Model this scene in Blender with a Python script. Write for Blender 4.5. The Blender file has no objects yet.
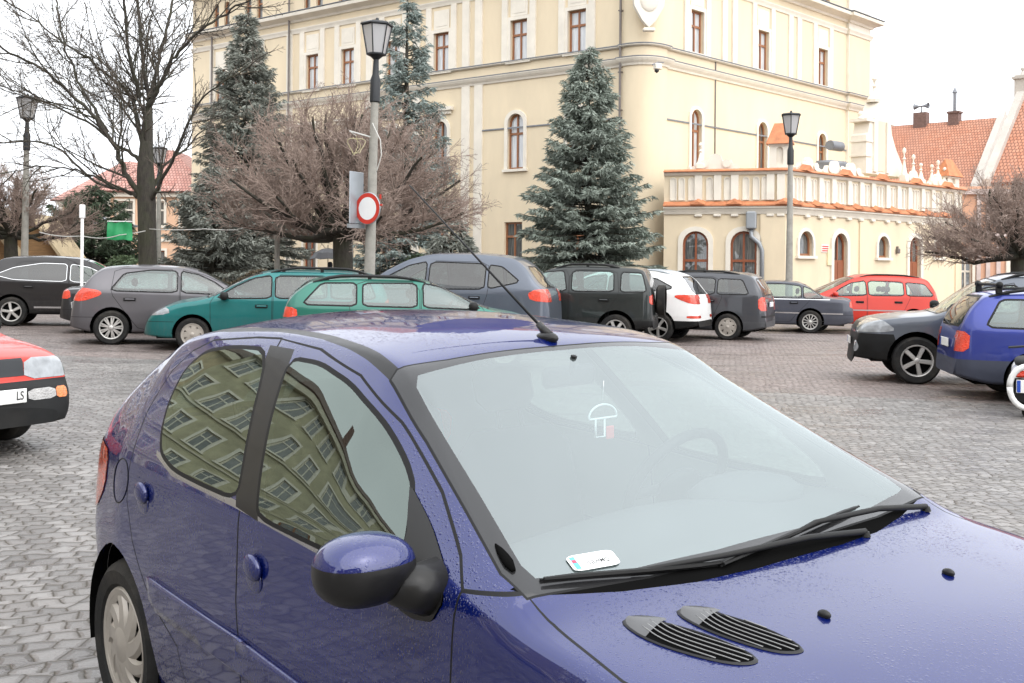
import bpy, math, random
import numpy as np
from mathutils import Matrix, Vector
from mathutils.geometry import tessellate_polygon
random.seed(7); RNG=np.random.default_rng(11)
scene=bpy.context.scene; COL=scene.collection
rad=math.radians
# ---------------------------------------------------------------- materials
class N:
    def __init__(s,name):
        s.m=bpy.data.materials.new(name); s.m.use_nodes=True; s.t=s.m.node_tree
        s.t.nodes.clear(); s.out=s.t.nodes.new('ShaderNodeOutputMaterial')
    def n(s,typ,**kw):
        x=s.t.nodes.new('ShaderNode'+typ)
        for k,v in kw.items():
            if k.startswith('p_'): setattr(x,k[2:],v)
            else: s.put(x,k.replace('__',' '),v)
        return x
    def put(s,x,k,v):
        i=x.inputs[int(k[1:])] if k[0]=='i' and k[1:].isdigit() else x.inputs[k]
        if isinstance(v,bpy.types.NodeSocket): s.t.links.new(v,i)
        else: i.default_value=v
    def mix(s,f,a,b,typ='RGBA',blend='MIX'):
        x=s.t.nodes.new('ShaderNodeMix'); x.data_type=typ
        if typ=='RGBA': x.blend_type=blend
        ia,ib,o={'RGBA':(6,7,2),'FLOAT':(2,3,0)}[typ]
        for i,v in ((0,f),(ia,a),(ib,b)):
            if isinstance(v,bpy.types.NodeSocket): s.t.links.new(v,x.inputs[i])
            else:
                if i in(6,7) and typ=='RGBA' and len(v)==3: v=(*v,1)
                x.inputs[i].default_value=v
        return x.outputs[o]
    def ma(s,op,a,b=0.0,c=0.0):
        x=s.t.nodes.new('ShaderNodeMath'); x.operation=op
        for i,v in enumerate((a,b,c)):
            if isinstance(v,bpy.types.NodeSocket): s.t.links.new(v,x.inputs[i])
            else: x.inputs[i].default_value=v
        return x.outputs[0]
    def coord(s,scale=(1,1,1),loc=(0,0,0),rot=(0,0,0),kind='Object'):
        tc=s.n('TexCoord'); mp=s.n('Mapping',Vector=tc.outputs[kind],Scale=scale,Location=loc,Rotation=rot)
        return mp.outputs[0]
    def noise(s,vec,scale,detail=4,rough=.55,out=0,dist=0):
        return s.n('TexNoise',Vector=vec,Scale=scale,Detail=detail,Roughness=rough,Distortion=dist).outputs[out]
    def ramp(s,f,lo,hi):
        x=s.n('MapRange',Value=f,i1=lo,i2=hi); return x.outputs[0]
    def bump(s,h,dist=.01,strength=1.0,normal=None):
        x=s.n('Bump',Height=h,Distance=dist,Strength=strength)
        if normal is not None: s.put(x,'Normal',normal)
        return x.outputs[0]
    def bsdf(s,**kw):
        b=s.n('BsdfPrincipled')
        for k,v in kw.items():
            k=k.replace('__',' ')
            if k in('Base Color',) and not isinstance(v,bpy.types.NodeSocket) and len(v)==3: v=(*v,1)
            s.put(b,k,v)
        return b
    def end(s,sh): s.t.links.new(sh.outputs[0] if hasattr(sh,'outputs') else sh,s.out.inputs[0]); return s.m
def c4(c): return (*c,1) if len(c)==3 else c
_mc={}
def pm(name,col,rough=.6,metal=0.,coat=0.,var=.12,vs=3.,bump=0.,bs=40.,dirt=0.,spec=.5,stretch=(1,1,1)):
    """principled material with noise colour variation, optional bump and blotchy dirt"""
    if name in _mc: return _mc[name]
    k=N(name); v=k.coord(stretch)
    f=k.noise(v,vs,6,.6); f=k.ramp(f,.3,.7)
    d=tuple(max(0,x*(1-var)) for x in col); l=tuple(min(1,x*(1+var)) for x in col)
    c=k.mix(f,d,l)
    r=k.ma('ADD',rough-.06,k.ma('MULTIPLY',f,.12))
    if dirt>0:
        g=k.ramp(k.noise(v,vs*.35,8,.65),.45,.75)
        c=k.mix(k.ma('MULTIPLY',g,dirt),c,(.16,.14,.115))
    b=k.bsdf(Base__Color=c,Roughness=r,Metallic=metal,Coat__Weight=coat,Coat__Roughness=.04,Specular__IOR__Level=spec)
    if bump>0: k.put(b,'Normal',k.bump(k.noise(v,bs,5,.6),bump))
    _mc[name]=k.end(b); return _mc[name]
def glass(name,tint=(.75,.85,.83),f0=.07,haze=0.,hazecol=(.6,.66,.67),rough=0.0,gl=(1,1,1),wav=0.):
    if name in _mc: return _mc[name]
    k=N(name)
    tr=k.n('BsdfTransparent',Color=c4(tint))
    nrm=None
    gs=k.n('BsdfGlossy',Color=c4(gl),Roughness=rough)
    if wav>0:
        nrm=k.bump(k.noise(k.coord(),1.7,2),wav,.6); k.put(gs,'Normal',nrm)
    lw=k.n('LayerWeight',Blend=.5)
    p=k.ma('POWER',lw.outputs['Facing'],5.0); F=k.ma('ADD',k.ma('MULTIPLY',p,1-f0),f0)
    base=tr.outputs[0]
    if haze>0:
        df=k.n('BsdfDiffuse',Color=c4(hazecol)); tl=k.n('BsdfTranslucent',Color=c4(hazecol))
        hz=k.n('MixShader',i0=.45,i1=df.outputs[0],i2=tl.outputs[0]).outputs[0]
        nz=k.ramp(k.noise(k.coord(),2.2,4),.2,.8)
        base=k.n('MixShader',i0=k.ma('MULTIPLY',k.ma('ADD',k.ma('MULTIPLY',nz,.25),.85),haze),i1=base,i2=hz).outputs[0]
    _mc[name]=k.end(k.n('MixShader',i0=F,i1=base,i2=gs.outputs[0])); return _mc[name]
def paint(name,col,metal=.25,flake=.0,drops=0.,rough=.38,dirt=.25,cw=.7,ci=1.5,sl=.15,dry=None):
    if name in _mc: return _mc[name]
    k=N(name); v=k.coord()
    n1=k.ramp(k.noise(v,1.6,6,.6),.3,.75)
    low=k.n('SeparateXYZ',Vector=v).outputs[2]
    lf=k.ramp(low,.75,.2)
    streak=k.ramp(k.noise(k.coord((9,9,1.3)),2.2,6,.7),.42,.7)
    grime=k.ma('MULTIPLY',k.ma('MULTIPLY',lf,streak),dirt)
    c=k.mix(n1,tuple(x*.92 for x in col),tuple(min(1,x*1.08) for x in col))
    c=k.mix(grime,c,(.13,.12,.105))
    r=k.ma('ADD',rough,k.ma('MULTIPLY',grime,.5))
    if dry:   # a beaded, film-free patch with a ragged edge
        q=k.n('SeparateXYZ',Vector=v); nz=k.ma('MULTIPLY',k.ma('SUBTRACT',k.noise(k.coord((3,1,1)),9,8,.8),.5),2.2)
        e=k.ma('ADD',k.ma('POWER',k.ma('ABSOLUTE',k.ma('DIVIDE',k.ma('SUBTRACT',q.outputs[0],dry[0]),dry[2])),2.),k.ma('POWER',k.ma('ABSOLUTE',k.ma('DIVIDE',k.ma('SUBTRACT',q.outputs[1],dry[1]),dry[3])),2.))
        cw=k.ma('SUBTRACT',cw,k.ma('MULTIPLY',k.ramp(k.ma('ADD',e,nz),1.04,.98),.85))
    b=k.bsdf(Base__Color=c,Roughness=r,Metallic=metal,Coat__Weight=k.ma('SUBTRACT',cw,k.ma('MULTIPLY',grime,1.2)),Coat__Roughness=.035,Coat__IOR=ci,Specular__IOR__Level=sl)
    wob=k.bump(k.noise(v,.9,2),.012,.35); k.put(b,'Coat Normal',wob)
    if drops>0:
        big=k.n('TexVoronoi',Vector=k.coord((1,1,1)),Scale=95.); sm=k.n('TexVoronoi',Vector=k.coord((1,1,1)),Scale=210.)
        def dome(t,r0):
            keep=k.ma('GREATER_THAN',k.n('SeparateColor',Color=t.outputs['Color']).outputs[0],.52)
            h=k.ma('MAXIMUM',k.ma('SUBTRACT',1.0,k.ma('DIVIDE',t.outputs['Distance'],r0)),0.0)
            return k.ma('MULTIPLY',k.ma('SQRT',h),keep)
        area=k.ramp(k.noise(v,2.3,3),.42,.58)
        hh=k.ma('MULTIPLY',k.ma('ADD',k.ma('MULTIPLY',dome(big,.36),1.0),k.ma('MULTIPLY',dome(sm,.4),.45)),area)
        bm=k.bump(hh,.0022*drops,1.0,wob); k.put(b,'Coat Normal',bm); k.put(b,'Normal',k.bump(hh,.0012*drops,.6))
    _mc[name]=k.end(b); return _mc[name]
# ---------------------------------------------------------------- mesh building
def link(o,parent=None):
    COL.objects.link(o)
    if parent is not None: o.parent=parent
    return o
def mesh_obj(name,V,F,mats,parent=None,smooth=False,mi=None,normals=None,angle=None):
    me=bpy.data.meshes.new(name); me.from_pydata([tuple(v) for v in V],[],[tuple(f) for f in F])
    for m in (mats if isinstance(mats,(list,tuple)) else [mats]): me.materials.append(m)
    if mi is not None: me.polygons.foreach_set('material_index',list(mi))
    if smooth: me.polygons.foreach_set('use_smooth',[True]*len(me.polygons))
    me.update()
    if normals is not None: me.normals_split_custom_set_from_vertices([tuple(n) for n in normals])
    if angle is not None and smooth: me.set_sharp_from_angle(angle=angle)
    return link(bpy.data.objects.new(name,me),parent)
def big_obj(name,V,F3,mats,parent=None,smooth=False,mi=None):
    """fast path: numpy arrays, all faces the same size"""
    V=np.asarray(V,np.float32); F=np.asarray(F3,np.int32); k=F.shape[1]
    me=bpy.data.meshes.new(name); me.vertices.add(len(V)); me.vertices.foreach_set('co',V.ravel())
    me.loops.add(F.size); me.loops.foreach_set('vertex_index',F.ravel())
    me.polygons.add(len(F)); me.polygons.foreach_set('loop_start',np.arange(0,F.size,k,dtype=np.int32))
    for m in (mats if isinstance(mats,(list,tuple)) else [mats]): me.materials.append(m)
    if mi is not None: me.polygons.foreach_set('material_index',np.asarray(mi,np.int32))
    if smooth: me.polygons.foreach_set('use_smooth',np.ones(len(F),bool))
    me.update(calc_edges=True); me.validate()
    return link(bpy.data.objects.new(name,me),parent)
class MB:
    def __init__(s): s.V=[]; s.F=[]; s.M=[]; s.T=None
    def add(s,V,F,m=0):
        o=len(s.V)
        for v in V:
            v=Vector(v); s.V.append(tuple(s.T@v) if s.T is not None else tuple(v))
        for f in F: s.F.append(tuple(i+o for i in f)); s.M.append(m)
        return s
    def box(s,a,b,m=0,bev=0.):
        x0,y0,z0=(min(p,q) for p,q in zip(a,b)); x1,y1,z1=(max(p,q) for p,q in zip(a,b))
        if bev<=0:
            V=[(x,y,z) for x in(x0,x1) for y in(y0,y1) for z in(z0,z1)]
            return s.add(V,[(0,1,3,2),(4,6,7,5),(0,4,5,1),(2,3,7,6),(0,2,6,4),(1,5,7,3)],m)
        e=min(bev,(x1-x0)/2.01,(y1-y0)/2.01,(z1-z0)/2.01)
        # chamfered box: three inset shells
        V=[];F=[]
        idx={}
        def v(p):
            if p not in idx: idx[p]=len(V); V.append(p)
            return idx[p]
        X=(x0,x1);Y=(y0,y1);Z=(z0,z1)
        def P(ax,i,j,k):
            sx=(1,-1)[i];sy=(1,-1)[j];sz=(1,-1)[k]
            return v((X[i]+(0 if ax==0 else sx*e),Y[j]+(0 if ax==1 else sy*e),Z[k]+(0 if ax==2 else sz*e)))
        for i in(0,1):
            F.append([P(0,i,0,0),P(0,i,1,0),P(0,i,1,1),P(0,i,0,1)]); F.append([P(1,0,i,0),P(1,1,i,0),P(1,1,i,1),P(1,0,i,1)]); F.append([P(2,0,0,i),P(2,1,0,i),P(2,1,1,i),P(2,0,1,i)])
        for i in(0,1):
            for j in(0,1):
                F.append([P(0,i,j,0),P(0,i,j,1),P(1,i,j,1),P(1,i,j,0)]); F.append([P(0,i,0,j),P(0,i,1,j),P(2,i,1,j),P(2,i,0,j)]); F.append([P(1,0,i,j),P(1,1,i,j),P(2,1,i,j),P(2,0,i,j)])
                for k in(0,1): F.append([P(0,i,j,k),P(1,i,j,k),P(2,i,j,k)])
        c=Vector(((x0+x1)/2,(y0+y1)/2,(z0+z1)/2))
        G=[]
        for f in F:
            p=[Vector(V[i]) for i in f]; n=(p[1]-p[0]).cross(p[2]-p[0])
            G.append(f if n.dot(sum(p,Vector())/len(p)-c)>0 else f[::-1])
        return s.add(V,G,m)
    def prism(s,poly,fn,h0,h1,m=0,caps=True):
        """poly: list of 2D points; fn(u,v,h)->3D"""
        n=len(poly); V=[fn(u,v,h0) for u,v in poly]+[fn(u,v,h1) for u,v in poly]
        F=[(i,(i+1)%n,n+(i+1)%n,n+i) for i in range(n)]
        if caps:
            T=tessellate_polygon([[Vector((u,v,0)) for u,v in poly]])
            F+=[tuple(t) for t in T]+[tuple(n+i for i in t[::-1]) for t in T]
        return s.add(V,F,m)
    def tube(s,pts,r,k=6,m=0,cap=True):
        P=[Vector(p) for p in pts]; R=[r]*len(P) if not isinstance(r,(list,tuple,np.ndarray)) else r
        V=[];F=[]; u=None
        for i,p in enumerate(P):
            d=(P[min(i+1,len(P)-1)]-P[max(i-1,0)]).normalized()
            if u is None: u=d.orthogonal().normalized()
            u=(u-d*u.dot(d)); u=u.normalized() if u.length>1e-6 else d.orthogonal().normalized()
            w=d.cross(u)
            for j in range(k):
                a=2*math.pi*j/k; V.append(p+(u*math.cos(a)+w*math.sin(a))*R[i])
        for i in range(len(P)-1):
            for j in range(k):
                a=i*k+j;b=i*k+(j+1)%k; F.append((a,b,b+k,a+k))
        if cap: F.append(tuple(range(k))[::-1]); F.append(tuple((len(P)-1)*k+j for j in range(k)))
        return s.add(V,F,m)
    def lathe(s,prof,c=(0,0,0),k=16,m=0,axis='z',a0=0.):
        V=[];F=[];n=len(prof)
        for j in range(k):
            a=a0+2*math.pi*j/k
            for r,h in prof:
                x,y=r*math.cos(a),r*math.sin(a)
                p={'z':(x,y,h),'y':(x,h,-y),'x':(h,x,y)}[axis]
                V.append((p[0]+c[0],p[1]+c[1],p[2]+c[2]))
        for j in range(k):
            q=(j+1)%k
            for i in range(n-1):
                f=(j*n+i,q*n+i,q*n+i+1,j*n+i+1)
                F.append(f)
        return s.add(V,F,m)
    def blob(s,c,r,k=14,m=0,e=1.0,flat=None):
        V=[];F=[]; n=k//2+1
        sg=lambda x:(abs(x)**e)*(1 if x>=0 else -1)
        for i in range(n):
            t=math.pi*i/(n-1)
            for j in range(k):
                a=2*math.pi*j/k
                V.append((c[0]+r[0]*sg(math.sin(t))*sg(math.cos(a)),c[1]+r[1]*sg(math.sin(t))*sg(math.sin(a)),c[2]+r[2]*sg(math.cos(t))))
        for i in range(n-1):
            for j in range(k):
                F.append((i*k+j,(i+1)*k+j,(i+1)*k+(j+1)%k,i*k+(j+1)%k))
        return s.add(V,F,m)
    def build(s,name,mats,parent=None,smooth=False,angle=None):
        return mesh_obj(name,s.V,s.F,mats,parent,smooth,s.M,None,angle)
    def build_each(s,name,mats,parent=None):
        """every separate piece becomes an object of its own"""
        p=list(range(len(s.V)))
        def r(i):
            while p[i]!=i: p[i]=p[p[i]]; i=p[i]
            return i
        for f in s.F:
            for i in f[1:]: p[r(i)]=r(f[0])
        g={}
        for f,m in zip(s.F,s.M): g.setdefault(r(f[0]),[]).append((f,m))
        for fs in g.values():
            ids=sorted({i for f,_ in fs for i in f}); mp={i:k for k,i in enumerate(ids)}
            mesh_obj(name,[s.V[i] for i in ids],[tuple(mp[i] for i in f) for f,_ in fs],mats,parent,False,[m for _,m in fs])
def frame(o,u,n):
    """matrix: local x=u (horizontal), y=n (outward), z=up at origin o"""
    u=Vector((u[0],u[1],0)).normalized(); n=Vector((n[0],n[1],0)).normalized()
    return Matrix(((u.x,n.x,0,o[0]),(u.y,n.y,0,o[1]),(0,0,1,o[2] if len(o)>2 else 0),(0,0,0,1)))
def tag(o,label,cat,group=None,kind=None):
    if label: o['label']=label
    if cat: o['category']=cat
    if group: o['group']=group
    if kind: o['kind']=kind
    return o
def empty(name,loc=(0,0,0),rz=0,label=None,cat=None,group=None,mat=None):
    o=bpy.data.objects.new(name,None); o.empty_display_size=.2
    if mat is not None: o.matrix_world=mat
    else: o.location=loc; o.rotation_euler=(0,0,rz)
    link(o); return tag(o,label,cat,group)
def copy_tree(o,parent=None):
    c=o.copy(); COL.objects.link(c)
    if parent is not None: c.parent=parent
    for ch in list(o.children): copy_tree(ch,c)
    return c
# ---------------------------------------------------------------- camera (level lens with vertical shift, slight roll)
FPX,YH,CH=1150.,268.41,1.6016
_c,_s=math.cos(rad(.5)),math.sin(rad(.5))
def at(px,py,d):
    """point of the place seen at photo position px,py, d metres ahead (used to survey the site)"""
    x,y=px-512,py-341.5; X,Y=512+_c*x+_s*y,341.5-_s*x+_c*y
    return Vector(((X-512)/FPX*d,d,CH+(YH-Y)/FPX*d))
cam=bpy.data.cameras.new('camera'); cam.sensor_width=36; cam.lens=FPX*36/1024; cam.shift_y=-(341.5-YH)/1024
cam.clip_start=.05; cam.clip_end=3000
co=link(bpy.data.objects.new('camera',cam)); co.matrix_world=Matrix.Translation((0,0,CH))@Matrix.Rotation(rad(90),4,'X')@Matrix.Rotation(rad(.5),4,'Z')
scene.camera=co
# ---------------------------------------------------------------- light
def world():
    w=bpy.data.worlds.new('World'); scene.world=w; w.use_nodes=True; t=w.node_tree; t.nodes.clear()
    out=t.nodes.new('ShaderNodeOutputWorld'); bg=t.nodes.new('ShaderNodeBackground')
    sky=t.nodes.new('ShaderNodeTexSky'); sky.sky_type='NISHITA'; sky.sun_disc=False
    sky.sun_elevation=rad(48); sky.sun_rotation=rad(140); sky.dust_density=6; sky.air_density=1.2; sky.ozone_density=1
    hs=t.nodes.new('ShaderNodeHueSaturation'); hs.inputs['Saturation'].default_value=.12
    mx=t.nodes.new('ShaderNodeMix'); mx.data_type='RGBA'; mx.inputs[0].default_value=.8
    t.links.new(sky.outputs[0],hs.inputs['Color']); t.links.new(hs.outputs[0],mx.inputs[6])
    # overcast cloud deck: soft large patches over an even grey white
    tc=t.nodes.new('ShaderNodeTexCoord'); nz=t.nodes.new('ShaderNodeTexNoise'); nz.inputs['Scale'].default_value=2.2; nz.inputs['Detail'].default_value=5
    t.links.new(tc.outputs['Generated'],nz.inputs['Vector'])
    cr=t.nodes.new('ShaderNodeMapRange'); cr.inputs[1].default_value=.3; cr.inputs[2].default_value=.7; cr.inputs[3].default_value=.86; cr.inputs[4].default_value=1.08
    t.links.new(nz.outputs[0],cr.inputs[0])
    vm=t.nodes.new('ShaderNodeVectorMath'); vm.operation='SCALE'; vm.inputs[0].default_value=(7.2,7.45,7.8)
    t.links.new(cr.outputs[0],vm.inputs['Scale']); t.links.new(vm.outputs[0],mx.inputs[7])
    bg.inputs[1].default_value=.1
    t.links.new(mx.outputs[2],bg.inputs[0]); t.links.new(bg.outputs[0],out.inputs[0])
world()
sl=bpy.data.lights.new('overcast_sun','SUN'); sl.energy=.75; sl.angle=rad(110); sl.color=(1,.96,.9)
so=link(bpy.data.objects.new('overcast_sun',sl)); so.rotation_euler=(rad(42),0,rad(40))
vs=scene.view_settings; vs.view_transform='Standard'; vs.look='None'; vs.exposure=1.6; vs.gamma=1; vs.use_curve_mapping=False
scene.cycles.max_bounces=8; scene.cycles.transparent_max_bounces=24; scene.cycles.glossy_bounces=4; scene.cycles.diffuse_bounces=3
scene.cycles.sample_clamp_indirect=6; scene.cycles.caustics_reflective=False; scene.cycles.caustics_refractive=False
scene.cycles.use_denoising=True
# ---------------------------------------------------------------- ground
HP=dict(cx=.8118,cy=2.5469,yaw=rad(-51.61),pit=rad(-.57),rol=rad(1.58))
def Rcar(yaw,pit,rol):
    f=np.array([math.cos(yaw)*math.cos(pit),math.sin(yaw)*math.cos(pit),math.sin(pit)])
    r0=np.array([math.sin(yaw),-math.cos(yaw),0]); u0=np.cross(r0,f)
    r=r0*math.cos(rol)-u0*math.sin(rol); u=u0*math.cos(rol)+r0*math.sin(rol)
    return np.stack([f,-r,u],1)   # columns forward, left, up
HR=Rcar(HP['yaw'],HP['pit'],HP['rol'])
def gz(x,y):
    base=-.012*np.clip(x,-26,26)
    n=HR[:,2]; pl=-(n[0]*(x-HP['cx'])+n[1]*(y-HP['cy']))/n[2]
    # only flatten under the near car
    ax,ay=.05,3.5
    d=np.hypot(x-ax,y-ay); k=np.clip((d-2.2)/3.5,0,1); k=k*k*(3-2*k)
    pl=np.clip(pl,-.09,.09)
    return pl*(1-k)+base*k
def gzf(x,y): return float(gz(np.array(x,float),np.array(y,float)))
def ground():
    a=np.concatenate([np.linspace(-400,-40,14),np.arange(-36,36.1,.6),np.linspace(40,400,14)])
    b=np.concatenate([np.linspace(-120,-14,10),np.arange(-12,70.1,.6),np.linspace(75,600,14)])
    X,Y=np.meshgrid(a,b,indexing='ij'); Z=gz(X,Y); nx,ny=X.shape
    V=np.stack([X,Y,Z],-1).reshape(-1,3); i=np.arange(nx*ny).reshape(nx,ny)
    F=np.stack([i[:-1,:-1],i[1:,:-1],i[1:,1:],i[:-1,1:]],-1).reshape(-1,4)
    k=N('wet_setts'); v=k.coord()
    warp=k.n('TexNoise',Vector=v,Scale=1.1,Detail=3.); wv=k.n('VectorMath',i0=warp.outputs['Color'],i1=(.5,.5,.5),p_operation='SUBTRACT')
    w2=k.n('TexNoise',Vector=v,Scale=9.,Detail=2.); wv2=k.n('VectorMath',i0=w2.outputs['Color'],i1=(.5,.5,.5),p_operation='SUBTRACT')
    s1=k.n('VectorMath',i0=wv.outputs[0],p_operation='SCALE'); s1.inputs['Scale'].default_value=.11
    s2=k.n('VectorMath',i0=wv2.outputs[0],p_operation='SCALE'); s2.inputs['Scale'].default_value=.04
    p=k.n('VectorMath',i0=k.n('VectorMath',i0=v,i1=s1.outputs[0],p_operation='ADD').outputs[0],i1=s2.outputs[0],p_operation='ADD').outputs[0]
    rot=k.n('Mapping',Vector=p,Rotation=(0,0,rad(-16)),Scale=(8.8,8.0,1.)).outputs[0]
    xy=k.n('SeparateXYZ',Vector=rot); row=k.ma('FLOOR',xy.outputs[1]); sh=k.n('CombineXYZ',X=k.ma('ADD',xy.outputs[0],k.ma('MULTIPLY',row,.47)),Y=xy.outputs[1],Z=0.)
    vo=k.n('TexVoronoi',p_voronoi_dimensions='2D',Vector=sh.outputs[0],Scale=1.,Randomness=.56); ve=k.n('TexVoronoi',p_voronoi_dimensions='2D',p_feature='DISTANCE_TO_EDGE',Vector=sh.outputs[0],Scale=1.,Randomness=.56)
    per=k.n('SeparateColor',Color=vo.outputs['Color']).outputs[0]; dome=k.ramp(ve.outputs['Distance'],.0,.20); mort=k.ma('SUBTRACT',1.,k.ramp(ve.outputs['Distance'],.015,.075))
    big=k.ramp(k.noise(v,.28,5,.6),.35,.68); med=k.ramp(k.noise(v,3.5,5,.65),.3,.7); fine=k.noise(v,60,4,.6)
    stone=k.mix(per,(.12,.113,.107),(.275,.262,.252)); stone=k.mix(k.ma('MULTIPLY',med,.45),stone,(.18,.16,.148))
    # parking strip of brownish darker setts beyond the lane
    xyz=k.n('SeparateXYZ',Vector=v); edge=k.ma('ADD',k.ma('MULTIPLY',xyz.outputs[0],.33),xyz.outputs[1])
    edge=k.ma('ADD',edge,k.ma('MULTIPLY',k.noise(v,.9,3),.6)); pk=k.ramp(edge,16.9,17.1)
    brown=k.mix(per,(.14,.11,.10),(.265,.215,.20)); brown=k.mix(k.ma('MULTIPLY',big,.5),brown,(.20,.175,.168))
    col=k.mix(pk,stone,brown)
    wet=k.ramp(k.noise(k.coord((.6,1.7,1)),.5,6,.65),.44,.60)
    col=k.mix(k.ma('MULTIPLY',wet,.5),col,k.mix(.45,col,(.03,.027,.03)))
    col=k.mix(k.ma('MULTIPLY',mort,.8),col,(.085,.072,.055))
    h=k.ma('ADD',k.ma('MULTIPLY',k.ma('POWER',dome,.6),1.1),k.ma('ADD',k.ma('MULTIPLY',per,.45),k.ma('MULTIPLY',fine,.35)))
    rg=k.ma('ADD',.24,k.ma('ADD',k.ma('MULTIPLY',k.ma('SUBTRACT',1.,wet),.26),k.ma('MULTIPLY',mort,.2)))
    b=k.bsdf(Base__Color=col,Roughness=rg,Specular__IOR__Level=.5,Normal=k.bump(h,.020,.9))
    g=big_obj('ground',V,F,k.end(b),smooth=True); tag(g,'wet grey and brown stone setts of the square','ground',kind='structure')
ground()
# ================================================================ buildings
CREAM=pm('cream_render',(.715,.605,.435),.85,var=.06,vs=.7,bump=.004,bs=60,dirt=.14,stretch=(1,1,.35))
CREAM2=pm('cream_render_lower',(.715,.605,.435),.85,var=.07,vs=.9,bump=.004,bs=60,dirt=.16,stretch=(1,1,.35))
WHITE=pm('white_stucco',(.74,.69,.60),.8,var=.07,vs=1.5,bump=.003,bs=50,dirt=.10)
BROWN=pm('brown_window_wood',(.28,.115,.05),.5,var=.15,vs=4)
DOORW=pm('brown_door_wood',(.25,.075,.03),.5,var=.2,vs=6,stretch=(6,6,1))
LEAD=pm('lead_flashing',(.20,.21,.23),.5,var=.15,vs=6,metal=.3)
PIPE=pm('pipe_zinc',(.17,.15,.14),.5,var=.15,metal=.4)
def curtain_glass(name,a,b,tone):
    k=N(name); v=k.coord(); w=k.ramp(k.noise(k.coord((9,9,.6)),2.5,3),.35,.65)
    df=k.n('BsdfDiffuse',Color=k.mix(w,a,b)); gs=k.n('BsdfGlossy',Color=(1,1,1,1),Roughness=.02,Normal=k.bump(k.noise(v,1.3,2),.02,.5))
    lw=k.n('LayerWeight',Blend=.5); F=k.ma('ADD',k.ma('MULTIPLY',k.ma('POWER',lw.outputs['Facing'],4.),.8),tone)
    return k.end(k.n('MixShader',i0=F,i1=df.outputs[0],i2=gs.outputs[0]))
CURT=curtain_glass('curtained_pane',(.42,.44,.46),(.62,.63,.64),.1)
DARKP=curtain_glass('dark_pane',(.05,.055,.06),(.17,.17,.16),.12)
def tiles(name,a,b,su=.19,sv=.26):
    k=N(name); uv=k.n('TexCoord').outputs['UV']
    br=k.n('TexBrick',Vector=uv,Scale=1.,Color1=(0,0,0,1),Color2=(1,1,1,1),Mortar=(0,0,0,1),p_offset=.5)
    for q,w in (('Mortar Size',.025),('Mortar Smooth',.6),('Brick Width',su),('Row Height',sv),('Bias',0.)): br.inputs[q].default_value=w
    per=k.n('SeparateColor',Color=br.outputs['Color']).outputs[0]
    big=k.ramp(k.noise(k.coord(),.5,5,.65),.35,.65)
    c=k.mix(per,a,b); c=k.mix(k.ma('MULTIPLY',big,.4),c,tuple(x*.6+.08 for x in b)); c=k.mix(k.ma('MULTIPLY',br.outputs['Fac'],.7),c,(.10,.05,.035))
    h=k.ma('SUBTRACT',per,k.ma('MULTIPLY',br.outputs['Fac'],2.))
    return k.end(k.bsdf(Base__Color=c,Roughness=.75,Normal=k.bump(h,.02,.8)))
TILE=tiles('red_clay_tiles',(.44,.175,.10),(.55,.255,.16))
TILE_P=tiles('pink_red_tiles',(.50,.23,.19),(.63,.35,.30))
TILE_D=tiles('dark_old_tiles',(.085,.05,.038),(.13,.075,.055))
TERRA=pm('terracotta_coping',(.50,.19,.085),.7,var=.25,vs=4,bump=.006,bs=25,dirt=.1)
def roof_quad(name,p,mat,parent):
    """p: eave-left, eave-right, ridge-right, ridge-left ; 12 cm thick slab with metre uvs"""
    P=[Vector(q) for q in p]; n=(P[1]-P[0]).cross(P[3]-P[0]).normalized()
    V=P+[q-n*.12 for q in P]
    F=[(0,1,2,3),(7,6,5,4),(0,4,5,1),(1,5,6,2),(2,6,7,3),(3,7,4,0)]
    o=mesh_obj(name,V,F,mat,parent)
    uvl=o.data.uv_layers.new(name='uv'); u=(P[1]-P[0]).normalized(); w=n.cross(u)
    for l in o.data.loops:
        q=Vector(V[l.vertex_index])-P[0]; uvl.data[l.index].uv=(q.dot(u),q.dot(w))
    return o
def arch_poly(s,z0,w,h,k=10):
    r=w/2; zc=z0+h-r
    return [(s-r,z0),(s+r,z0)]+[(s+r*math.cos(a),zc+r*math.sin(a)) for a in [math.pi*i/k for i in range(k+1)]]
def rect_poly(s,z0,w,h): return [(s-w/2,z0),(s+w/2,z0),(s+w/2,z0+h),(s-w/2,z0+h)]
def grow(poly,d):
    """offset a polygon outward by d (negative: inward)"""
    n=len(poly); A=sum(poly[i][0]*poly[(i+1)%n][1]-poly[(i+1)%n][0]*poly[i][1] for i in range(n)); sg=1 if A>0 else -1
    out=[]
    for i in range(n):
        a,b,c=Vector(poly[i-1][:2]),Vector(poly[i][:2]),Vector(poly[(i+1)%n][:2]); e1=(b-a).normalized(); e2=(c-b).normalized()
        m=(Vector((e1.y,-e1.x))+Vector((e2.y,-e2.x)))*sg
        m=m*(2/max(m.length_squared,1.2)) if m.length>1e-6 else m
        out.append((b.x+m.x*d,b.y+m.y*d))
    return out
def wall_sheet(mb,s0,s1,z0,z1,holes,dep=.24,m=0,y=0.):
    loops=[[(s0,z0),(s1,z0),(s1,z1),(s0,z1)]]+holes
    pts=[p for l in loops for p in l]
    tri=tessellate_polygon([[Vector((a,b,0)) for a,b in l] for l in loops])
    mb.add([(a,y,b) for a,b in pts],[tuple(t) for t in tri],m)
    for h in holes:
        n=len(h); mb.add([(a,y,b) for a,b in h]+[(a,y-dep,b) for a,b in h],[(i,(i+1)%n,n+(i+1)%n,n+i) for i in range(n)],m)
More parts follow.
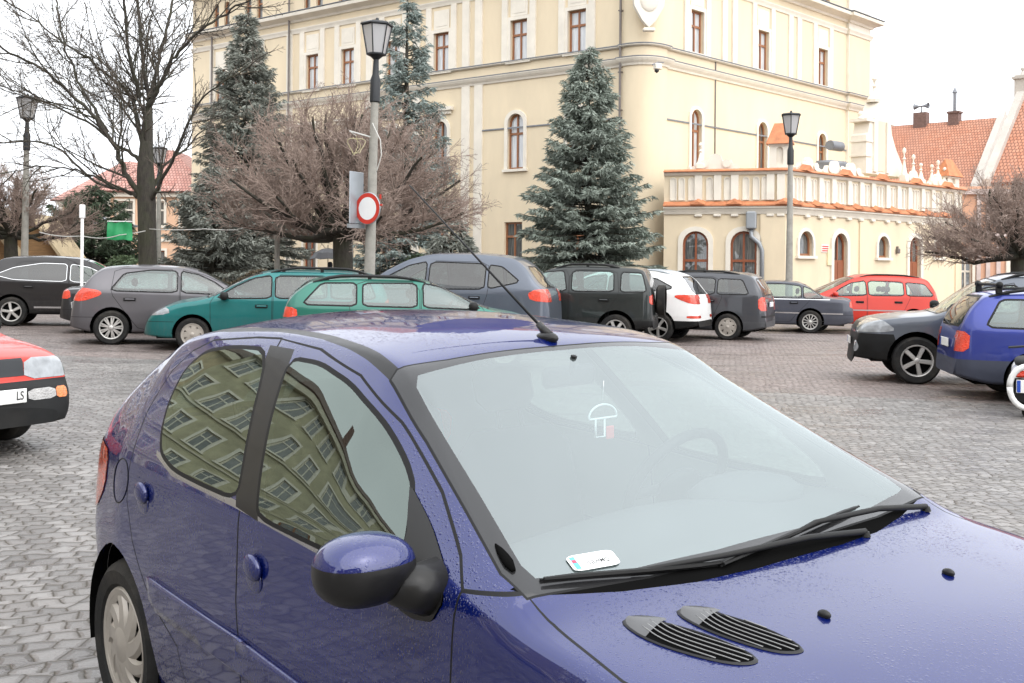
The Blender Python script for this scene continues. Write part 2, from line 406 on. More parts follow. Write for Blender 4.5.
def ring(mb,outer,inner,y0,y1,m=0):
    """flat band between two equal-length polygons, from y0 (back) to y1 (front)"""
    n=len(outer); V=[(a,y1,b) for a,b in outer]+[(a,y1,b) for a,b in inner]+[(a,y0,b) for a,b in outer]+[(a,y0,b) for a,b in inner]
    F=[]
    for i in range(n):
        j=(i+1)%n; F+=[(i,j,n+j,n+i),(i,j,2*n+j,2*n+i),(n+i,n+j,3*n+j,3*n+i)]
    mb.add(V,F,m)
def flat_poly(mb,poly,y,m=0):
    mb.add([(a,y,b) for a,b in poly],[tuple(t) for t in tessellate_polygon([[Vector((a,b,0)) for a,b in poly]])],m)
def shrink(poly,d):
    cx=sum(p[0] for p in poly)/len(poly); cz=(min(p[1] for p in poly)+max(p[1] for p in poly))/2
    w=(max(p[0] for p in poly)-min(p[0] for p in poly))/2; h=(max(p[1] for p in poly)-min(p[1] for p in poly))/2
    return [(cx+(a-cx)*(1-d/w),cz+(b-cz)*(1-d/h)) for a,b in poly]
def window(root,T,s,z0,w,h,arch=False,pane=CURT,fm=None,surround=.16,dep=.2,transom=.64,name='window',vert=(0.,),sill=True,sm=None):
    P=arch_poly(s,z0,w,h) if arch else rect_poly(s,z0,w,h)
    f=MB(); f.T=T; ring(f,P,shrink(P,.085),-dep,-dep+.08)
    zt=z0+h*transom
    for q in vert: f.box((s+q-.04,-dep+.005,z0+.06),(s+q+.04,-dep+.085,z0+h-(.06 if not arch else .07)))
    f.box((s-w/2+.05,-dep+.003,zt-.05),(s+w/2-.05,-dep+.088,zt+.05))
    o=f.build(name,fm or BROWN,root)
    g=MB(); g.T=T; flat_poly(g,shrink(P,.04),-dep+.03); g.build('pane',pane,o)
    if surround>0:
        e=MB(); e.T=T; big=[(a,max(b,z0-.0)) for a,b in shrink(P,-surround)]
        ring(e,big,P,-.02,.07); 
        if sill: e.box((s-w/2-surround-.06,-.02,z0-.12),(s+w/2+surround+.06,.14,z0-.003))
        e.build('surround',sm or WHITE,o)
    return o,P
def sweep(mb,path,prof,m=0,closed=False):
    """path: 2D plan points (outside on the right-hand normal given by side), prof: (out,z)"""
    n=len(path); k=len(prof); V=[];F=[]
    for i,p in enumerate(path):
        a=Vector(path[i-1]) if i>0 else None; b=Vector(p); c=Vector(path[i+1]) if i<n-1 else None
        ns=[]
        for q,r in ((a,b),(b,c)):
            if q is not None and r is not None: d=(r-q).normalized(); ns.append(Vector((-d.y,d.x)))
        nn=sum(ns,Vector((0,0)))
        if len(ns)==2: nn=nn/max(.35,nn.length_squared)*2
        for o,z in prof: V.append((b.x+nn.x*o,b.y+nn.y*o,z))
    for i in range(n-1):
        for j in range(k-1): F.append((i*k+j,i*k+j+1,(i+1)*k+j+1,(i+1)*k+j))
    F+= [tuple(range(k)),tuple((n-1)*k+j for j in range(k))]
    mb.add(V,F,m)
# ---------------------------------------------------------------- town hall
def town_hall():
    root=empty('town_hall',(5.55,48,0),0,'large cream town hall with a rounded corner and brown windows','building')
    C=Vector((5.55,48)); dL=Vector((-.7705,.6374)); nL=Vector((-.6374,-.7705)); dR=Vector((.678,.735)); nR=Vector((.735,-.678))
    def loc(T): return Matrix.Translation((-5.55,-48,0))@T
    TL=loc(frame((*C,0),dL,nL)); TR=loc(frame((*C,0),dR,nR))
    LL,LR,ZT=32.0,20.3,17.6
    hl=[];hr=[]
    up=[3.61,6.89,11.72,15.0,18.36,21.15,26.2,29.2]; arcs=[3.61,7.04,11.75,15.0,18.36,21.3,26.2,29.4]; gw=[3.61,7.15,11.72,15.3,18.36,26.2,29.4]
    def W(side,T,holes,*a,**k): holes.append(window(root,T,*a,**k)[1])
    for s in up: W('L',TL,hl,s,11.07,1.0,1.87)
    for s in arcs: W('L',TL,hl,s,6.14,.96,2.53,arch=True,surround=.17,pane=CURT if s<10 else DARKP)
    for s in gw: W('L',TL,hl,s,1.89,1.05,1.83,pane=DARKP,surround=0)
    W('L',TL,hl,21.23,.25,1.05,3.4,pane=DARKP,fm=DOORW,surround=.12,name='door',sill=False)
    for s in up:
        for q in (-.5,.5): W('L',TL,hl,s+q,15.35,.52,1.5,arch=s>24,pane=DARKP,surround=0,vert=())
    for s in (3.69,9.32,15.23):
        W('R',TR,hr,s,11.15,1.02,1.88); W('R',TR,hr,s,6.1,.84,2.58,arch=True,surround=.15,pane=DARKP if s>5 else CURT)
        for q in (-.5,.5): W('R',TR,hr,s+q,15.35,.52,1.5,pane=DARKP,surround=0,vert=())
    w=MB(); w.T=TL; wall_sheet(w,1.1,LL,-.4,ZT,hl)
    w.T=TR; wall_sheet(w,1.25,LR,-.4,ZT,hr)
    # rounded corner pier
    a=C+dL*1.1+nL*.16; b=C+dR*1.25+nR*.16; c=C+(nL+nR)*.33
    arc=[]
    for i in range(13):
        t=i/12; arc.append(a*(1-t)**2+c*2*t*(1-t)+b*t*t)
    w.T=loc(Matrix()); pts=[C+dL*1.1]+arc+[C+dR*1.25]
    w.add([(p.x,p.y,z) for p in pts for z in(-.4,ZT)],[(2*i,2*i+2,2*i+3,2*i+1) for i in range(len(pts)-1)])
    # far return and back
    e=C+dR*LR; f=C+dL*LL; gg=e+f-C
    for p,q in ((e,gg),(gg,f)): w.add([(p.x,p.y,-.4),(q.x,q.y,-.4),(q.x,q.y,ZT),(p.x,p.y,ZT)],[(0,1,2,3)])
    w.build('wall',CREAM,root,smooth=True,angle=rad(40))
    # mouldings run round the corner
    path=[f-nR*0]+[C+dL*9.3,]+[C+dL*1.13]+arc+[C+dR*1.28,C+dR*17.9]
    pier=[C+dR*17.9+nR*.14,C+dR*LR+nR*.14,C+dR*(LR+.14)+nR*.14,C+dR*(LR+.14)-nR*2]
    path=[tuple(p) for p in path]+[tuple(p) for p in pier]
    m=MB(); m.T=loc(Matrix())
    def band(prof): sweep(m,path[::-1],[(o,z) for o,z in prof])
    band([(0,10.98),(.10,10.98),(.16,11.02),(.16,11.05),(0,11.06)])
    band([(0,10.18),(.06,10.18),(.09,10.26),(.18,10.36),(.24,10.46),(.24,10.50),(0,10.52)])
    band([(0,14.2),(.05,14.2),(.08,14.3),(.14,14.42),(.14,14.46),(0,14.47)])
    band([(0,14.80),(.10,14.82),(.16,14.92),(.42,15.02),(.55,15.06),(.58,15.20),(.52,15.26),(0,15.30)])
    band([(0,ZT-.3),(.3,ZT-.22),(.7,ZT-.05),(.75,ZT+.08),(0,ZT+.12)])
    m.build('cornice',WHITE,root)
    l=MB(); l.T=loc(Matrix()); sweep(l,path[::-1],[(0,11.065),(.18,11.065),(.18,11.10),(0,11.11)]); sweep(l,path[::-1],[(0,10.525),(.26,10.51),(.26,10.54),(0,10.55)]); sweep(l,path[::-1],[(0,15.305),(.60,15.27),(.60,15.30),(0,15.34)])
    pa=[C+dL*9.25,C+dL*1.13]; sweep(l,[tuple(p) for p in pa][::-1],[(0,8.0),(.05,8.0),(.05,8.06),(0,8.07)])
    pa=[C+dR*1.28,C+dR*17.9]; sweep(l,[tuple(p) for p in pa][::-1],[(0,8.0),(.05,8.0),(.05,8.06),(0,8.07)])
    l.build('ledge_flashing',LEAD,root)
    # pilasters and window panels of the upper storey
    p=MB()
    def strips(T,centres,flank,wide):
        p.T=T
        for s in centres:
            for q in (-flank,flank): p.box((s+q-wide/2,-.01,11.11),(s+q+wide/2,.09,14.2))
            p.box((s-.5,-.01,13.12),(s+.5,.035,14.02)); p.box((s-.38,.034,13.25),(s+.38,.05,13.9))
    strips(TL,up,.82,.34); strips(TR,(3.69,9.32,15.23),.85,.34)
    p.T=TL
    for s in (9.3,10.1,13.35,16.7,23.0,27.7): p.box((s-.22,-.01,11.11),(s+.22,.10,14.2))
    for s in (9.3,10.1,13.35,16.7,23.0,27.7): p.box((s-.25,-.01,-.2),(s+.25,.07,10.18))
    for s in (11.75,15.0,18.36,21.3,26.2,29.4): p.box((s-.85,-.01,9.15),(s+.85,.22,9.32)); p.box((s-.7,-.01,8.98),(s+.7,.12,9.15))
    p.T=TR
    for s in (5.9,6.75,11.9,12.75): p.box((s-.2,-.01,11.11),(s+.2,.08,14.2))
    p.box((17.9,-.02,-.4),(LR+.14,.14,ZT)); 
    p.build_each('pilaster',WHITE,root)
    q=MB(); q.T=TR; q.box((17.96,.0,-.4),(LR+.08,.150,14.19)); q.build('end_bay',CREAM,root)
    q=MB(); q.T=TR
    for s in (3.69,9.32,15.23):
        for r in (-.55,.55):
            q.box((s+r-.18,.0,15.32),(s+r+.18,.1,ZT-.3)) if False else None
    # cartouche on the rounded corner
    nc=(nL+nR).normalized(); T=loc(frame((*(C+(nL+nR)*.2),0),Vector((nc.y,-nc.x)) if False else Vector((-nc.y,nc.x)),nc)); cm=MB(); cm.T=T
    sh=[(-.28,11.9),(.0,11.62),(.28,11.9),(.62,12.5),(.7,13.1),(.5,13.3),(.55,13.7),(.3,13.9),(-.3,13.9),(-.55,13.7),(-.5,13.3),(-.7,13.1),(-.62,12.5)]
    cm.prism(sh,lambda u,v,h:(u,h,v),-.1,.20); cm.blob((0,.20,12.85),(.42,.1,.6),16); cm.box((-.25,.0,11.45),(.25,.25,11.6),bev=.04); cm.box((-.2,.18,13.3),(.2,.28,13.75),bev=.05)
    cm.build('cartouche',WHITE,root,True,rad(35))
    d=MB(); d.T=TL; d.tube([(1.16,.26,14.8),(1.16,.26,.1)],.055,8)
    for z in (2,5,8.3,9.9,12.5): d.box((1.08,.1,z),(1.24,.32,z+.05))
    d.tube([(22.9,.2,17.2),(22.9,.2,.1)],.055,8); d.tube([(29.9,.15,15),(29.9,.15,.1)],.055,8)
    d.T=TR; d.tube([(5.2,.03,11.0),(5.2,.03,4.5)],.03,6)
    d.build('downpipe',PIPE,root)
    # roof: hipped, above the frame of the photo
    pts=[C+dL*LL,C,C+dR*LR,gg]; cc=(pts[0]+pts[2])/2
    for i in range(4):
        A,B=pts[i],pts[(i+1)%4]; A2=A+(cc-A)*.55; B2=B+(cc-B)*.55
        A1=A-(cc-A).normalized()*.6; B1=B-(cc-B).normalized()*.6; k=Vector((-5.55,-48))
        roof_quad('roof',[(*(A1+k),ZT+.1),(*(B1+k),ZT+.1),(*(B2+k),ZT+4.8),(*(A2+k),ZT+4.8)],TILE,root)
    cmr=at(650,68,0); P=C+(nL+nR)*.24+nR*.08
    return root
town_hall()
def cctv():
    o=empty('cctv_camera',(5.92,47.28,9.95),rad(-60),'small white security camera high on the rounded corner of the cream hall','camera')
    b=MB(); b.box((-.12,-.16,-.12),(.12,.16,.12),bev=.03); b.build('housing',WHITE,o)
    b=MB(); b.tube([(0,-.28,.05),(0,.0,.18),(0,.3,.2)],.025,6); b.build('bracket',LEAD,o)
    b=MB(); b.lathe([(0,.02),(.09,0),(.1,-.08),(.0,-.16)],(0,-.05,-.12),12); b.build('lens_dome',pm('black_plastic',(.012,.012,.013),.4,var=.2),o,True)
cctv()
# ---------------------------------------------------------------- arcaded annex
def annex():
    A=Vector((6.19,47.0)); B=Vector((10.804,45.6)); E=Vector((21.594,55.6))
    da=(B-A).normalized(); na=Vector((da.y,-da.x)); db=(E-B).normalized(); nb=Vector((db.y,-db.x)); LA=(B-A).length; LB=(E-B).length+.3
    root=empty('arcaded_annex',(*B,0),0,'low cream annex with orange tiled copings, white arcading and brown arched doors','building')
    k=Matrix.Translation((-B.x,-B.y,0)); TA=k@frame((*A,0),da,na); TB=k@frame((*B,0),db,nb); TC=k@frame((*E,0),Vector((-db.y,db.x)),db)
    TA2=k@frame((*(A+na*.0),0),da,na)
    ha=[];hb=[]
    for s in (1.3,3.22): ha.append(window(root,TA,s,.2,1.04,2.98,arch=True,pane=DARKP,fm=DOORW,surround=.19,name='door',transom=.6,sill=False,dep=.16)[1])
    for s,w,h,z in ((1.46,1.0,1.0,2.22),(7.56,.92,.95,2.22),(12.6,.75,.85,2.28)): hb.append(window(root,TB,s,z,w,h,arch=True,pane=DARKP,surround=.14,transom=.02,vert=())[1])
    for s in (4.05,10.37): hb.append(window(root,TB,s,.1,1.05,3.1,arch=True,pane=DARKP,fm=DOORW,surround=.2,name='door',transom=.62,sill=False)[1])
    w=MB(); w.T=TA; wall_sheet(w,0,LA,-.5,5.6,ha); w.T=TB; wall_sheet(w,0,LB,-.7,5.6,hb)
    w.T=k; e=E+db*.3; f=e-nb*6; w.add([(e.x,e.y,-.7),(f.x,f.y,-.7),(f.x,f.y,5.6),(e.x,e.y,5.6)],[(0,1,2,3)])
    w.add([(A.x,A.y,5.5),(B.x,B.y,5.5),(e.x,e.y,5.5),(f.x,f.y,5.5)],[(0,1,2,3)])
    w.build('wall',CREAM2,root)
    dm=MB()
    for T,ss in ((TA,(1.3,3.22)),(TB,(4.05,10.37))):
        dm.T=T
        for s in ss:
            for q in (-.235,.235):
                dm.box((s+q-.2,-.15,.22),(s+q+.2,-.1,.95)); 
                if T is TB: dm.box((s+q-.22,-.145,.2),(s+q+.22,-.095,2.0))
    dm.build_each('door_leaf',DOORW,root)
    path=[tuple(A),tuple(B),tuple(e),tuple(f)]; path=path  # outward is to the right of travel, so reverse
    path=path[::-1]
    m=MB(); m.T=k
    sweep(m,path,[(0,3.86),(.06,3.86),(.1,3.95),(.16,4.05),(.22,4.10),(.22,4.16),(0,4.17)])
    sweep(m,path,[(0,5.42),(.08,5.44),(.14,5.52),(.14,5.56),(0,5.57)])
    # arcading: pilasters and slim arched panels
    def pil(T,s,w=.30): m.T=T; m.box((s-w/2,-.02,4.42),(s+w/2,.11,5.43)); m.box((s-w/2,.0,3.76),(s+w/2,.13,3.86),bev=.02)
    def slim(T,s,w=.2):
        m.T=T; ring(m,grow2(arch_poly(s,4.46,w,.86,6),.035),arch_poly(s,4.46,w,.86,6),-.02,.06); flat_poly(m,arch_poly(s,4.46,w,.86,6),.02)
    def grow2(P,d): return shrink(P,-d)
    px=lambda x:(x-665)/120*LA
    for x in (700,719,736,771,784): pil(TA,min(px(x),LA-.16))
    for x in (674.5,683,693,711,728.5,747,757,765.5): slim(TA,px(x))
    s=.25; i=0
    while s<LB-.2:
        pil(TB,s,.3)
        n=2 if i%3 else 3
        for j in range(n): slim(TB,s+.33+.26*j,.16)
        s+=.33+.26*n+.12; i+=1
    # corner pilaster strips of the ground storey
    m.build('arcading',WHITE,root)
    c=MB(); c.T=TA; c.box((LA-.95,.0,-.4),(LA+.02,.07,3.84)); c.T=TB; c.box((5.55,.0,-.6),(6.1,.07,3.84)); c.box((14.3,.0,-.6),(14.85,.06,3.84)); c.build_each('corner_strip',CREAM2,root)
    t=MB(); t.T=k
    sweep(t,path,[(0,4.38),(.02,4.38),(.27,4.23),(.27,4.175),(0,4.18)])
    sweep(t,path,[(-.3,5.64),(.0,5.69),(.26,5.60),(.26,5.57),(-.3,5.575)])
    for T,ss in ((TA,[px(x) for x in (700,736,784)]),(TB,[.5+1.55*i for i in range(10)])):
        t.T=T
        for s in ss:
            t.add([(s-.30,.02,4.38),(s+.30,.02,4.38),(s,.02,4.53),(s-.30,.36,4.235),(s+.30,.36,4.235),(s,.36,4.37)],[(0,2,5,3),(2,1,4,5),(3,5,4),(0,1,2)])
    t.T=TB
    for i in range(5):
        s=1.2+3.*i; t.add([(s-.3,.0,5.68),(s+.3,.0,5.68),(s,.0,5.92),(s-.3,.38,5.62),(s+.3,.38,5.62),(s,.38,5.84)],[(0,2,5,3),(2,1,4,5),(3,5,4),(0,1,2)])
    t.build('tile_coping',TERRA,root)
    # scrolled crestings and finials on the parapet
    def scroll(T,s,z,h,name='cresting'):
        q=MB(); q.T=T
        pts=[(-.95,0),(.95,0),(.95,.12),(.72,.2),(.62,.42),(.45,.3),(.3,.34),(.22,.62),(.08,.72),(-.08,.72),(-.22,.62),(-.3,.34),(-.45,.3),(-.62,.42),(-.72,.2),(-.95,.12)]
        q.prism([(s+a,z+b*h) for a,b in pts],lambda u,v,d:(u,d,v),-.3,-.12)
        for a in (-.45,.45): q.lathe([(.0,-.1),(.17,-.1),(.17,-.06),(.0,-.06)],(s+a,0,z+.25*h),10,axis='y')
        return q.build(name,WHITE,root,False)
    def finial(T,s,z,h,y=-.2):
        q=MB(); q.T=T
        q.box((s-.17,y-.17,z),(s+.17,y+.17,z+.22*h),bev=.03); q.lathe([(.17,.22*h),(.12,.3*h),(.04,.62*h),(.09,.66*h),(.03,.72*h),(.03,.8*h),(.09,.88*h),(.075,.95*h),(.0,h)],(s,y,z),8); q.build('finial',WHITE,root,True,rad(40))
    scroll(TA,px(716),5.7,.85)
    for s in (1.9,3.9,5.2): scroll(TB,s,5.7,.75)
    for s,h in ((9.75,1.6),(10.6,1.35),(11.3,1.0),(12.35,1.0),(12.95,1.25),(13.6,.95)): finial(TB,s,5.68,h)
    for s in (10.6,12.9): scroll(TB,s,5.68,.8)
    finial(TA,px(701),5.7,1.1)
    # ornamental gable behind the parapet
    g=MB(); g.T=TB@Matrix.Translation((1.05,0,.35)); G=[(6.0,5.6),(9.5,5.6),(9.35,5.95),(8.55,6.9),(8.2,7.5),(8.1,8.05),(7.85,8.15),(7.35,8.95),(7.25,9.0),(6.75,8.2),(6.3,8.05),(6.15,7.4),(6.0,7.3)]
    g.prism(G,lambda u,v,d:(u,d,v),-1.3,-.55)
    g.box((6.55,-.56,5.7),(6.85,-.46,8.1)); g.box((7.65,-.56,5.7),(7.95,-.46,8.0)); g.box((5.95,-1.36,7.0),(6.5,-.5,7.08)); g.box((5.9,-1.36,7.9),(6.6,-.48,8.02)); g.box((7.8,-1.36,7.9),(8.35,-.48,8.02))
    g.box((5.93,-1.36,6.35),(6.4,-.5,6.43))
    g.lathe([(.34,-.02),(.36,.12),(.2,.35),(.08,.5),(.06,.62),(.12,.72),(.04,.8),(.07,.95),(.13,1.03),(.1,1.12),(0,1.16)],(7.3,-.92,8.9),10)
    for s,z in ((6.15,8.05),(8.1,8.1)): g.lathe([(.16,0),(.1,.1),(.15,.22),(0,.36)],(s,-.92,z),8)
    gg=g.build('gable',WHITE,root,True,rad(30))
    q=MB(); q.T=TB@Matrix.Translation((1.05,0,.35)); q.box((6.92,-.55,5.75),(7.58,-.52,8.0)); q.build('gable_panel',CREAM,gg)
    q=MB(); q.T=TB; q.lathe([(0,0),(.22,0),(.22,.9),(0,.9)],(5.3,-1.3,7.1),10,axis='x'); q.box((4.2,-1.4,5.75),(5.6,-.5,6.35),bev=.1); q.build('roof_flue',LEAD,root,True,rad(40))
    # tiled aedicules
    def aed(T,s,z,w,h,hr):
        b=MB(); b.T=T; P=arch_poly(s,z+.15,w*.32,h*.72,8); wall_sheet(b,s-w/2,s+w/2,z,z+h,[P],.1,y=-.05); b.box((s-w/2,-.55,z),(s+w/2,-.155,z+h)); b.box((s-w/2-.05,-.6,z+h-.08),(s+w/2+.05,.0,z+h))
        o=b.build('aedicule',WHITE,root)
        r=MB(); r.T=T; x=w/2+.14; x2=w*.30
        r.add([(s-x,.12,z+h),(s+x,.12,z+h),(s+x2,-.3,z+h+hr),(s-x2,-.3,z+h+hr),(s-x,-.72,z+h),(s+x,-.72,z+h)],[(0,1,2,3),(5,4,3,2),(0,3,4),(1,5,2),(0,4,5,1)])
        r.build('aedicule_roof',TERRA,o)
    aed(TA,px(779.5),5.7,.80,.95,.85); aed(TB,14.2,5.7,1.2,.5,.85)
    # door notice, red plaque, small lamp
    n=MB(); n.T=TB; n.box((3.05,.0,1.85),(3.5,.06,2.5)); tag(n.build('wall_notice',pm('notice_paper',(.75,.66,.42),.7),None),'pale cream notice fixed beside the brown arched annex door','notice'); 
    bpy.data.objects['wall_notice'].matrix_world=Matrix.Translation((B.x,B.y,0))
    n=MB(); n.T=TB; n.box((2.62,.0,2.38),(3.16,.03,2.7)); pl=tag(n.build('wall_plaque',pm('plaque_white',(.8,.74,.70),.5),None),'small red and white plaque on the annex wall left of a brown door','plaque'); pl.matrix_world=Matrix.Translation((B.x,B.y,0))
    r=MB(); r.T=TB
    for i in range(3): r.box((2.66,.03,2.42+.09*i),(3.12,.036,2.47+.09*i))
    r.build('red_lines',pm('plaque_red',(.55,.06,.05),.5),pl)
    n=MB(); n.T=TB; n.box((8.66,.0,2.42),(8.84,.16,2.64),bev=.03); n.box((8.72,.0,2.6),(8.78,.1,2.74)); l=tag(n.build('wall_lantern',PIPE,None),'little dark lantern on the annex wall between two arched openings','lantern'); l.matrix_world=Matrix.Translation((B.x,B.y,0))
    # grey service cabinet with conduit on the front wall
    n=MB(); n.T=TA; s=px(753); n.box((s-.2,.02,3.25),(s+.2,.42,3.95),bev=.05); bx=n.build('service_box',pm('grey_steel',(.30,.32,.34),.45,metal=.4,var=.1),None); bx.matrix_world=Matrix.Translation((B.x,B.y,0))
    tag(bx,'grey steel box with bent conduit on the annex wall by the second arched door','electrical box')
    n=MB(); n.T=TA; n.tube([(s,.2,3.3),(s,.2,2.95),(s+.3,.2,2.7),(s+.42,.15,2.4),(s+.42,.12,-.1)],.09,8); n.build('conduit',_mc['grey_steel'],bx,True)
    for i,o in enumerate([x for x in bpy.data.objects if x.parent is bx]): pass
annex()
# ---------------------------------------------------------------- roofs to the right
PINK=pm('salmon_render',(.62,.36,.24),.85,var=.08,vs=.8)
def right_house(name,R,z,L,wf,h,wallm,label,chim,ends=(0,)):
    """R: ridge end nearest us (x,y), ridge height z; roof faces us and to the left"""
    e=Vector((.735,-.678)); f=Vector((.678,.735)); R=Vector(R)
    root=empty(name,(R.x,R.y,0),0,label,'building'); k=-R
    A=R-e*L; ez=z-h
    def q(p,zz): p=p+k; return (p.x,p.y,zz)
    roof_quad('roof',[q(A-f*wf,ez),q(R-f*wf,ez),q(R,z),q(A,z)],TILE,root)
    roof_quad('roof',[q(R+f*wf,ez),q(A+f*wf,ez),q(A,z-.01),q(R,z-.01)],TILE,root)
    b=MB(); wf2=wf-.35; pts=[R-f*wf2,R+f*wf2,A+f*wf2,A-f*wf2]
    for i in range(4):
        p,r=pts[i],pts[(i+1)%4]; V=[q(p,-.6),q(r,-.6),q(r,ez+.25),q(p,ez+.25)]; F=[(0,1,2,3)]
        if i%2==0: V.append(q((p+r)/2,z-.2)); F=[(0,1,2,4,3)]
        b.add(V,F)
    b.build('wall',wallm,root)
    g=MB()
    for en,t0,t1 in [(q,a,b) for q in ends for a,b in ((-1,0),(0,1))]:
        E=R+e*.02 if en==0 else A-e*.3
        p0=E+f*(t0*(wf+.15)); p1=E+f*(t1*(wf+.15)); z0=z-h*abs(t0)*1.04; z1=z-h*abs(t1)*1.04; d=e*.42
        V=[q(p0,z0-.5),q(p1,z1-.5),q(p1,z1+.42),q(p0,z0+.42)]; V+=[q(x,y) for x,y in ((p0+d,z0-.5),(p1+d,z1-.5),(p1+d,z1+.42),(p0+d,z0+.42))]
        g.add(V,[(0,1,2,3),(7,6,5,4),(0,4,5,1),(3,2,6,7),(1,5,6,2),(0,3,7,4)])
    g.build('gable_parapet',pm('grey_white_render',(.50,.47,.43),.85,var=.1,vs=1,dirt=.2),root)
    for kind,t,zz in chim:
        p=R-e*t; c=MB(); c.T=Matrix.Translation((*(p+k),0))@Matrix.Rotation(math.atan2(e.y,e.x),4,'Z')
        if kind=='horn':
            c.box((-.45,-.3,z-.5),(.45,.3,z+.75)); o=c.build('chimney',pm('dark_brick',(.16,.10,.085),.85,var=.3,vs=8,bump=.01,bs=30),root)
            c=MB(); c.T=Matrix.Translation((*(p+k),0))@Matrix.Rotation(math.atan2(e.y,e.x),4,'Z'); c.tube([(0,0,z+.7),(0,0,z+1.15)],.05,6)
            for d in (-1,1): c.lathe([(.05,0),(.08,d*.2),(.22,d*.5)],(0,0,z+1.2),10,axis='x')
            c.build('siren_horn',LEAD,o,True)
        elif kind=='pipe':
            c.box((-.35,-.3,z-.5),(.35,.3,z+.65)); c.box((-.42,-.36,z+.5),(.42,.36,z+.62)); o=c.build('chimney',_mc.get('dark_brick') or LEAD,root)
            c=MB(); c.T=Matrix.Translation((*(p+k),0)); c.tube([(0,0,z+.6),(0,0,z+2.0)],.12,8); c.lathe([(.2,1.9),(.0,2.3)],(0,0,z),8); c.build('flue_pipe',LEAD,o)
        else:
            c.box((-.35,-.35,z-.6),(.35,.35,z+1.0),bev=.05); c.box((-.45,-.45,z+.75),(.45,.45,z+.88)); c.lathe([(.2,1.),(.06,1.2),(.12,1.35),(0,1.5)],(0,0,z),8); c.build('chimney_pier',_mc['grey_white_render'],root)
    return root
h1=right_house('tiled_house',(31.75,75.2),11.75,10.5,5.2,5.5,CREAM2,'house with long orange red tiled roof and two dark chimneys behind the annex',[('horn',5.2,0),('pipe',2.9,0)])
h2=right_house('tiled_house',(34.1,58.1),11.55,8.0,5.2,5.3,PINK,'taller tiled house at right edge with sloping pale gable parapet and salmon wall',[('pier',8.1,0)],(0,1))
def street_front():
    # salmon shop front seen under the right-hand bare tree
    P0=at(957,250,57.5); P1=at(1040,250,57.0); u=Vector((P1.x-P0.x,P1.y-P0.y)); L=u.length; u.normalize(); n=Vector((u.y,-u.x))
    root=empty('salmon_shop_house',(P0.x,P0.y,0),0,'salmon coloured shop house with white arched opening behind the right bare tree','building')
    T=Matrix.Translation((-P0.x,-P0.y,0))@frame((P0.x,P0.y,0),u,n); H=[]
    H.append(window(root,T,.45,.0,.62,2.75,arch=True,pane=DARKP,surround=.14,fm=WHITE,sill=False,name='door',transom=.6)[1])
    w=MB(); w.T=T; wall_sheet(w,-.3,L,-.6,5.9,H); w.box((-.3,-3,-.6),(L,-.25,5.85)); w.build('wall',PINK,root)
    w=MB(); w.T=T
    for s in (1.05,1.5,2.0): w.box((s-.1,0,-.6),(s+.1,.1,5.5))
    w.box((-.3,0,3.4),(L,.14,3.6)); w.box((-.3,0,5.5),(L,.2,5.75)); w.build_each('pilaster',pm('grey_pilaster',(.55,.46,.43),.8),root)
    s=MB(); s.T=T; s.box((2.35,.0,.7),(3.5,.10,3.0),bev=.03); o=s.build('shop_panel',WHITE,None); o.matrix_world=Matrix.Translation((P0.x,P0.y,0)); tag(o,'white shop panel with a round black emblem and pink flowers under the right tree','sign')
    s=MB(); s.T=T; s.lathe([(0,.10),(.27,.10),(.27,.14),(0,.14)],(2.9,0,2.35),20,axis='y'); s.build('round_emblem',pm('emblem_black',(.02,.022,.025),.5),o)
    s=MB(); s.T=T
    for a,b in ((2.55,1.35),(2.75,1.25),(3.0,1.4),(3.25,1.3)): s.blob((a,-.12,b),(.14,.03,.12),8)
    s.build('pink_flower',pm('flower_pink',(.6,.16,.2),.6),o,True)
street_front()
# ---------------------------------------------------------------- houses to the left
def box_house(name,P0,P1,z1,zr,wallm,roofm,label,trim,cols,depth=9,ov=.5,cat='building',storeys=((1.0,1.5),(4.0,1.5)),door=None):
    P0=Vector(P0[:2]);P1=Vector(P1[:2]); u=(P1-P0);L=u.length;u.normalize();n=Vector((u.y,-u.x))
    root=empty(name,(P0.x,P0.y,0),0,label,cat); T=Matrix.Translation((-P0.x,-P0.y,0))@frame((P0.x,P0.y,0),u,n); H=[]
    for s in cols:
        for z,h in storeys:
            if door and abs(s-door)<.1 and z<2: H.append(window(root,T,s,.1,1.1,2.4,pane=DARKP,fm=DOORW,surround=.14,name='door',sill=False)[1]); continue
            H.append(window(root,T,s,z,1.0,h,pane=DARKP,fm=WHITE,surround=.13)[1])
    w=MB(); w.T=T; wall_sheet(w,0,L,-.6,z1,H)
    for V in ([(0,0),(0,-depth)],[(0,-depth),(L,-depth)],[(L,-depth),(L,0)]): w.add([(*V[0],-.6),(*V[1],-.6),(*V[1],z1),(*V[0],z1)],[(0,1,2,3)])
    w.build('wall',wallm,root)
    w=MB(); w.T=T
    for s in (0.2,L-.2)+((L/2,) if L>7 else ()): w.box((s-.22,.0,-.6),(s+.22,.09,z1-.25))
    w.box((-.1,.0,z1-.35),(L+.1,.22,z1-.02)); w.box((0,0,z1*.5),(L,.1,z1*.5+.18)); w.build('trim',trim,root)
    c=[(-ov,ov),(L+ov,ov),(L+ov,-depth-ov),(-ov,-depth-ov)]; iv=min(L,depth)*.45; r=[(iv,-iv),(L-iv,-iv),(L-iv,-depth+iv),(iv,-depth+iv)]
    for i in range(4):
        j=(i+1)%4; q=lambda p,z:tuple(T@Vector((p[0],p[1],z)))
        roof_quad('roof',[q(c[i],z1),q(c[j],z1),q(r[j],zr),q(r[i],zr)],roofm,root)
    return root,T
PEACH=pm('peach_render',(.72,.47,.32),.85,var=.06)
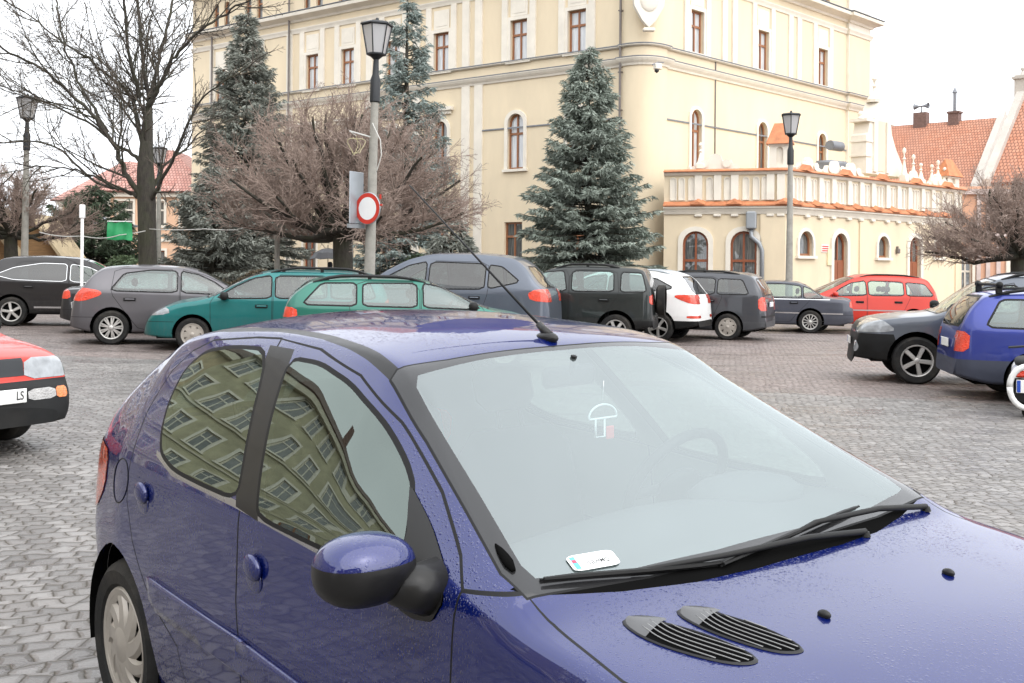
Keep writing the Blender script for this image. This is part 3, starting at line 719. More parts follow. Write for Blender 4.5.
box_house('pink_roof_house',at(104,250,70),at(205,250,70),6.1,8.9,PEACH,TILE_P,'peach house with pinkish red hipped roof behind the big bare tree',WHITE,(1.3,3.2,5.2),depth=9,door=3.2)
box_house('pink_roof_house',at(60,250,84),at(118,250,80),6.3,9.2,PEACH,TILE_P,'farther pink roofed house half hidden by the dark round conifer',WHITE,(1.2,2.9),depth=8)
box_house('white_kiosk_house',at(36,250,60),at(73,250,58),3.7,4.3,WHITE,LEAD,'small white building beyond the wooden market hut',LEAD,(1.4,),depth=3,storeys=((1.3,1.1),))
OCHRE=pm('ochre_boards',(.27,.16,.075),.65,var=.3,vs=3,stretch=(1,1,9),bump=.006,bs=20)
def hut(xa,xr,ya,d,label):
    c=at(xa,ya,d); r=at(xr,262,d); hw=r.x-c.x; g=gzf(c.x,d)
    root=empty('wooden_hut',(c.x,d,g),rad(4),label,'market hut','wooden market huts'); z=c.z-g; ez=max(.35,r.z-g)
    b=MB(); P=[(-hw+.1,0),(hw-.1,0),(hw-.1,ez),(0,z-.12),(-hw+.1,ez)]; b.prism(P,lambda u,v,h:(u,h,v),0,2.6); b.build('hut_body',OCHRE,root)
    for s in (-1,1):
        b=MB(); b.prism([(s*(hw+.15),ez-.12),(s*.0,z+.02),(s*.0,z-.12),(s*(hw+.12),ez-.26)],lambda u,v,h:(u,h,v),-.25,2.8); b.build('roof',pm('hut_roof_boards',(.45,.36,.23),.7,var=.2,vs=4),root)
    b=MB(); b.box((-.45,-.03,.02),(.45,.0,1.6)); b.build('door',pm('hut_door',(.22,.10,.04),.6,var=.2),root)
hut(-18,19,205,43,'ochre wooden market hut at the left edge, nearest the far lamp post')
hut(33,66,214,44,'ochre wooden market hut with pale roof edge right of the small bare tree')
# ---------------------------------------------------------------- old town houses across the square (left row seen in the car's windows and paint, rear row unseen)
def townhouse(name,P0,P1,z1,zr,wallm,label,arc,cols,dark):
    P0=Vector(P0);P1=Vector(P1); u=(P1-P0);L=u.length;u.normalize();n=Vector((u.y,-u.x))
    root=empty(name,(P0.x,P0.y,0),0,label,'town house','town houses lining the square'); T=Matrix.Translation((-P0.x,-P0.y,0))@frame((P0.x,P0.y,0),u,n); H=[]
    for s in cols:
        H.append(window(root,T,s,.1,1.45 if arc else 1.5,3.2,arch=arc,pane=DARKP,fm=BROWN,surround=.2,name='shop_opening',sill=False)[1])
        zz=4.9
        while zz+2<z1-.4: H.append(window(root,T,s,zz,1.05,1.85,pane=CURT if dark<1 else DARKP,fm=WHITE,surround=.18)[1]); zz+=3.2
    w=MB(); w.T=T; wall_sheet(w,0,L,-.6,z1,H)
    for V in ([(0,0),(0,-11)],[(0,-11),(L,-11)],[(L,-11),(L,0)]): w.add([(*V[0],-.6),(*V[1],-.6),(*V[1],z1),(*V[0],z1)],[(0,1,2,3)])
    w.build('wall',wallm,root)
    w=MB(); w.T=T; w.box((0,0,4.1),(L,.25,4.35)); w.box((0,0,z1-.6),(L,.5,z1-.1)); w.box((0,0,7.6),(L,.12,7.75)); w.box((0,0,10.9),(L,.15,11.05)); w.build('cornice',pm('town_house_trim',(.55,.50,.40),.85,var=.1),root)
    q=lambda p,z:tuple(T@Vector((p[0],p[1],z)))
    roof_quad('roof',[q((0,.6),z1),q((L,.6),z1),q((L,-5.5),zr),q((0,-5.5),zr)],TILE_D,root); roof_quad('roof',[q((L,-11.4),z1),q((0,-11.4),z1),q((0,-5.5),zr-.01),q((L,-5.5),zr-.01)],TILE_D,root)
    w=MB(); w.T=T; w.box((L*.3,-3.5,zr-2.4),(L*.3+.7,-2.7,zr+.9)); w.build('chimney',pm('dark_brick',(.16,.10,.085),.85),root)
cl=lambda L,n:[L*(i+.5)/n for i in range(n)]
townhouse('town_house',(-29,26),(-23.5,37.5),15.6,19.2,pm('ochre_render',(.42,.34,.22),.85,var=.2,vs=1.5,dirt=.3),'ochre arcaded town house on the left side of the square',True,cl(12.7,6),1)
townhouse('town_house',(-32.5,11),(-29,26),17.0,20.6,pm('pale_yellow_render',(.46,.42,.29),.85,var=.2,vs=1.2,dirt=.3),'pale yellow arcaded town house on the left side of the square',True,cl(15.4,7),1)
townhouse('town_house',(-32.5,-6),(-32.5,11),17.4,21.,pm('grey_beige_render',(.38,.33,.25),.85,var=.2,dirt=.3),'grey beige arcaded town house on the left side of the square',True,cl(17,8),1)
townhouse('town_house',(-26,-20),(-32.5,-6),17.2,20.8,pm('brown_render',(.36,.27,.20),.85,var=.2,dirt=.3),'brown arcaded town house at the near left corner of the square',True,cl(15.4,7),1)
townhouse('town_house',(-4,-27),(-22,-24),10.2,14.0,_mc['brown_render'],'unseen brownish town house added behind the photographer',True,cl(18,5),1)  # unseen, added to darken the low horizon mirrored in the cars
townhouse('town_house',(16,-26),(-4,-27),11.5,15.0,_mc['pale_yellow_render'],'unseen long pale yellow town house added behind the photographer',True,cl(20,6),0)  # second unseen house, added to block bright low sky from car sides
# ================================================================ trees and plants
def bark(name,a,b,moss=0.):
    k=N(name); v=k.coord((1,1,.25)); f=k.ramp(k.noise(v,14,6,.7),.3,.7); c=k.mix(f,a,b)
    if moss: c=k.mix(k.ma('MULTIPLY',k.ramp(k.noise(k.coord(),2.2,5),.4,.65),moss),c,(.055,.07,.025))
    return k.end(k.bsdf(Base__Color=c,Roughness=.9,Normal=k.bump(k.noise(v,22,5),.02)))
BARK=bark('dark_wet_bark',(.022,.019,.016),(.065,.056,.047),.3)
TWIG=bark('brown_twigs',(.21,.155,.128),(.43,.335,.285))
TWIG2=bark('grey_twigs',(.055,.045,.038),(.15,.122,.10),.2)
class Tubes:
    """many tapered branch pieces in one mesh"""
    def __init__(s): s.V=[];s.F=[];s.n=0
    def add(s,P,R,k):
        P=np.asarray(P,float); R=np.asarray(R,float); m=len(P)
        d=np.gradient(P,axis=0); d/=np.linalg.norm(d,axis=1)[:,None]+1e-9
        r=np.array([.31,.53,.79]); u=np.cross(d,r); u/=np.linalg.norm(u,axis=1)[:,None]+1e-9; w=np.cross(d,u)
        a=2*np.pi*np.arange(k)/k
        V=P[:,None]+R[:,None,None]*(u[:,None]*np.cos(a)[None,:,None]+w[:,None]*np.sin(a)[None,:,None])
        i=np.arange(m*k).reshape(m,k); j=np.roll(i,-1,1)
        s.V.append(V.reshape(-1,3)); s.F.append((np.stack([i[:-1],j[:-1],j[1:],i[1:]],-1).reshape(-1,4))+s.n); s.n+=m*k
    def build(s,name,mat,parent): return big_obj(name,np.concatenate(s.V),np.concatenate(s.F),mat,parent,smooth=True)
def unit(v): return v/(np.linalg.norm(v)+1e-9)
def rnd(s=1.): return RNG.normal(size=3)*s
def grow_branch(T,p,d,L,r,lev,maxlev,spec,thin=None):
    """wandering tapered branch with side shoots"""
    n=max(4,int(L/spec['step'])); P=[np.array(p,float)]; d=unit(np.array(d,float)); D=[d]
    for i in range(n):
        d=unit(d+rnd(spec['wob'])+np.array([0,0,spec['up'][min(lev,len(spec['up'])-1)]])); P.append(P[-1]+d*L/n); D.append(d)
    R=np.linspace(r,max(r*.28,spec['rmin']),n+1); (T if lev<spec['split'] else thin).add(P,R,7 if lev==0 else 5 if lev==1 else 3)
    if lev>=maxlev: return
    ns=int(spec['n'][lev]*RNG.uniform(.8,1.25)*max(.5,min(1.4,L/spec['L'][lev])))
    if ns<1: return
    P=np.array(P); D=np.array(D)
    if lev+1==maxlev:      # the last shoots are grown all together
        t=spec['t0'][lev]+(1-spec['t0'][lev])*(np.arange(ns)+RNG.uniform(0,1,ns))/ns; i=np.minimum(n-1,(t*n).astype(int)); q=P[i]+(P[i+1]-P[i])*(t*n-i)[:,None]
        spec.setdefault('leaf',[]).append((q,D[i],spec['ratio'][lev]*L*RNG.uniform(.55,1.1,ns)*(1.15-.65*t),np.maximum(R[i]*.6,spec['rmin']))); return
    for j in range(ns):
        t=spec['t0'][lev]+(1-spec['t0'][lev])*(j+RNG.uniform(0,1))/ns; i=min(n-1,int(t*n)); q=P[i]+(P[i+1]-P[i])*(t*n-i)
        ax=unit(rnd()); s=unit(np.cross(D[i],ax)); a=RNG.uniform(*spec['ang'][lev])
        nd=unit(D[i]*math.cos(a)+s*math.sin(a)); l=spec['ratio'][lev]*L*RNG.uniform(.55,1.1)*(1.15-.65*t)
        grow_branch(T,q,nd,l,max(R[i]*.6,spec['rmin']),lev+1,maxlev,spec,thin)
def flush(S,spec,ang):
    if 'leaf' not in spec: return
    q,D,L,r=(np.concatenate([x[k] for x in spec['leaf']]) for k in range(4)); B=len(q); nr=lambda v:v/(np.linalg.norm(v,axis=1)[:,None]+1e-9)
    s=nr(np.cross(D,RNG.normal(size=(B,3)))); a=RNG.uniform(*ang,B)[:,None]; d=nr(D*np.cos(a)+s*np.sin(a)); m=4; P=[q]
    for i in range(m-1): d=nr(d+RNG.normal(size=(B,3))*spec['wob']+np.array([0,0,spec['up'][-1]])); P.append(P[-1]+d*(L/(m-1))[:,None])
    P=np.stack(P,1); R=np.maximum(r[:,None]*np.linspace(1,.3,m)[None],spec['rmin']*.8)
    u=np.cross(d,RNG.normal(size=(B,3))); u=nr(u); w=np.cross(d,u); k=3; A=2*np.pi*np.arange(k)/k
    V=P[:,:,None]+R[:,:,None,None]*(u[:,None,None]*np.cos(A)[None,None,:,None]+w[:,None,None]*np.sin(A)[None,None,:,None])
    I=np.arange(B*m*k).reshape(B,m,k); J=np.roll(I,-1,2); F=np.stack([I[:,:-1],J[:,:-1],J[:,1:],I[:,1:]],-1).reshape(-1,4)+S.n
    S.V.append(V.reshape(-1,3)); S.F.append(F); S.n+=B*m*k
def bare_tree():
    d0=33.; base=at(149,262,d0); g=gzf(base.x,d0)
    root=empty('bare_tree',(base.x,d0,g),0,'tall bare spreading tree with a forked mossy trunk in front of the peach house','tree')
    T=Tubes(); S=Tubes(); off=np.array([base.x,d0,g])
    sp=dict(step=.38,wob=.10,up=[.05,.05,.04,.02],rmin=.0065,split=2,n=[11,10,8],L=[5,2.0,.9],t0=[.18,.12,.1],ang=[(.5,.95),(.45,1.0),(.4,1.0)],ratio=[.5,.5,.5])
    def limb(pts,r0,r1,dz,lev=0,n=15):
        W=[]; m=len(pts)
        for i,(x,y) in enumerate(pts): W.append(np.array(at(x,y,d0+dz*i/(m-1)))-off)
        W=np.array(W); t=np.linspace(0,1,m); tt=np.linspace(0,1,m*5)
        Q=np.stack([np.interp(tt,t,W[:,c]) for c in range(3)],1); 
        for _ in range(3): Q[1:-1]=(Q[:-2]+Q[1:-1]*2+Q[2:])/4
        Q[1:-1]+=RNG.normal(size=(len(Q)-2,3))*.02
        R=(r0+(r1-r0)*tt**.55)*.70; T.add(Q,R,8)
        Lt=np.linalg.norm(np.diff(W,axis=0),axis=1).sum()
        for j in range(n):
            u=.12+.88*(j+RNG.uniform(0,1))/n; i=min(len(Q)-2,int(u*(len(Q)-1))); D=unit(Q[i+1]-Q[i]); s=unit(np.cross(D,unit(rnd()))); a=RNG.uniform(.35,.95)
            grow_branch(T,Q[i],D*math.cos(a)+s*math.sin(a)+np.array([0,0,.15]),Lt*RNG.uniform(.26,.50)*(1.2-.6*u),max(.02,R[i]*.5),1,3,sp,S)
        grow_branch(T,Q[-1],Q[-1]-Q[-2],Lt*.35,r1,1,3,sp,S)
    # trunk down to the ground
    tr=[(0,0,-.15),(0.02,0,.5),(-.02,0,1.6)]; b=np.array([np.array(v) for v in tr]+[np.array(at(147,190,d0))-off,np.array(at(146,168,d0))-off,np.array(at(147.5,135,d0+.1))-off,np.array(at(149,108,d0+.2))-off])
    tt=np.linspace(0,1,22); t=np.array([0,.12,.3,.55,.68,.85,1.]); Q=np.stack([np.interp(tt,t,b[:,c]) for c in range(3)],1); T.add(Q,np.array([.42,.34,.30,.28,.27,.265,.26,.26,.26,.26,.26,.26,.26,.25,.24,.22,.20,.185,.17,.155,.14,.125]),12)
    limb([(147,175),(148,130),(150,100),(143,62),(140,20),(133,-45)],.18,.05,.8,n=16)
    limb([(149,105),(158,90),(175,57),(196,34),(235,8),(262,-8)],.13,.03,-1.2)
    limb([(146,150),(137,120),(134,98),(115,80),(85,55),(62,42),(25,12)],.14,.03,1.4)
    limb([(150,98),(160,60),(172,10),(180,-50)],.11,.04,2.)
    limb([(140,98),(128,50),(125,0),(118,-60)],.10,.035,-1.5)
    limb([(146,205),(128,175),(108,132),(85,105),(45,70),(0,46),(-40,20)],.15,.03,-2.0)
    limb([(108,132),(80,85),(66,50),(58,10),(50,-30)],.08,.025,2.2,n=8)
    limb([(150,205),(162,180),(178,150),(200,100),(225,80)],.12,.025,-2.2,n=9)
    limb([(146,200),(125,190),(95,183),(60,146),(20,140),(-25,145)],.11,.022,2.5,n=10)
    limb([(150,195),(165,165),(185,150),(205,128),(226,122)],.09,.02,1.5,n=8)
    limb([(146,165),(120,145),(70,112),(30,96),(-20,80)],.10,.022,3.,n=10)
    limb([(120,190),(80,170),(45,165),(10,172)],.06,.018,-1.6,n=8)
    flush(S,sp,sp['ang'][-1]); T.build('trunk',BARK,root); S.build('twigs',TWIG2,root)
bare_tree()
def pollard(px,ysplit,d,half,top,low,rt,label,seed,nb=26,dens=1.):
    """pruned umbrella crown of crowded twigs on a short trunk"""
    global RNG; RNG=np.random.default_rng(seed)
    b=at(px,ysplit,d); g=gzf(b.x,d); root=empty('pollarded_tree',(b.x,d,g),0,label,'tree','round bare trees pruned to umbrella crowns')
    T=Tubes();S=Tubes(); zs=b.z-g
    n=10; z=np.linspace(-.1,zs,n); T.add(np.stack([.03*np.sin(z*2),.02*np.cos(z*3),z],1),rt*np.linspace(1.25,1.,n)+.05*np.exp(-np.linspace(0,6,n)),10)
    sp=dict(step=.3,wob=.13,up=[.05,.035,.02,.0],rmin=.0055,split=1,n=[9,13,8],L=[2.2,1.2,.7],t0=[.2,.15,.1],ang=[(.35,.8),(.4,1.),(.4,1.1)],ratio=[.52,.52,.5])
    H=top-g-zs
    for i in range(nb):
        a=2*math.pi*(i*.618+RNG.uniform(-.05,.05)); e=math.pi/2*(1-((i+.5)/nb)**.75)*.98-low*((i+.5)/nb)**3
        dr=np.array([math.cos(a)*math.cos(e),math.sin(a)*math.cos(e),math.sin(e)])
        L=1/math.sqrt((math.cos(e)/half)**2+(max(math.sin(e),0)/H)**2)
        n=9; tt=np.linspace(0,1,n); tip=dr*L*.80
        P=np.array([0,0,zs])+tt[:,None]*tip+np.stack([0*tt,0*tt,-.05*L*np.sin(tt*math.pi)*math.cos(e)],1)
        P[1:]+=RNG.normal(size=(n-1,3))*.045; R=rt*.30*(1-tt*.75)+.012; T.add(P,R,6)
        # bundles of crowded shoots
        for j in range(int(21*dens)):
            t=.42+.58*(j+RNG.uniform(0,1))/(21*dens); k=min(n-2,int(t*(n-1))); q=P[k]; D=unit(P[k+1]-P[k]); s=unit(np.cross(D,unit(rnd()))); a2=RNG.uniform(.3,1.0)
            dd=D*math.cos(a2)+s*math.sin(a2)+np.array([0,0,.12]); dd[2]=abs(dd[2])*.8+.05 if q[2]<zs+.9 else dd[2]
            grow_branch(T,q,dd,L*RNG.uniform(.20,.36),max(.011,R[k]*.4),1,3,sp,S)
    flush(S,sp,sp['ang'][-1]); T.build('trunk',BARK,root); S.build('twigs',TWIG,root)
pollard(344,236,30,4.15,at(344,80,30).z,-.05,.24,'wide round bare tree with dense brown twigs behind the traffic sign',3,nb=34,dens=.75)
pollard(1022,258,38,3.9,at(1018,166,38).z,-.03,.30,'round bare tree with grey brown twigs at the right edge by the salmon shop',5,nb=26)
pollard(12,236,40,3.2,at(12,160,40).z,-.05,.22,'small round bare tree at the left edge beside the wooden huts',8,nb=22)
RNG=np.random.default_rng(21)
def needles(name,c0,c1,c2):
    k=N(name); v=k.coord(); f=k.ramp(k.noise(v,1.6,5,.65),.35,.65); g=k.ramp(k.noise(v,9,3),.35,.65)
    c=k.mix(g,c0,c1); c=k.mix(k.ma('MULTIPLY',f,.6),c,c2)
    return k.end(k.bsdf(Base__Color=c,Roughness=.7,Specular__IOR__Level=.3))
BLUE=needles('blue_spruce_needles',(.125,.155,.125),(.25,.29,.25),(.34,.38,.335))
DKGR=needles('dark_spruce_needles',(.11,.125,.105),(.225,.24,.21),(.30,.31,.275))
PALE=needles('pale_spruce_needles',(.13,.165,.15),(.25,.30,.28),(.34,.39,.37))
YEW=needles('yew_needles',(.028,.05,.03),(.065,.095,.055),(.09,.12,.075))
def conifer(name,px,ytop,d,half,mat,label,nwh,zlow=.6,dens=1.,seed=0,droop=.30,power=.9,cover=1.,tilt=0.,group=None):
    r=np.random.default_rng(seed); p=at(px,ytop,d); g=gzf(p.x,d); H=p.z-g
    root=empty(name,(p.x,d,g),0,label,'tree',group); T=Tubes()
    n=14; z=np.linspace(-.1,H,n); T.add(np.stack([tilt*z,0*z,z],1),np.linspace(.035*H*.5+.05,.012,n),8)
    C=[];D=[];SZ=[]
    zz=np.linspace(zlow,H*.985,nwh)
    for z0 in zz:
        f=(H-z0)/(H-zlow); rr=half*(f**power)*r.uniform(.82,1.08)+.08; nb=int((7+9*f)*dens)
        for b in range(nb):
            if r.uniform()>cover: continue
            a=r.uniform(0,2*math.pi); L=rr*r.uniform(.68,1.13); zo=z0+r.normal()*.12; m=7; t=np.linspace(0,1,m)
            up=.5*(1-f)-.05; P=np.stack([tilt*z0+math.cos(a)*L*t,math.sin(a)*L*t,zo+L*(up*t-droop*f*t**1.6+.16*t**4)],1); T.add(P,.028*(1-t*.8)*(.5+f)+.004,4)
            nt=int(26*L*dens)+6
            tt=r.uniform(.12,1,nt)**.75; q=np.stack([np.interp(tt,t,P[:,c]) for c in range(3)],1)
            sd=np.where(r.uniform(size=nt)>.5,1,-1)*r.uniform(.2,1.15,nt); out=np.stack([np.cos(a+sd),np.sin(a+sd),-.25-.3*r.uniform(size=nt)],1)
            ll=(.16+.30*(1-tt)*min(1,L))*r.uniform(.6,1.2,nt)
            for kf in (.25,.6,1.0):
                C.append(q+out*(ll*kf)[:,None]); D.append(out+r.normal(size=(nt,3))*.35); SZ.append(np.full(nt,.085)*r.uniform(.7,1.4,nt))
    # leader
    m=60; h=r.uniform(H*.86,H+.12,m); C.append(np.stack([tilt*h+r.normal(size=m)*.05,r.normal(size=m)*.05,h],1)); D.append(np.stack([r.normal(size=m)*.6,r.normal(size=m)*.6,np.ones(m)],1)); SZ.append(np.full(m,.07))
    C=np.concatenate(C);D=np.concatenate(D);SZ=np.concatenate(SZ); D/=np.linalg.norm(D,axis=1)[:,None]
    # each needle spray: two crossed slim blades
    U=np.cross(D,r.normal(size=D.shape)); U/=np.linalg.norm(U,axis=1)[:,None]; 
    V=np.stack([C-U*(SZ*.30)[:,None],C+U*(SZ*.30)[:,None],C+D*(SZ*1.9)[:,None]],1).reshape(-1,3); F=np.arange(len(V)).reshape(-1,3)
    T.build('trunk',BARK,root); big_obj('crown',V,F,mat,root)
    return root
conifer('blue_spruce',590,51,42,2.85,BLUE,'full blue green spruce in front of the hall, right of the long radio aerial',36,.55,1.35,1,droop=.34,power=.72)
conifer('dark_spruce',247,13,46,2.75,DKGR,'tall dark grey green spruce rising left behind the round brown tree',40,.9,1.2,2,droop=.36,power=.75)
conifer('pale_spruce',408,-8,44,2.5,PALE,'thin pale blue spruce behind the lamp with the traffic sign',36,.6,1.0,3,droop=.30,cover=.9,power=.85)
conifer('dark_spruce',214,172,40,2.25,DKGR,'low broad dark conifer below the round brown tree, left of the thin post',16,.3,1.2,4,droop=.25,power=.6)
conifer('yew_tree',92,193,50,2.75,YEW,'low rounded dark green conifer behind the green banner',16,.3,1.25,5,droop=.1,power=.5)
conifer('dark_spruce',452,212,38,1.2,DKGR,'low dark conifer under the right half of the round brown tree',12,.3,1.1,6,droop=.25,power=.7)
def shrub(name,P,L,w,h,mat,label,cat,n,rz=0.,sz=.07,twiggy=None):
    r=np.random.default_rng(int(abs(P.x)*100)); g=gzf(P.x,P.y); root=empty(name,(P.x,P.y,g),rz,label,cat)
    T=Tubes()
    for i in range(int(L*16)+8):
        x=r.uniform(-L/2,L/2); m=5; t=np.linspace(0,1,m); dx,dy=r.normal()*.25,r.normal()*w*.25
        T.add(np.stack([x+dx*t,dy*t,h*r.uniform(.6,.95)*t],1),.012*(1-t*.7)+.003,3)
    T.build('stems',twiggy or TWIG2,root)
    C=np.stack([r.uniform(-L/2,L/2,n),r.normal(size=n)*w*.33,np.zeros(n)],1); top=h*(.85+.12*np.sin(C[:,0]*1.7)+.08*np.sin(C[:,0]*4.1)); C[:,2]=top*(1-r.uniform(size=n)**1.6*.9)
    D=r.normal(size=(n,3)); D/=np.linalg.norm(D,axis=1)[:,None]; U=np.cross(D,r.normal(size=(n,3))); U/=np.linalg.norm(U,axis=1)[:,None]; S=sz*r.uniform(.6,1.4,n)
    V=np.stack([C-U*S[:,None]*.5,C+U*S[:,None]*.5,C+D*S[:,None]*1.3],1).reshape(-1,3); big_obj('foliage',V,np.arange(len(V)).reshape(-1,3),mat,root)
HEDGE=needles('winter_hedge_leaves',(.055,.045,.03),(.12,.095,.06),(.16,.13,.09)); GREEN=needles('green_shrub_leaves',(.04,.075,.035),(.10,.15,.075),(.14,.18,.10))
shrub('hedge',at(246,280,37),3.4,.9,1.35,HEDGE,'low brown winter hedge behind the grey hatchback and the teal car','hedge',9000)
shrub('shrub',at(112,262,44),2.2,1.2,1.75,GREEN,'low fresh green shrub below the green banner','shrub',5000)
shrub('shrub',at(402,268,33),1.6,.9,1.9,YEW,'low dark green shrub behind the roof of the big grey van','shrub',3500)
# ================================================================ street furniture
CONC=pm('concrete_post',(.30,.29,.26),.85,var=.18,vs=5,bump=.006,bs=40,dirt=.25)
BLK=pm('black_lamp_iron',(.018,.02,.023),.45,var=.2,metal=.3)
def _opal():
    k=N('frosted_lamp_glass'); a=k.n('BsdfDiffuse',Color=(.66,.66,.67,1)); b=k.n('BsdfTranslucent',Color=(.8,.8,.82,1)); g=k.n('BsdfGlossy',Color=(1,1,1,1),Roughness=.08)
    m=k.n('MixShader',i0=.55,i1=a.outputs[0],i2=b.outputs[0]); return k.end(k.n('MixShader',i0=.14,i1=m.outputs[0],i2=g.outputs[0]))
OPAL=_opal()
def lamp(px,ytop,d,label,lean=0.,rz=.3,arm=False):
    p=at(px,ytop,d); g=gzf(p.x,d); H=p.z-g; root=empty('street_lamp',(p.x,d,g),rz,label,'street lamp','lantern street lamps on tall posts'); root.rotation_euler=(0,lean,rz)
    b=MB(); b.lathe([(.14,-.1),(.125,1.2),(.085,H-1.75)],k=12); b.build('post',CONC,root,True)
    b=MB(); b.lathe([(.10,H-1.80),(.115,H-1.78),(.115,H-1.3),(.075,H-1.18),(.06,H-.85),(.09,H-.82),(.16,H-.76),(.19,H-.74),(.19,H-.71)],k=12); b.build('neck',BLK,root,True,rad(30))
    h0,h1=H-.73,H-.09; r0,r1=.21,.335
    f=MB()
    for i in range(6):
        a=2*math.pi*i/6; c,s=math.cos(a),math.sin(a); f.tube([(r0*c,r0*s,h0),(r1*c,r1*s,h1)],.017,4)
    for r,h in ((r0,h0),(r1,h1)):
        q=[(r*math.cos(2*math.pi*i/6),r*math.sin(2*math.pi*i/6),h) for i in range(7)]; f.tube(q,.02,4)
    f.lathe([(0,h0+.005),(r0,h0+.005),(r0+.02,h0-.02),(0,h0-.03)],k=6)
    f.lathe([(.375,h1),(.375,h1+.03),(.30,h1+.07),(.05,h1+.10),(.03,h1+.17),(0,h1+.18)],k=6); f.lathe([(0,h1),(.375,h1)],k=6)
    o=f.build('lantern_frame',BLK,root)
    q=MB(); q.lathe([(r0-.01,h0+.01),(r1-.012,h1-.005)],k=6); q.build('lantern_panes',OPAL,o)
    return root,H,g
L1,H1,_=lamp(371,21,25.5,'tall lamp post carrying the round red and white traffic sign',lean=.022)
lamp(26,96,38,'lamp post at far left above the wooden huts',lean=.01)
lamp(791,113,40,'lamp post in front of the arcaded annex',lean=.004)
lamp(160,147,52,'distant small lamp post behind the trunk of the big bare tree')
SIGNR=pm('sign_red',(.55,.035,.02),.4,var=.06); SIGNW=pm('sign_white',(.80,.80,.80),.4,var=.04); STEEL=pm('grey_steel',(.30,.32,.34),.45,metal=.4,var=.1); ALU=pm('sign_back_aluminium',(.36,.39,.42),.5,metal=.5,var=.1)
def disc():
    d=25.2; c=at(368.5,208.5,d); o=empty('traffic_sign',c,rad(-33),'round white traffic sign with a red ring on the tall lamp post','traffic sign')
    r=.345; b=MB(); b.lathe([(0,.012),(r,.012),(r+.012,.0),(r,-.014),(0,-.014)],k=40,axis='y'); b.T=None
    pl=b.build('back_plate',ALU,o,True,rad(40))
    rg=MB(); rg.lathe([(r*.72,-.0165),(r*.985,-.0165)],k=44,axis='y'); rg.build('red_ring',SIGNR,o)
    wf=MB(); wf.lathe([(0,-.0172),(r*.72,-.0172)],k=44,axis='y'); wf.build('white_face',SIGNW,o)
    ad=MB(); ad.box((.34,-.01,.05),(.40,.01,.09)); ad.box((.33,-.01,.20),(.37,.01,.30)); ad.build('edge_clip',SIGNR,o)
disc()
def plate():
    c=at(357,200,25.35); o=empty('sign_plate',c,rad(62),'grey back of a tall sign plate left of the round traffic sign','sign')
    b=MB(); b.box((-.26,-.012,-.52),(.26,.012,.62),bev=.01); b.build('plate',ALU,o)
    b=MB(); b.box((-.05,.012,-.3),(.05,.05,-.24)); b.box((-.05,.012,.3),(.05,.05,.36)); b.box((-.30,-.03,-.62),(.30,.03,-.53)); b.build('clamp',STEEL,o)
plate()
def star():
    a=at(350,131,25.3); b_=at(371,137,25.4); c=at(357,146,25.3)
    o=empty('festive_light',c,0,'tangled yellowish wire decoration hanging from an arm on the tall lamp post','light decoration')
    A=a-c;B=b_-c; m=MB(); m.tube([B,A],.018,5); m.tube([A,(0,0,.22)],.008,4); m.build('arm',pm('pale_metal',(.55,.55,.52),.5,metal=.3),o)
    m=MB(); q=[(.16*math.cos(a)*(1+.35*math.sin(3*a)),.05*math.sin(2*a),.22*math.sin(a)*(1+.3*math.cos(2*a))) for a in [2*math.pi*i/24 for i in range(25)]]; m.tube(q,.009,4); m.tube([(.09*math.cos(a*2),.04,.20*math.sin(a)) for a in [2*math.pi*i/18 for i in range(19)]],.008,4); m.tube([(0,0,.22),(.03,.02,0),(-.04,0,-.2)],.007,4); m.build('wire_loops',pm('yellow_wire',(.45,.40,.24),.5,var=.3),o)
star()
def cable(name,pts,r,mat,label,sag=.0,cat='cable'):
    P=[]
    for i in range(len(pts)-1):
        a,b=Vector(pts[i]),Vector(pts[i+1])
        for j in range(10): t=j/10; q=a.lerp(b,t); q.z-=sag*4*t*(1-t)*(b-a).length; P.append(q)
    P.append(Vector(pts[-1])); m=MB(); m.tube(P,r,5); return tag(m.build(name,mat,None,True),label,cat)
cable('lamp_cable',[at(373,123,25.35),at(381,140,25.3),at(382,155,25.3),at(377,172,25.35)],.012,pm('pale_metal',(.55,.55,.52),.5),'loose pale cable looping beside the tall lamp post',.02)
def post(name,px,yt,d,r,mat,label,cat='post',cap=None):
    p=at(px,yt,d); g=gzf(p.x,d); o=empty(name,(p.x,d,g),0,label,cat); b=MB(); H=p.z-g; b.lathe([(r,-.1),(r,H),(r*.6,H+.02),(0,H+.02)],k=10); b.build('pole',mat,o,True,rad(40))
    if cap: cap(o,H)
    return o
def cap(o,H): b=MB(); b.box((-.055,-.055,H-.28),(.055,.055,H+.03),bev=.015); b.build('post_head',SIGNW,o)
post('white_post',83,206,26,.036,SIGNW,'slim white post left of the green banner','post',cap)
post('thin_post',278,219,32,.075,CONC,'thin grey post holding the garland cable beside the round brown tree')
cable('garland_cable',[at(278,216,32),at(237,230,32),at(205,229,32),at(150,229,32.6)],.014,pm('pale_metal',(.55,.55,.52),.5),'pale cable strung from the thin post to the big bare tree',.015)
cable('banner_cable',[at(146,231,32.7),at(120,235,32),at(83,236,26.2),at(40,232,30)],.014,pm('pale_metal',(.55,.55,.52),.5),'pale cable strung past the white post across the green banner',.012)
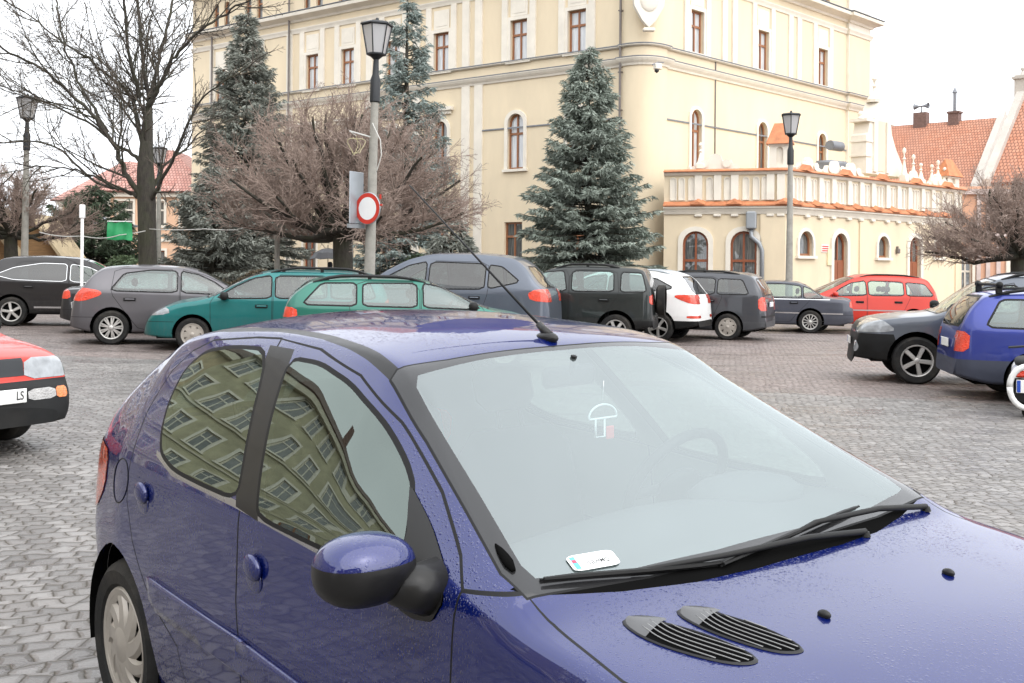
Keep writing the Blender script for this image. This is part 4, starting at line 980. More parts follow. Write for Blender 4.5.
def banner():
    a=at(108,222,32.2); b=at(132.5,240,32.2); c=(a+b)/2; o=empty('green_banner',c,0,'bright green cloth banner hanging on a cable by the big bare tree','banner'); w=(b.x-a.x)/2; h=(a.z-b.z)/2
    V=[];F=[];n=12
    for i in range(n+1):
        for j in range(6):
            u=-1+2*i/n; v=-1+2*j/5; V.append((w*u*(1-.03*v),.03*math.sin(u*7)+.02*math.sin(v*3+u*2),h*v*(1+.04*math.sin(u*4))+.02*math.sin(u*5)))
    for i in range(n):
        for j in range(5): q=i*6+j; F.append((q,q+6,q+7,q+1))
    m=mesh_obj('cloth',V+[(x,y+.012,z) for x,y,z in V],F+[tuple(k+len(V) for k in f[::-1]) for f in F],pm('green_cloth',(.02,.28,.10),.6,var=.12),o,True)
    q=MB(); q.tube([(-w,0,h+.02),(w,0,h+.02)],.015,5); q.build('batten',SIGNW,o)
banner()
def umbrella_person():
    d=34.5; c=at(331,262,d); g=gzf(c.x,d); 
    P=empty('person',(c.x,d,g),rad(200),'person in a dark hooded coat under a black umbrella behind the teal car','person')
    me=bpy.data.meshes.new('body')
    vs=[(0,0,.95),(0,0,1.15),(0,.01,1.35),(0,.0,1.47),(0,-.02,1.58),(0,-.02,1.70),
        (.10,0,.88),(.11,.02,.48),(.11,-.01,.08),(.11,-.16,.04),(-.10,0,.88),(-.11,.02,.48),(-.11,-.01,.08),(-.11,-.16,.04),
        (.19,0,1.42),(.25,-.03,1.16),(.18,-.24,1.14),(.16,-.30,1.2),(-.19,0,1.42),(-.25,.02,1.14),(-.24,-.05,.9),(-.24,-.07,.8)]
    ed=[(0,1),(1,2),(2,3),(3,4),(4,5),(0,6),(6,7),(7,8),(8,9),(0,10),(10,11),(11,12),(12,13),(2,14),(14,15),(15,16),(16,17),(2,18),(18,19),(19,20),(20,21)]
    me.from_pydata(vs,ed,[]); o=link(bpy.data.objects.new('body',me),P); m=o.modifiers.new('skin','SKIN'); o.modifiers.new('sub','SUBSURF').levels=1
    rr=[.17,.16,.18,.07,.09,.08,.12,.08,.055,.04,.12,.08,.055,.04,.08,.06,.045,.04,.08,.06,.045,.04]
    for i,r in enumerate(rr): me.skin_vertices[0].data[i].radius=(r,r*.85)
    me.skin_vertices[0].data[0].use_root=True; o.modifiers['sub'].render_levels=1
    me.materials.append(pm('dark_coat',(.022,.022,.028),.85,var=.2))
    U=empty('umbrella',(c.x-.05,d-.15,g),rad(30),'black open umbrella held behind the teal car','umbrella')
    V=[(0,0,2.10)];F=[];n=8;R=.58
    for j,(f,z) in enumerate(((.35,2.06),(.7,1.95),(1.,1.76))):
        for i in range(n*2):
            a=math.pi*i/n; k=f*R*(1 if i%2==0 else .93); V.append((k*math.cos(a),k*math.sin(a),z+(0 if i%2==0 else .02*f)))
    m2=n*2
    for i in range(m2): F.append((0,1+i,1+(i+1)%m2)); F+= [(1+j*m2+i,1+(j+1)*m2+i,1+(j+1)*m2+(i+1)%m2,1+j*m2+(i+1)%m2) for j in (0,1)]
    mesh_obj('canopy',V,F,pm('black_umbrella_cloth',(.015,.015,.02),.35,var=.2),U,False)
    b=MB(); b.tube([(0,0,1.05),(0,0,2.19)],.012,6)
    for i in range(8): a=2*math.pi*i/8; b.tube([(0,0,2.08),(.6*math.cos(a),.6*math.sin(a),1.75)],.006,4)
    b.build('shaft',BLK,U)
umbrella_person()
# ================================================================ cars
def pchip(tab,x):
    t=np.array(tab,float); X,Y=t[:,0],t[:,1]; x=np.clip(x,X[0],X[-1]); h=np.diff(X); d=np.diff(Y)/h; m=np.zeros_like(X)
    for i in range(1,len(X)-1):
        if d[i-1]*d[i]>0: w1=2*h[i]+h[i-1]; w2=h[i]+2*h[i-1]; m[i]=(w1+w2)/(w1/d[i-1]+w2/d[i])
    m[0]=d[0]; m[-1]=d[-1]; i=np.clip(np.searchsorted(X,x)-1,0,len(h)-1); s=(x-X[i])/h[i]
    return (2*s**3-3*s**2+1)*Y[i]+(s**3-2*s**2+s)*h[i]*m[i]+(-2*s**3+3*s**2)*Y[i+1]+(s**3-s**2)*h[i]*m[i+1]
def section(sp,x):
    g=lambda k: float(pchip(sp[k],np.array([x]))[0])
    zt,zb,w,we,cr,z0=g('prof'),g('belt'),g('wid'),g('wtop'),g('crown'),g('bot')
    zb=min(zb,zt-cr-.012); ze=zt-cr; z0=min(z0,zb-.08); zm=min(sp.get('zmid',.62),zb-.05); zl=z0+(zm-z0)*.45
    P=[(w-.16,z0),(w-.045,z0+.015),(w-.012,zl),(w,zm),(w-sp.get('inb',.02),zb),(we,ze)]; n=sp.get('ns',[3,5,6,8,10]); Q=[]
    for a,b,k in zip(P[:-1],P[1:],n):
        for i in range(k): t=i/k; Q.append((a[0]+(b[0]-a[0])*t,a[1]+(b[1]-a[1])*t))
    bu=sp.get('bulge',.02); k0=sum(n[:4])
    for i in range(n[4]): t=i/n[4]; y,z=Q[k0+i]; Q[k0+i]=(y+bu*4*t*(1-t)*min(1,(ze-zb)/.3),z)
    m=sp.get('nt',14)
    for i in range(m+1): t=i/m; y=we*(1-t); Q.append((y,zt-cr*(y/max(we,1e-3))**2))
    Q=np.array(Q); NN=len(Q); M=Q[::-1].copy(); M[:,0]*=-1; A=np.concatenate([Q,M[1:]])
    s=np.concatenate([[0],np.cumsum(np.hypot(*np.diff(A,axis=0).T))]); ds=np.gradient(s); sg=sp.get('rad',.03)
    K=np.exp(-(s[:NN,None]-s[None])**2/(2*sg*sg))*ds[None]; K/=K.sum(1)[:,None]; B=K@A; B[:3]=Q[:3]; B[NN-1,0]=0
    return B
def loft(sp,n):
    x0,x1=sp['prof'][0][0],sp['prof'][-1][0]; u=np.linspace(0,1,n); xs=x0+(x1-x0)*(u-np.sin(2*np.pi*u)*.085); G=[]
    for x in xs: s=section(sp,x); G.append(np.concatenate([np.full((len(s),1),x),s],1))
    return np.stack(G)
class Shell:
    """half a car body (y>=0) as a polygon soup that can be cut along outlines"""
    def __init__(s,sp,n):
        G=loft(sp,n); s.G=G; a,b=G.shape[:2]; Nn=np.cross(np.gradient(G,axis=1),np.gradient(G,axis=0)); Nn/=np.linalg.norm(Nn,axis=2)[...,None]+1e-12
        if Nn[a//2,b-1,2]<0: Nn=-Nn
        Nn[:,-1,1]=0
        s.V=[list(map(float,(*p,*q))) for p,q in zip(G.reshape(-1,3),Nn.reshape(-1,3))]; s.F=[]
        idx=np.arange(a*b).reshape(a,b)
        for i in range(a-1):
            for j in range(b-1): s.F.append([int(idx[i,j]),int(idx[i,j+1]),int(idx[i+1,j+1]),int(idx[i+1,j])])
        for e,sx in ((0,-1.),(a-1,1.)):
            R=G[e]; m=4; o=len(s.V)
            for p in R:
                for q in range(m+1): s.V.append([p[0],p[1]*(1-q/m),p[2],sx,0,0])
            for j in range(b-1):
                for q in range(m): f=[o+j*(m+1)+q,o+(j+1)*(m+1)+q,o+(j+1)*(m+1)+q+1,o+j*(m+1)+q+1]; s.F.append(f[::-1] if sx<0 else f)
        s.L=[None]*len(s.F)
    AX={'xz':(0,2),'xy':(0,1),'yz':(1,2)}
    def cen(s,f): n=len(f); return [sum(s.V[i][k] for i in f)/n for k in range(3)]
    def cut(s,poly,proj,filt=None):
        ax=s.AX[proj]; n=len(poly); bx0=min(p[0] for p in poly)-1e-4; bx1=max(p[0] for p in poly)+1e-4; by0=min(p[1] for p in poly)-1e-4; by1=max(p[1] for p in poly)+1e-4
        def bb(f): q=[(s.V[i][ax[0]],s.V[i][ax[1]]) for i in f]; return min(a for a,_ in q),max(a for a,_ in q),min(b for _,b in q),max(b for _,b in q)
        cand={}
        for i,f in enumerate(s.F):
            b=bb(f)
            if b[1]>=bx0 and b[0]<=bx1 and b[3]>=by0 and b[2]<=by1 and (filt is None or filt(s.cen(f))): cand[i]=b
        for e in range(n):
            a,c=poly[e],poly[(e+1)%n]; dx,dy=c[0]-a[0],c[1]-a[1]; L=math.hypot(dx,dy)
            if L<1e-7: continue
            x0,x1=min(a[0],c[0]),max(a[0],c[0]); y0,y1=min(a[1],c[1]),max(a[1],c[1]); cache={}
            for i,b in list(cand.items()):
                if b[1]<x0 or b[0]>x1 or b[3]<y0 or b[2]>y1: continue
                f=s.F[i]; d=[((s.V[q][ax[0]]-a[0])*dy-(s.V[q][ax[1]]-a[1])*dx)/L for q in f]; d=[0. if abs(t)<1e-7 else t for t in d]
                if not(min(d)<0<max(d)): continue
                P=[];Q=[]
                for k in range(len(f)):
                    p,q,dp,dq=f[k],f[(k+1)%len(f)],d[k],d[(k+1)%len(f)]
                    if dp>=0: P.append(p)
                    if dp<=0: Q.append(p)
                    if dp*dq<0:
                        key=(min(p,q),max(p,q))
                        if key not in cache: t=dp/(dp-dq); cache[key]=len(s.V); s.V.append([s.V[p][r]+(s.V[q][r]-s.V[p][r])*t for r in range(6)])
                        P.append(cache[key]); Q.append(cache[key])
                if len(P)<3 or len(Q)<3: continue
                s.F[i]=P; cand[i]=bb(P); s.F.append(Q); s.L.append(s.L[i]); cand[len(s.F)-1]=bb(Q)
    def mark(s,poly,proj,label,filt=None,over=False):
        ax=s.AX[proj]; n=len(poly); bx0=min(p[0] for p in poly); bx1=max(p[0] for p in poly); by0=min(p[1] for p in poly); by1=max(p[1] for p in poly)
        for i,f in enumerate(s.F):
            if s.L[i] is not None and not over: continue
            c=s.cen(f); x,y=c[ax[0]],c[ax[1]]
            if x<bx0 or x>bx1 or y<by0 or y>by1 or (filt and not filt(c)): continue
            ins=False
            for k in range(n):
                (ax_,ay),(bx,by)=poly[k],poly[(k+1)%n]
                if (ay>y)!=(by>y) and x<(bx-ax_)*(y-ay)/(by-ay)+ax_: ins=not ins
            if ins: s.L[i]=label
    def region(s,poly,proj,label,filt=None,over=False): s.cut(poly,proj,filt); s.mark(poly,proj,label,filt,over)
    def emit(s,name,labels,mats,parent,side=0,off=0.,lab2mat=None):
        """side 0: both halves in one mesh; +1 left; -1 right"""
        V=[];Nn=[];F=[];M=[]
        for sd in ((1,-1) if side==0 else (side,)):
            mp={}
            for f,l in zip(s.F,s.L):
                if l not in labels: continue
                g=[]
                for i in f:
                    if i not in mp:
                        v=s.V[i]; mp[i]=len(V); n=v[3:]; V.append((v[0]+n[0]*off,(v[1]+n[1]*off)*sd,v[2]+n[2]*off)); Nn.append((n[0],n[1]*sd,n[2]))
                    g.append(mp[i])
                F.append(g if sd>0 else g[::-1]); M.append(labels.index(l) if lab2mat is None else lab2mat[l])
        if not F: return None
        return mesh_obj(name,V,F,mats,parent,True,M,Nn)
def rounded(poly,it=2,w=.25):
    for _ in range(it):
        o=[]
        for i in range(len(poly)):
            a,b=poly[i],poly[(i+1)%len(poly)]; o.append((a[0]+(b[0]-a[0])*w,a[1]+(b[1]-a[1])*w)); o.append((b[0]+(a[0]-b[0])*w,b[1]+(a[1]-b[1])*w))
        poly=o
    return poly
def circle(cx,cz,r,n=28): return [(cx+r*math.cos(2*math.pi*i/n),cz+r*math.sin(2*math.pi*i/n)) for i in range(n)]
RUB=pm('tyre_rubber',(.016,.016,.016),.8,spec=.2,var=.25,vs=12,bump=.002,bs=80,dirt=.25); TRIM=pm('black_trim',(.009,.0095,.010),.5,var=.25,vs=6,dirt=.06,spec=.22); SEAL=pm('window_seal',(.007,.007,.0075),.6,var=.1,spec=.25)
ALLOY=pm('wheel_silver',(.50,.49,.47),.35,metal=.55,var=.1,vs=6,dirt=.2); CAPM=pm('hubcap_silver',(.40,.37,.33),.4,metal=.4,var=.15,vs=6,dirt=.4); DARKI=pm('wheel_well_dark',(.006,.006,.006),.9,spec=0.)
CHROME=pm('chrome_trim',(.62,.63,.64),.15,metal=1.,var=.05); SEATM=pm('seat_cloth',(.022,.023,.026),.9,var=.25,vs=20); DASH=pm('dash_plastic',(.05,.052,.055),.7,var=.1); LINER=pm('cabin_lining',(.20,.20,.20),.9,var=.08)
GLASS=glass('car_glass',(.62,.76,.74),.08,haze=.05,hazecol=(.45,.57,.55)); TGLASS=glass('tinted_car_glass',(.20,.24,.25),.085); DGLASS=glass('misted_car_glass',(.58,.74,.71),.08,haze=.2,hazecol=(.42,.58,.55))
def lens(name,col,rough=.12,cells=60,amp=.006,em=0):
    if name in _mc: return _mc[name]
    k=N(name); v=k.coord(); f=k.ramp(k.noise(v,9,3),.3,.7); c=k.mix(f,tuple(x*.6 for x in col),col)
    b=k.bsdf(Base__Color=c,Roughness=rough,Coat__Weight=1.,Coat__Roughness=.03,Normal=k.bump(k.n('TexVoronoi',Vector=v,Scale=cells).outputs[0],amp)); _mc[name]=k.end(b); return _mc[name]
REDL=lens('red_lamp_lens',(.80,.055,.018)); AMB=lens('amber_lamp_lens',(.75,.20,.02)); CLR=lens('clear_lamp_lens',(.32,.34,.36),.08,22,.002); WHL=lens('white_lamp_lens',(.42,.41,.40))
PLATE=pm('plate_white',(.78,.78,.76),.4,var=.03); EUB=pm('plate_blue',(.02,.07,.40),.4)
_wh={}
def wheel_mesh(R,W,style,n=5,cap=None):
    key=(R,W,style,n)
    if key in _wh: return _wh[key]
    rr=R*.68; t=MB(); t.lathe([(rr,-W/2+.012),(rr+.012,-W/2),(R-.035,-W/2-.006),(R-.012,-W/2+.012),(R,-W/2+.04),(R,W/2-.04),(R-.012,W/2-.012),(R-.035,W/2+.006),(rr+.012,W/2),(rr,W/2-.012)],k=40,axis='y')
    for q in(-.035,0,.035): t.lathe([(R+.001,q-.006),(R-.006,q-.003),(R-.006,q+.003),(R+.001,q+.006)],k=40,axis='y')
    to=t.build('wheel',RUB,None,True,rad(35)); tm=to.data; bpy.data.objects.remove(to)
    # outer face towards -y (mirrored by rotation for the other side)
    y0=-W/2+.012; r=MB(); r.lathe([(rr,y0),(rr-.008,y0-.008),(rr-.022,y0-.004),(rr-.03,y0+.03),(rr-.035,W/2-.03)],k=40,axis='y'); r.lathe([(0,y0+.075),(rr-.03,y0+.075)],k=24,m=1,axis='y')
    r.lathe([(0,y0-.012),(.03,y0-.012),(.045,y0-.004),(.055,y0+.03)],k=20,axis='y')
    def spoke(a,w0,w1,ra,rb,dy=0.):
        c,s=math.cos(a),math.sin(a); V=[]
        for rad_,w,yy in((ra,w0,y0-.006+dy),(rb,w1,y0+.002)):
            for q,dz in((-w,.018),(-w*.72,0),(w*.72,0),(w,.018)): V.append((rad_*c-q*s,yy+dz,rad_*s+q*c))
        r.add(V,[(0,1,5,4),(1,2,6,5),(2,3,7,6)])
    if style=='spoke':
        for i in range(n): spoke(2*math.pi*i/n+.3,.030,.036,.03,rr-.02)
    elif style=='twin':
        for i in range(n):
            for q in(-.11,.11): spoke(2*math.pi*i/n+q,.014,.017,.05,rr-.02)
    elif style=='cap':   # hubcap with curved blades and tapering slots
        for i in range(n):
            a0=2*math.pi*i/n; V=[];m=9
            for j in range(m):
                t_=j/(m-1); rad_=.05+(rr-.07)*t_; a=a0+.55*t_**1.5; hw=.034*(1-.25*t_)+.006
                for q,dz in((-hw,.012),(-hw*.6,0),(hw*.6,0),(hw,.012)): V.append((rad_*math.cos(a)-q*math.sin(a),y0-.014+.018*t_**2+dz,rad_*math.sin(a)+q*math.cos(a)))
            r.add(V,[(j*4+k,j*4+k+1,j*4+k+5,j*4+k+4) for j in range(m-1) for k in range(3)])
        r.lathe([(rr-.045,y0+.006),(rr-.02,y0-.004),(rr-.004,y0-.006)],k=40,axis='y'); r.lathe([(0,y0-.022),(.05,y0-.018),(.075,y0-.008)],k=20,axis='y')
    elif style=='holes':
        for i in range(n):
            a=2*math.pi*i/n; spoke(a,.05,.06,.04,rr-.03); 
        r.lathe([(rr-.05,y0),(rr-.004,y0-.004)],k=40,axis='y')
    elif style=='multi':
        for i in range(n): spoke(2*math.pi*i/n,.012,.016,.05,rr-.02)
        r.lathe([(rr-.03,y0),(rr-.004,y0-.004)],k=40,axis='y')
    ro=r.build('rim',[cap or ALLOY,DARKI],None,True,rad(35)); rm=ro.data; bpy.data.objects.remove(ro)
    _wh[key]=(tm,rm); return _wh[key]
def wheels(root,xs,R,W,track,style,n=5,cap=None,steer=0.,dz=(0,0)):
    for x,k in zip(xs,(0,1)):
        for sd in (1,-1):
            tm,rm=wheel_mesh(R,W,style,n,cap); o=link(bpy.data.objects.new('wheel',tm),root); o.location=(x,sd*track/2,R-.004+dz[k]); o.rotation_euler=(0,0.4*(x+sd),(math.pi if sd>0 else 0)+(steer if k==0 else 0))
            link(bpy.data.objects.new('rim',rm),o)
def text_obj(txt,size,mat,parent,T,ext=.0008,align='CENTER',sx=1.):
    cu=bpy.data.curves.new('plate_text','FONT'); cu.body=txt; cu.size=size; cu.align_x=align; cu.align_y='CENTER'; cu.extrude=ext; cu.offset=size*.010; cu.materials.append(mat)
    t=link(bpy.data.objects.new('lettering',cu)); me=bpy.data.meshes.new_from_object(t.evaluated_get(bpy.context.evaluated_depsgraph_get())); bpy.data.objects.remove(t)
    o=link(bpy.data.objects.new('lettering',me),parent); o.matrix_local=T@Matrix.Scale(sx,4,(1,0,0)); return o
INK=pm('plate_ink',(.012,.012,.014),.5)
def plate_part(root,x,y,z,face,w=.52,h=.114,txt=None,tilt=0.,al='CENTER'):
    """face +1 looks forward, -1 backward"""
    T=Matrix.Translation((x,y,z))@Matrix.Rotation(math.pi/2*face,4,'Z')@Matrix.Rotation(math.pi/2-tilt,4,'X')
    b=MB(); b.T=T; b.box((-w/2,-h/2,-.006),(w/2,h/2,.006),bev=.004); o=b.build('number_plate',PLATE,root)
    b=MB(); b.T=T; b.box((-w/2+.006,-h/2+.006,.0062),(-w/2+.046,h/2-.006,.0072)); b.build('plate_band',EUB,o)
    if txt: text_obj(txt,h*.86,INK,o,T@Matrix.Translation((w/2-.03 if al=='RIGHT' else .02,0,.0075)),al and .0006 or 0,al,.78)
    return o
def car(name,label,sp,pose,mat,lower=None,n=64):
    """build a whole car from its table; pose=(x,y,heading degrees) of the front axle centre on the ground"""
    H=sp['H']; W=sp['W']; xr,xf=sp['ends']; wb=sp['wb']; R=sp['R']
    prof=sp['prof']; belt=sp['belt']; roofz=max(p[1] for p in prof)
    if 'wid' not in sp:
        h=W/2; sp['wid']=[(xr,h*.74),(xr+.06,h*.86),(xr+.22,h*.955),(xr+.6,h),(xf-.9,h),(xf-.4,h*.955),(xf-.14,h*.83),(xf-.04,h*.68),(xf,h*.52)]
        wt=[]; hr=h*sp.get('roofw',.70)
        for x in np.linspace(xr,xf,40):
            zt=float(pchip(prof,np.array([x]))[0]); zb=float(pchip(belt,np.array([x]))[0]); wx=float(pchip(sp['wid'],np.array([x]))[0]); r=min(1,max(0,(zt-zb-.05)/(roofz-zb-.05)))
            wt.append((x,min((wx-.05)*(1-r)+hr*r,wx-.03)))
        sp['wtop']=wt; sp['crown']=[(xr,.05),(xr+.3,.05),(-wb/2,.045),(xf-.3,.05),(xf,.08)]; z=sp.get('sill',.22); sp['bot']=[(xr,z+.1),(xr+.5,z),(xf-.5,z),(xf,z+.04)]
    sp.setdefault('ns',[2,4,5,6,8]); sp.setdefault('nt',10)
    S=Shell(sp,n); x,y,hd=pose; g0=gzf(x,y); th=rad(hd); g1=gzf(x-wb*math.cos(th),y-wb*math.sin(th))
    root=empty(name,(x,y,g0),0,label,sp.get('cat','car'),sp.get('group','cars parked on the square')); root.rotation_euler=(0,math.atan2(-(g0-g1),wb),th)
    lx=[0,-wb]
    up=lambda c:c[2]>.5
    for w in lx: S.region(circle(w,R+.01,R+sp.get('arch',.055)),'xz','hole',lambda c:c[1]>.3)
    wi=[rounded(p,2,.09) for p in sp['win']]; zmin=min(min(q[1] for q in p) for p in wi); fs=lambda c:c[2]>zmin-.12 and c[1]>.25
    for i,p in enumerate(wi):
        S.region(p,'xz','win%d'%i,fs); S.region(grow(p,.010 if sp.get('sealm') is CHROME else .026),'xz','seal%d'%i,fs)
    f=sp['ws']; wtt=lambda x:float(pchip(sp['wtop'],np.array([x]))[0])
    def screen(x0,x1,inb,bow,lab,ff):
        xs=np.linspace(x0,x1,6); P=[(x_,wtt(x_)-inb) for x_ in xs]; P=[(x0+bow,-.02),(x0+bow*.9,P[0][1]*.5)]+P+[(x1+bow*.4,P[-1][1]*.5),(x1+bow*.4,-.02)]
        S.region(P,'xy',lab,ff); S.region(grow(P,.03),'xy',lab+'_s',ff)
    screen(f[0],f[1],.05,.06,'ws',lambda c:c[2]>belt[-3][1])
    if 'rw' in sp:
        y0,y1,z0,z1,xm=sp['rw']; P=rounded([(-.1,z0),(y0,z0),(y1,z1),(-.1,z1)],1,.12); fr=lambda c:c[0]<xm
        S.region(P,'yz','rw',fr); S.region(grow(P,.026),'yz','rw_s',fr)
    lights=[]
    for i,(nm,poly,m,cond,*pj) in enumerate(sp['lights']):
        lab='lt%d'%i; S.region(rounded(poly,1,.2),pj[0] if pj else 'xz',lab,cond); lights.append((nm,lab,m))
    fronts=[]
    for i,(nm,proj,poly,m,cond) in enumerate(sp.get('extra',[])): lab='ex%d'%i; S.region(poly,proj,lab,cond); fronts.append((nm,lab,m))
    for i,p in enumerate(sp.get('doors',[])):
        fd=lambda c:c[1]>.3; S.region(grow(rounded(p,1,.12),-.0),'xz','door%d'%i,fd); S.region(grow(rounded(p,1,.12),.009),'xz','gap',fd)
    if not lower:      # bumper joints
        for x0,x1 in ((xr-.1,xr+.62),(xf-.55,xf+.1)): S.region([(x0,.515),(x1,.515),(x1,.524),(x0,.524)],'xz','gap',None)
    if lower:
        for poly,m in lower: S.region(poly,'xz','low',None)
    bm=[mat,SEAL,lower[0][1] if lower else TRIM]
    body=S.emit('body',[None,'gap','low'],bm,root)
    for i,p in enumerate(sp.get('doors',[])):
        for sd in(1,-1):
            d=S.emit('door',['door%d'%i],[mat],root,sd)
            if d and i<len(sp.get('handles',[])):
                hx,hz=sp['handles'][i]; w=float(pchip(sp['wid'],np.array([hx]))[0]); b=MB(); b.box((hx-.09,sd*(w-.03),hz-.012),(hx+.09,sd*(w+.028),hz+.016),bev=.01); b.box((hx-.11,sd*(w-.03),hz-.03),(hx+.11,sd*(w+.004),hz+.03),m=1); b.build('handle',[sp.get('hmat',mat),SEAL],d)
    for i in range(len(wi)):
        for sd in(1,-1): S.emit('side_window',['win%d'%i,'seal%d'%i],[sp.get('wmat',[GLASS])[min(i,len(sp.get('wmat',[GLASS]))-1)],sp.get('sealm',SEAL)],root,sd)
    S.emit('windscreen',['ws','ws_s'],[sp.get('wsmat',GLASS),SEAL],root); S.emit('rear_window',['rw','rw_s'],[sp.get('rwmat',TGLASS),SEAL],root)
    for nm,lab,m in lights:
        for sd in(1,-1): S.emit(nm,[lab],[m],root,sd,.004)
    for nm,lab,m in fronts: S.emit(nm,[lab],[m],root,0,.003)
    # floor, wheel housings, seats
    b=MB(); zs=sp.get('sill',.22); b.box((xr+.25,-W/2+.12,zs),(xf-.25,W/2-.12,zs+.05))
    for w in lx:
        for sd in(1,-1): 
            Q=[(w+(R+.06)*math.cos(a),R+.01+(R+.06)*math.sin(a)) for a in [math.pi*i/12 for i in range(13)]]
            b.add([(a,sd*(W/2-.03),c) for a,c in Q]+[(a,sd*(W/2-.32),c) for a,c in Q],[(i,i+1,14+i,13+i) for i in range(12)]+[tuple(range(13,26))])
    b.build('underbody',DARKI,root)
    zb=float(pchip(belt,np.array([-wb*.45]))[0]); it=MB(); x0=f[0]-.55
    it.box((f[0]-.30,-W/2+.12,zb-.30),(f[0]+.05,W/2-.12,zb-.05),bev=.05)
    for sx,ys in ((x0-.42,(.36,-.36)),(max(x0-1.3,-wb-.05),(.40,0,-.40))):
        for yy in ys:
            hw=.24 if len(ys)==2 else .2
            it.box((sx-.05,yy-hw,.35),(sx+.48,yy+hw,.55),bev=.05); it.T=Matrix.Translation((sx-.02,yy,.5))@Matrix.Rotation(rad(-14),4,'Y'); it.box((-.08,-hw,-.05),(.06,hw,zb-.42),bev=.05)
            it.box((-.06,-.13,zb-.36),(.04,.13,zb-.19),bev=.045); it.T=None
    it.build('interior',SEATM,root,True,rad(50)); st=MB(); sy=.36
    st.T=Matrix.Translation((f[0]-.52,sy,zb-.06))@Matrix.Rotation(rad(-62),4,'Y'); st.tube([(.18*math.cos(2*math.pi*i/20),.18*math.sin(2*math.pi*i/20),0) for i in range(21)],.014,6); st.box((-.17,-.02,-.01),(.17,.02,.01)); st.build('steering_wheel',TRIM,root,True)
    wheels(root,lx,R,sp.get('TW',.19),W-sp.get('TW',.19)-.03,*sp['wheel'])
    mx,mz=sp['mirror']; mm=sp.get('mirmat',TRIM)
    for sd in(1,-1):
        w=float(pchip(sp['wid'],np.array([mx]))[0]); b=MB(); b.blob((mx,sd*(w+.10),mz),(.075,.105,.075),14,e=.75); b.tube([(mx+.02,sd*(w-.06),mz-.05),(mx+.01,sd*(w+.04),mz-.02)],[.04,.03],8,m=1); b.build('mirror',[mm,TRIM],root,True)
    if sp.get('rails'):
        a,c,zz,mr=sp['rails']
        for sd in(1,-1):
            P=[];
            for i in range(9):
                t=i/8; x_=a+(c-a)*t; yy=wtt(x_)-.02; zt=float(pchip(prof,np.array([x_]))[0])-.055; P.append((x_,sd*yy,zt+zz*min(1,5*t,5*(1-t))))
            b=MB(); b.tube(P,.022,8)
            for t in(1,4,7): b.box((P[t][0]-.03,P[t][1]-.015,P[t][2]-zz-.02),(P[t][0]+.03,P[t][1]+.015,P[t][2]))
            b.build('roof_rail',mr,root,True,rad(40))
    for q in sp.get('plates',[]): plate_part(root,*q[0],**q[1])
    if 'after' in sp: sp['after'](root,S,sp)
    root['shell']=0; del root['shell']
    return root,S
yy=lambda lo:(lambda c:c[1]>lo)
def poly_shift(P,dx): return [(a+dx,b) for a,b in P]
PA=lambda nm,c,**k: paint(nm,c,**k)
# ---- 1 grey hatchback (left)
def hatch_spec(L,H,W,wb,R,fo,zbelt,**k):
    xf=fo; xr=fo-L; s=dict(H=H,W=W,wb=wb,R=R,ends=(xr,xf))
    s['prof']=[(xr,.50),(xr+.02,.72),(xr+.08,zbelt-.02),(xr+.20,zbelt+.13),(xr+.42,H-.16),(xr+.60,H-.06),(xr+1.0,H-.015),(xr+1.5,H),(-1.25,H-.025),(-.95,H-.09),(-.62,H-.25),(-.18,zbelt+.07),(-.02,zbelt+.02),(.25,zbelt-.05),(.52,zbelt-.16),(xf-.13,zbelt-.30),(xf-.04,.55),(xf,.42)]
    s['belt']=[(xr,.45),(xr+.1,zbelt-.1),(xr+.45,zbelt+.03),(-1.4,zbelt),(-.4,zbelt-.035),(-.05,zbelt-.06),(.4,zbelt-.18),(xf-.1,zbelt-.38),(xf,.38)]
    s.update(k); return s
z=.98
aur=hatch_spec(4.22,1.53,1.78,2.60,.325,.88,z,group='cars parked on the square',
 win=[[(-2.62,z+.05),(-1.42,z+.03),(-1.42,z+.42),(-1.9,z+.43),(-2.38,z+.36)],[(-1.33,z+.03),(-.42,z+.0),(-.72,z+.22),(-1.02,z+.36),(-1.33,z+.42)],[(-.36,z+.0),(-.14,z-.01),(-.38,z+.13),(-.44,z+.12)]],
 ws=(-.16,-1.0),rw=(.52,.44,z+.06,z+.40,-2.7),wheel=('twin',9,ALLOY),mirror=(-.42,z+.06),TW=.2,
 lights=[('tail_light',[(-3.4,z-.14),(-3.12,z-.17),(-2.78,z-.04),(-2.80,z+.04),(-3.10,z+.09),(-3.4,z+.09)],REDL,lambda c:c[1]>.42 and c[0]<-2.5),('headlight',[(.42,.68),(.95,.60),(.95,.76),(.55,.84)],CLR,yy(.35))],
 doors=[[(-2.55,z+.46),(-2.62,z),(-2.28,.52),(-2.1,.30),(-1.38,.30),(-1.38,z+.46)],[(-1.35,.30),(-.28,.30),(-.22,z-.05),(-.42,z+.14),(-.9,z+.36),(-1.35,z+.47)]],handles=[(-2.28,.86),(-1.15,.85)],
 plates=[((-3.35,0,.72),dict(face=-1,tilt=-.1))])
car('parked_car','grey hatchback facing right with large red tail lamp and silver multi spoke wheel',aur,(-5.33,23.3,17),PA('paint_warm_grey',(.11,.105,.115),metal=.5))
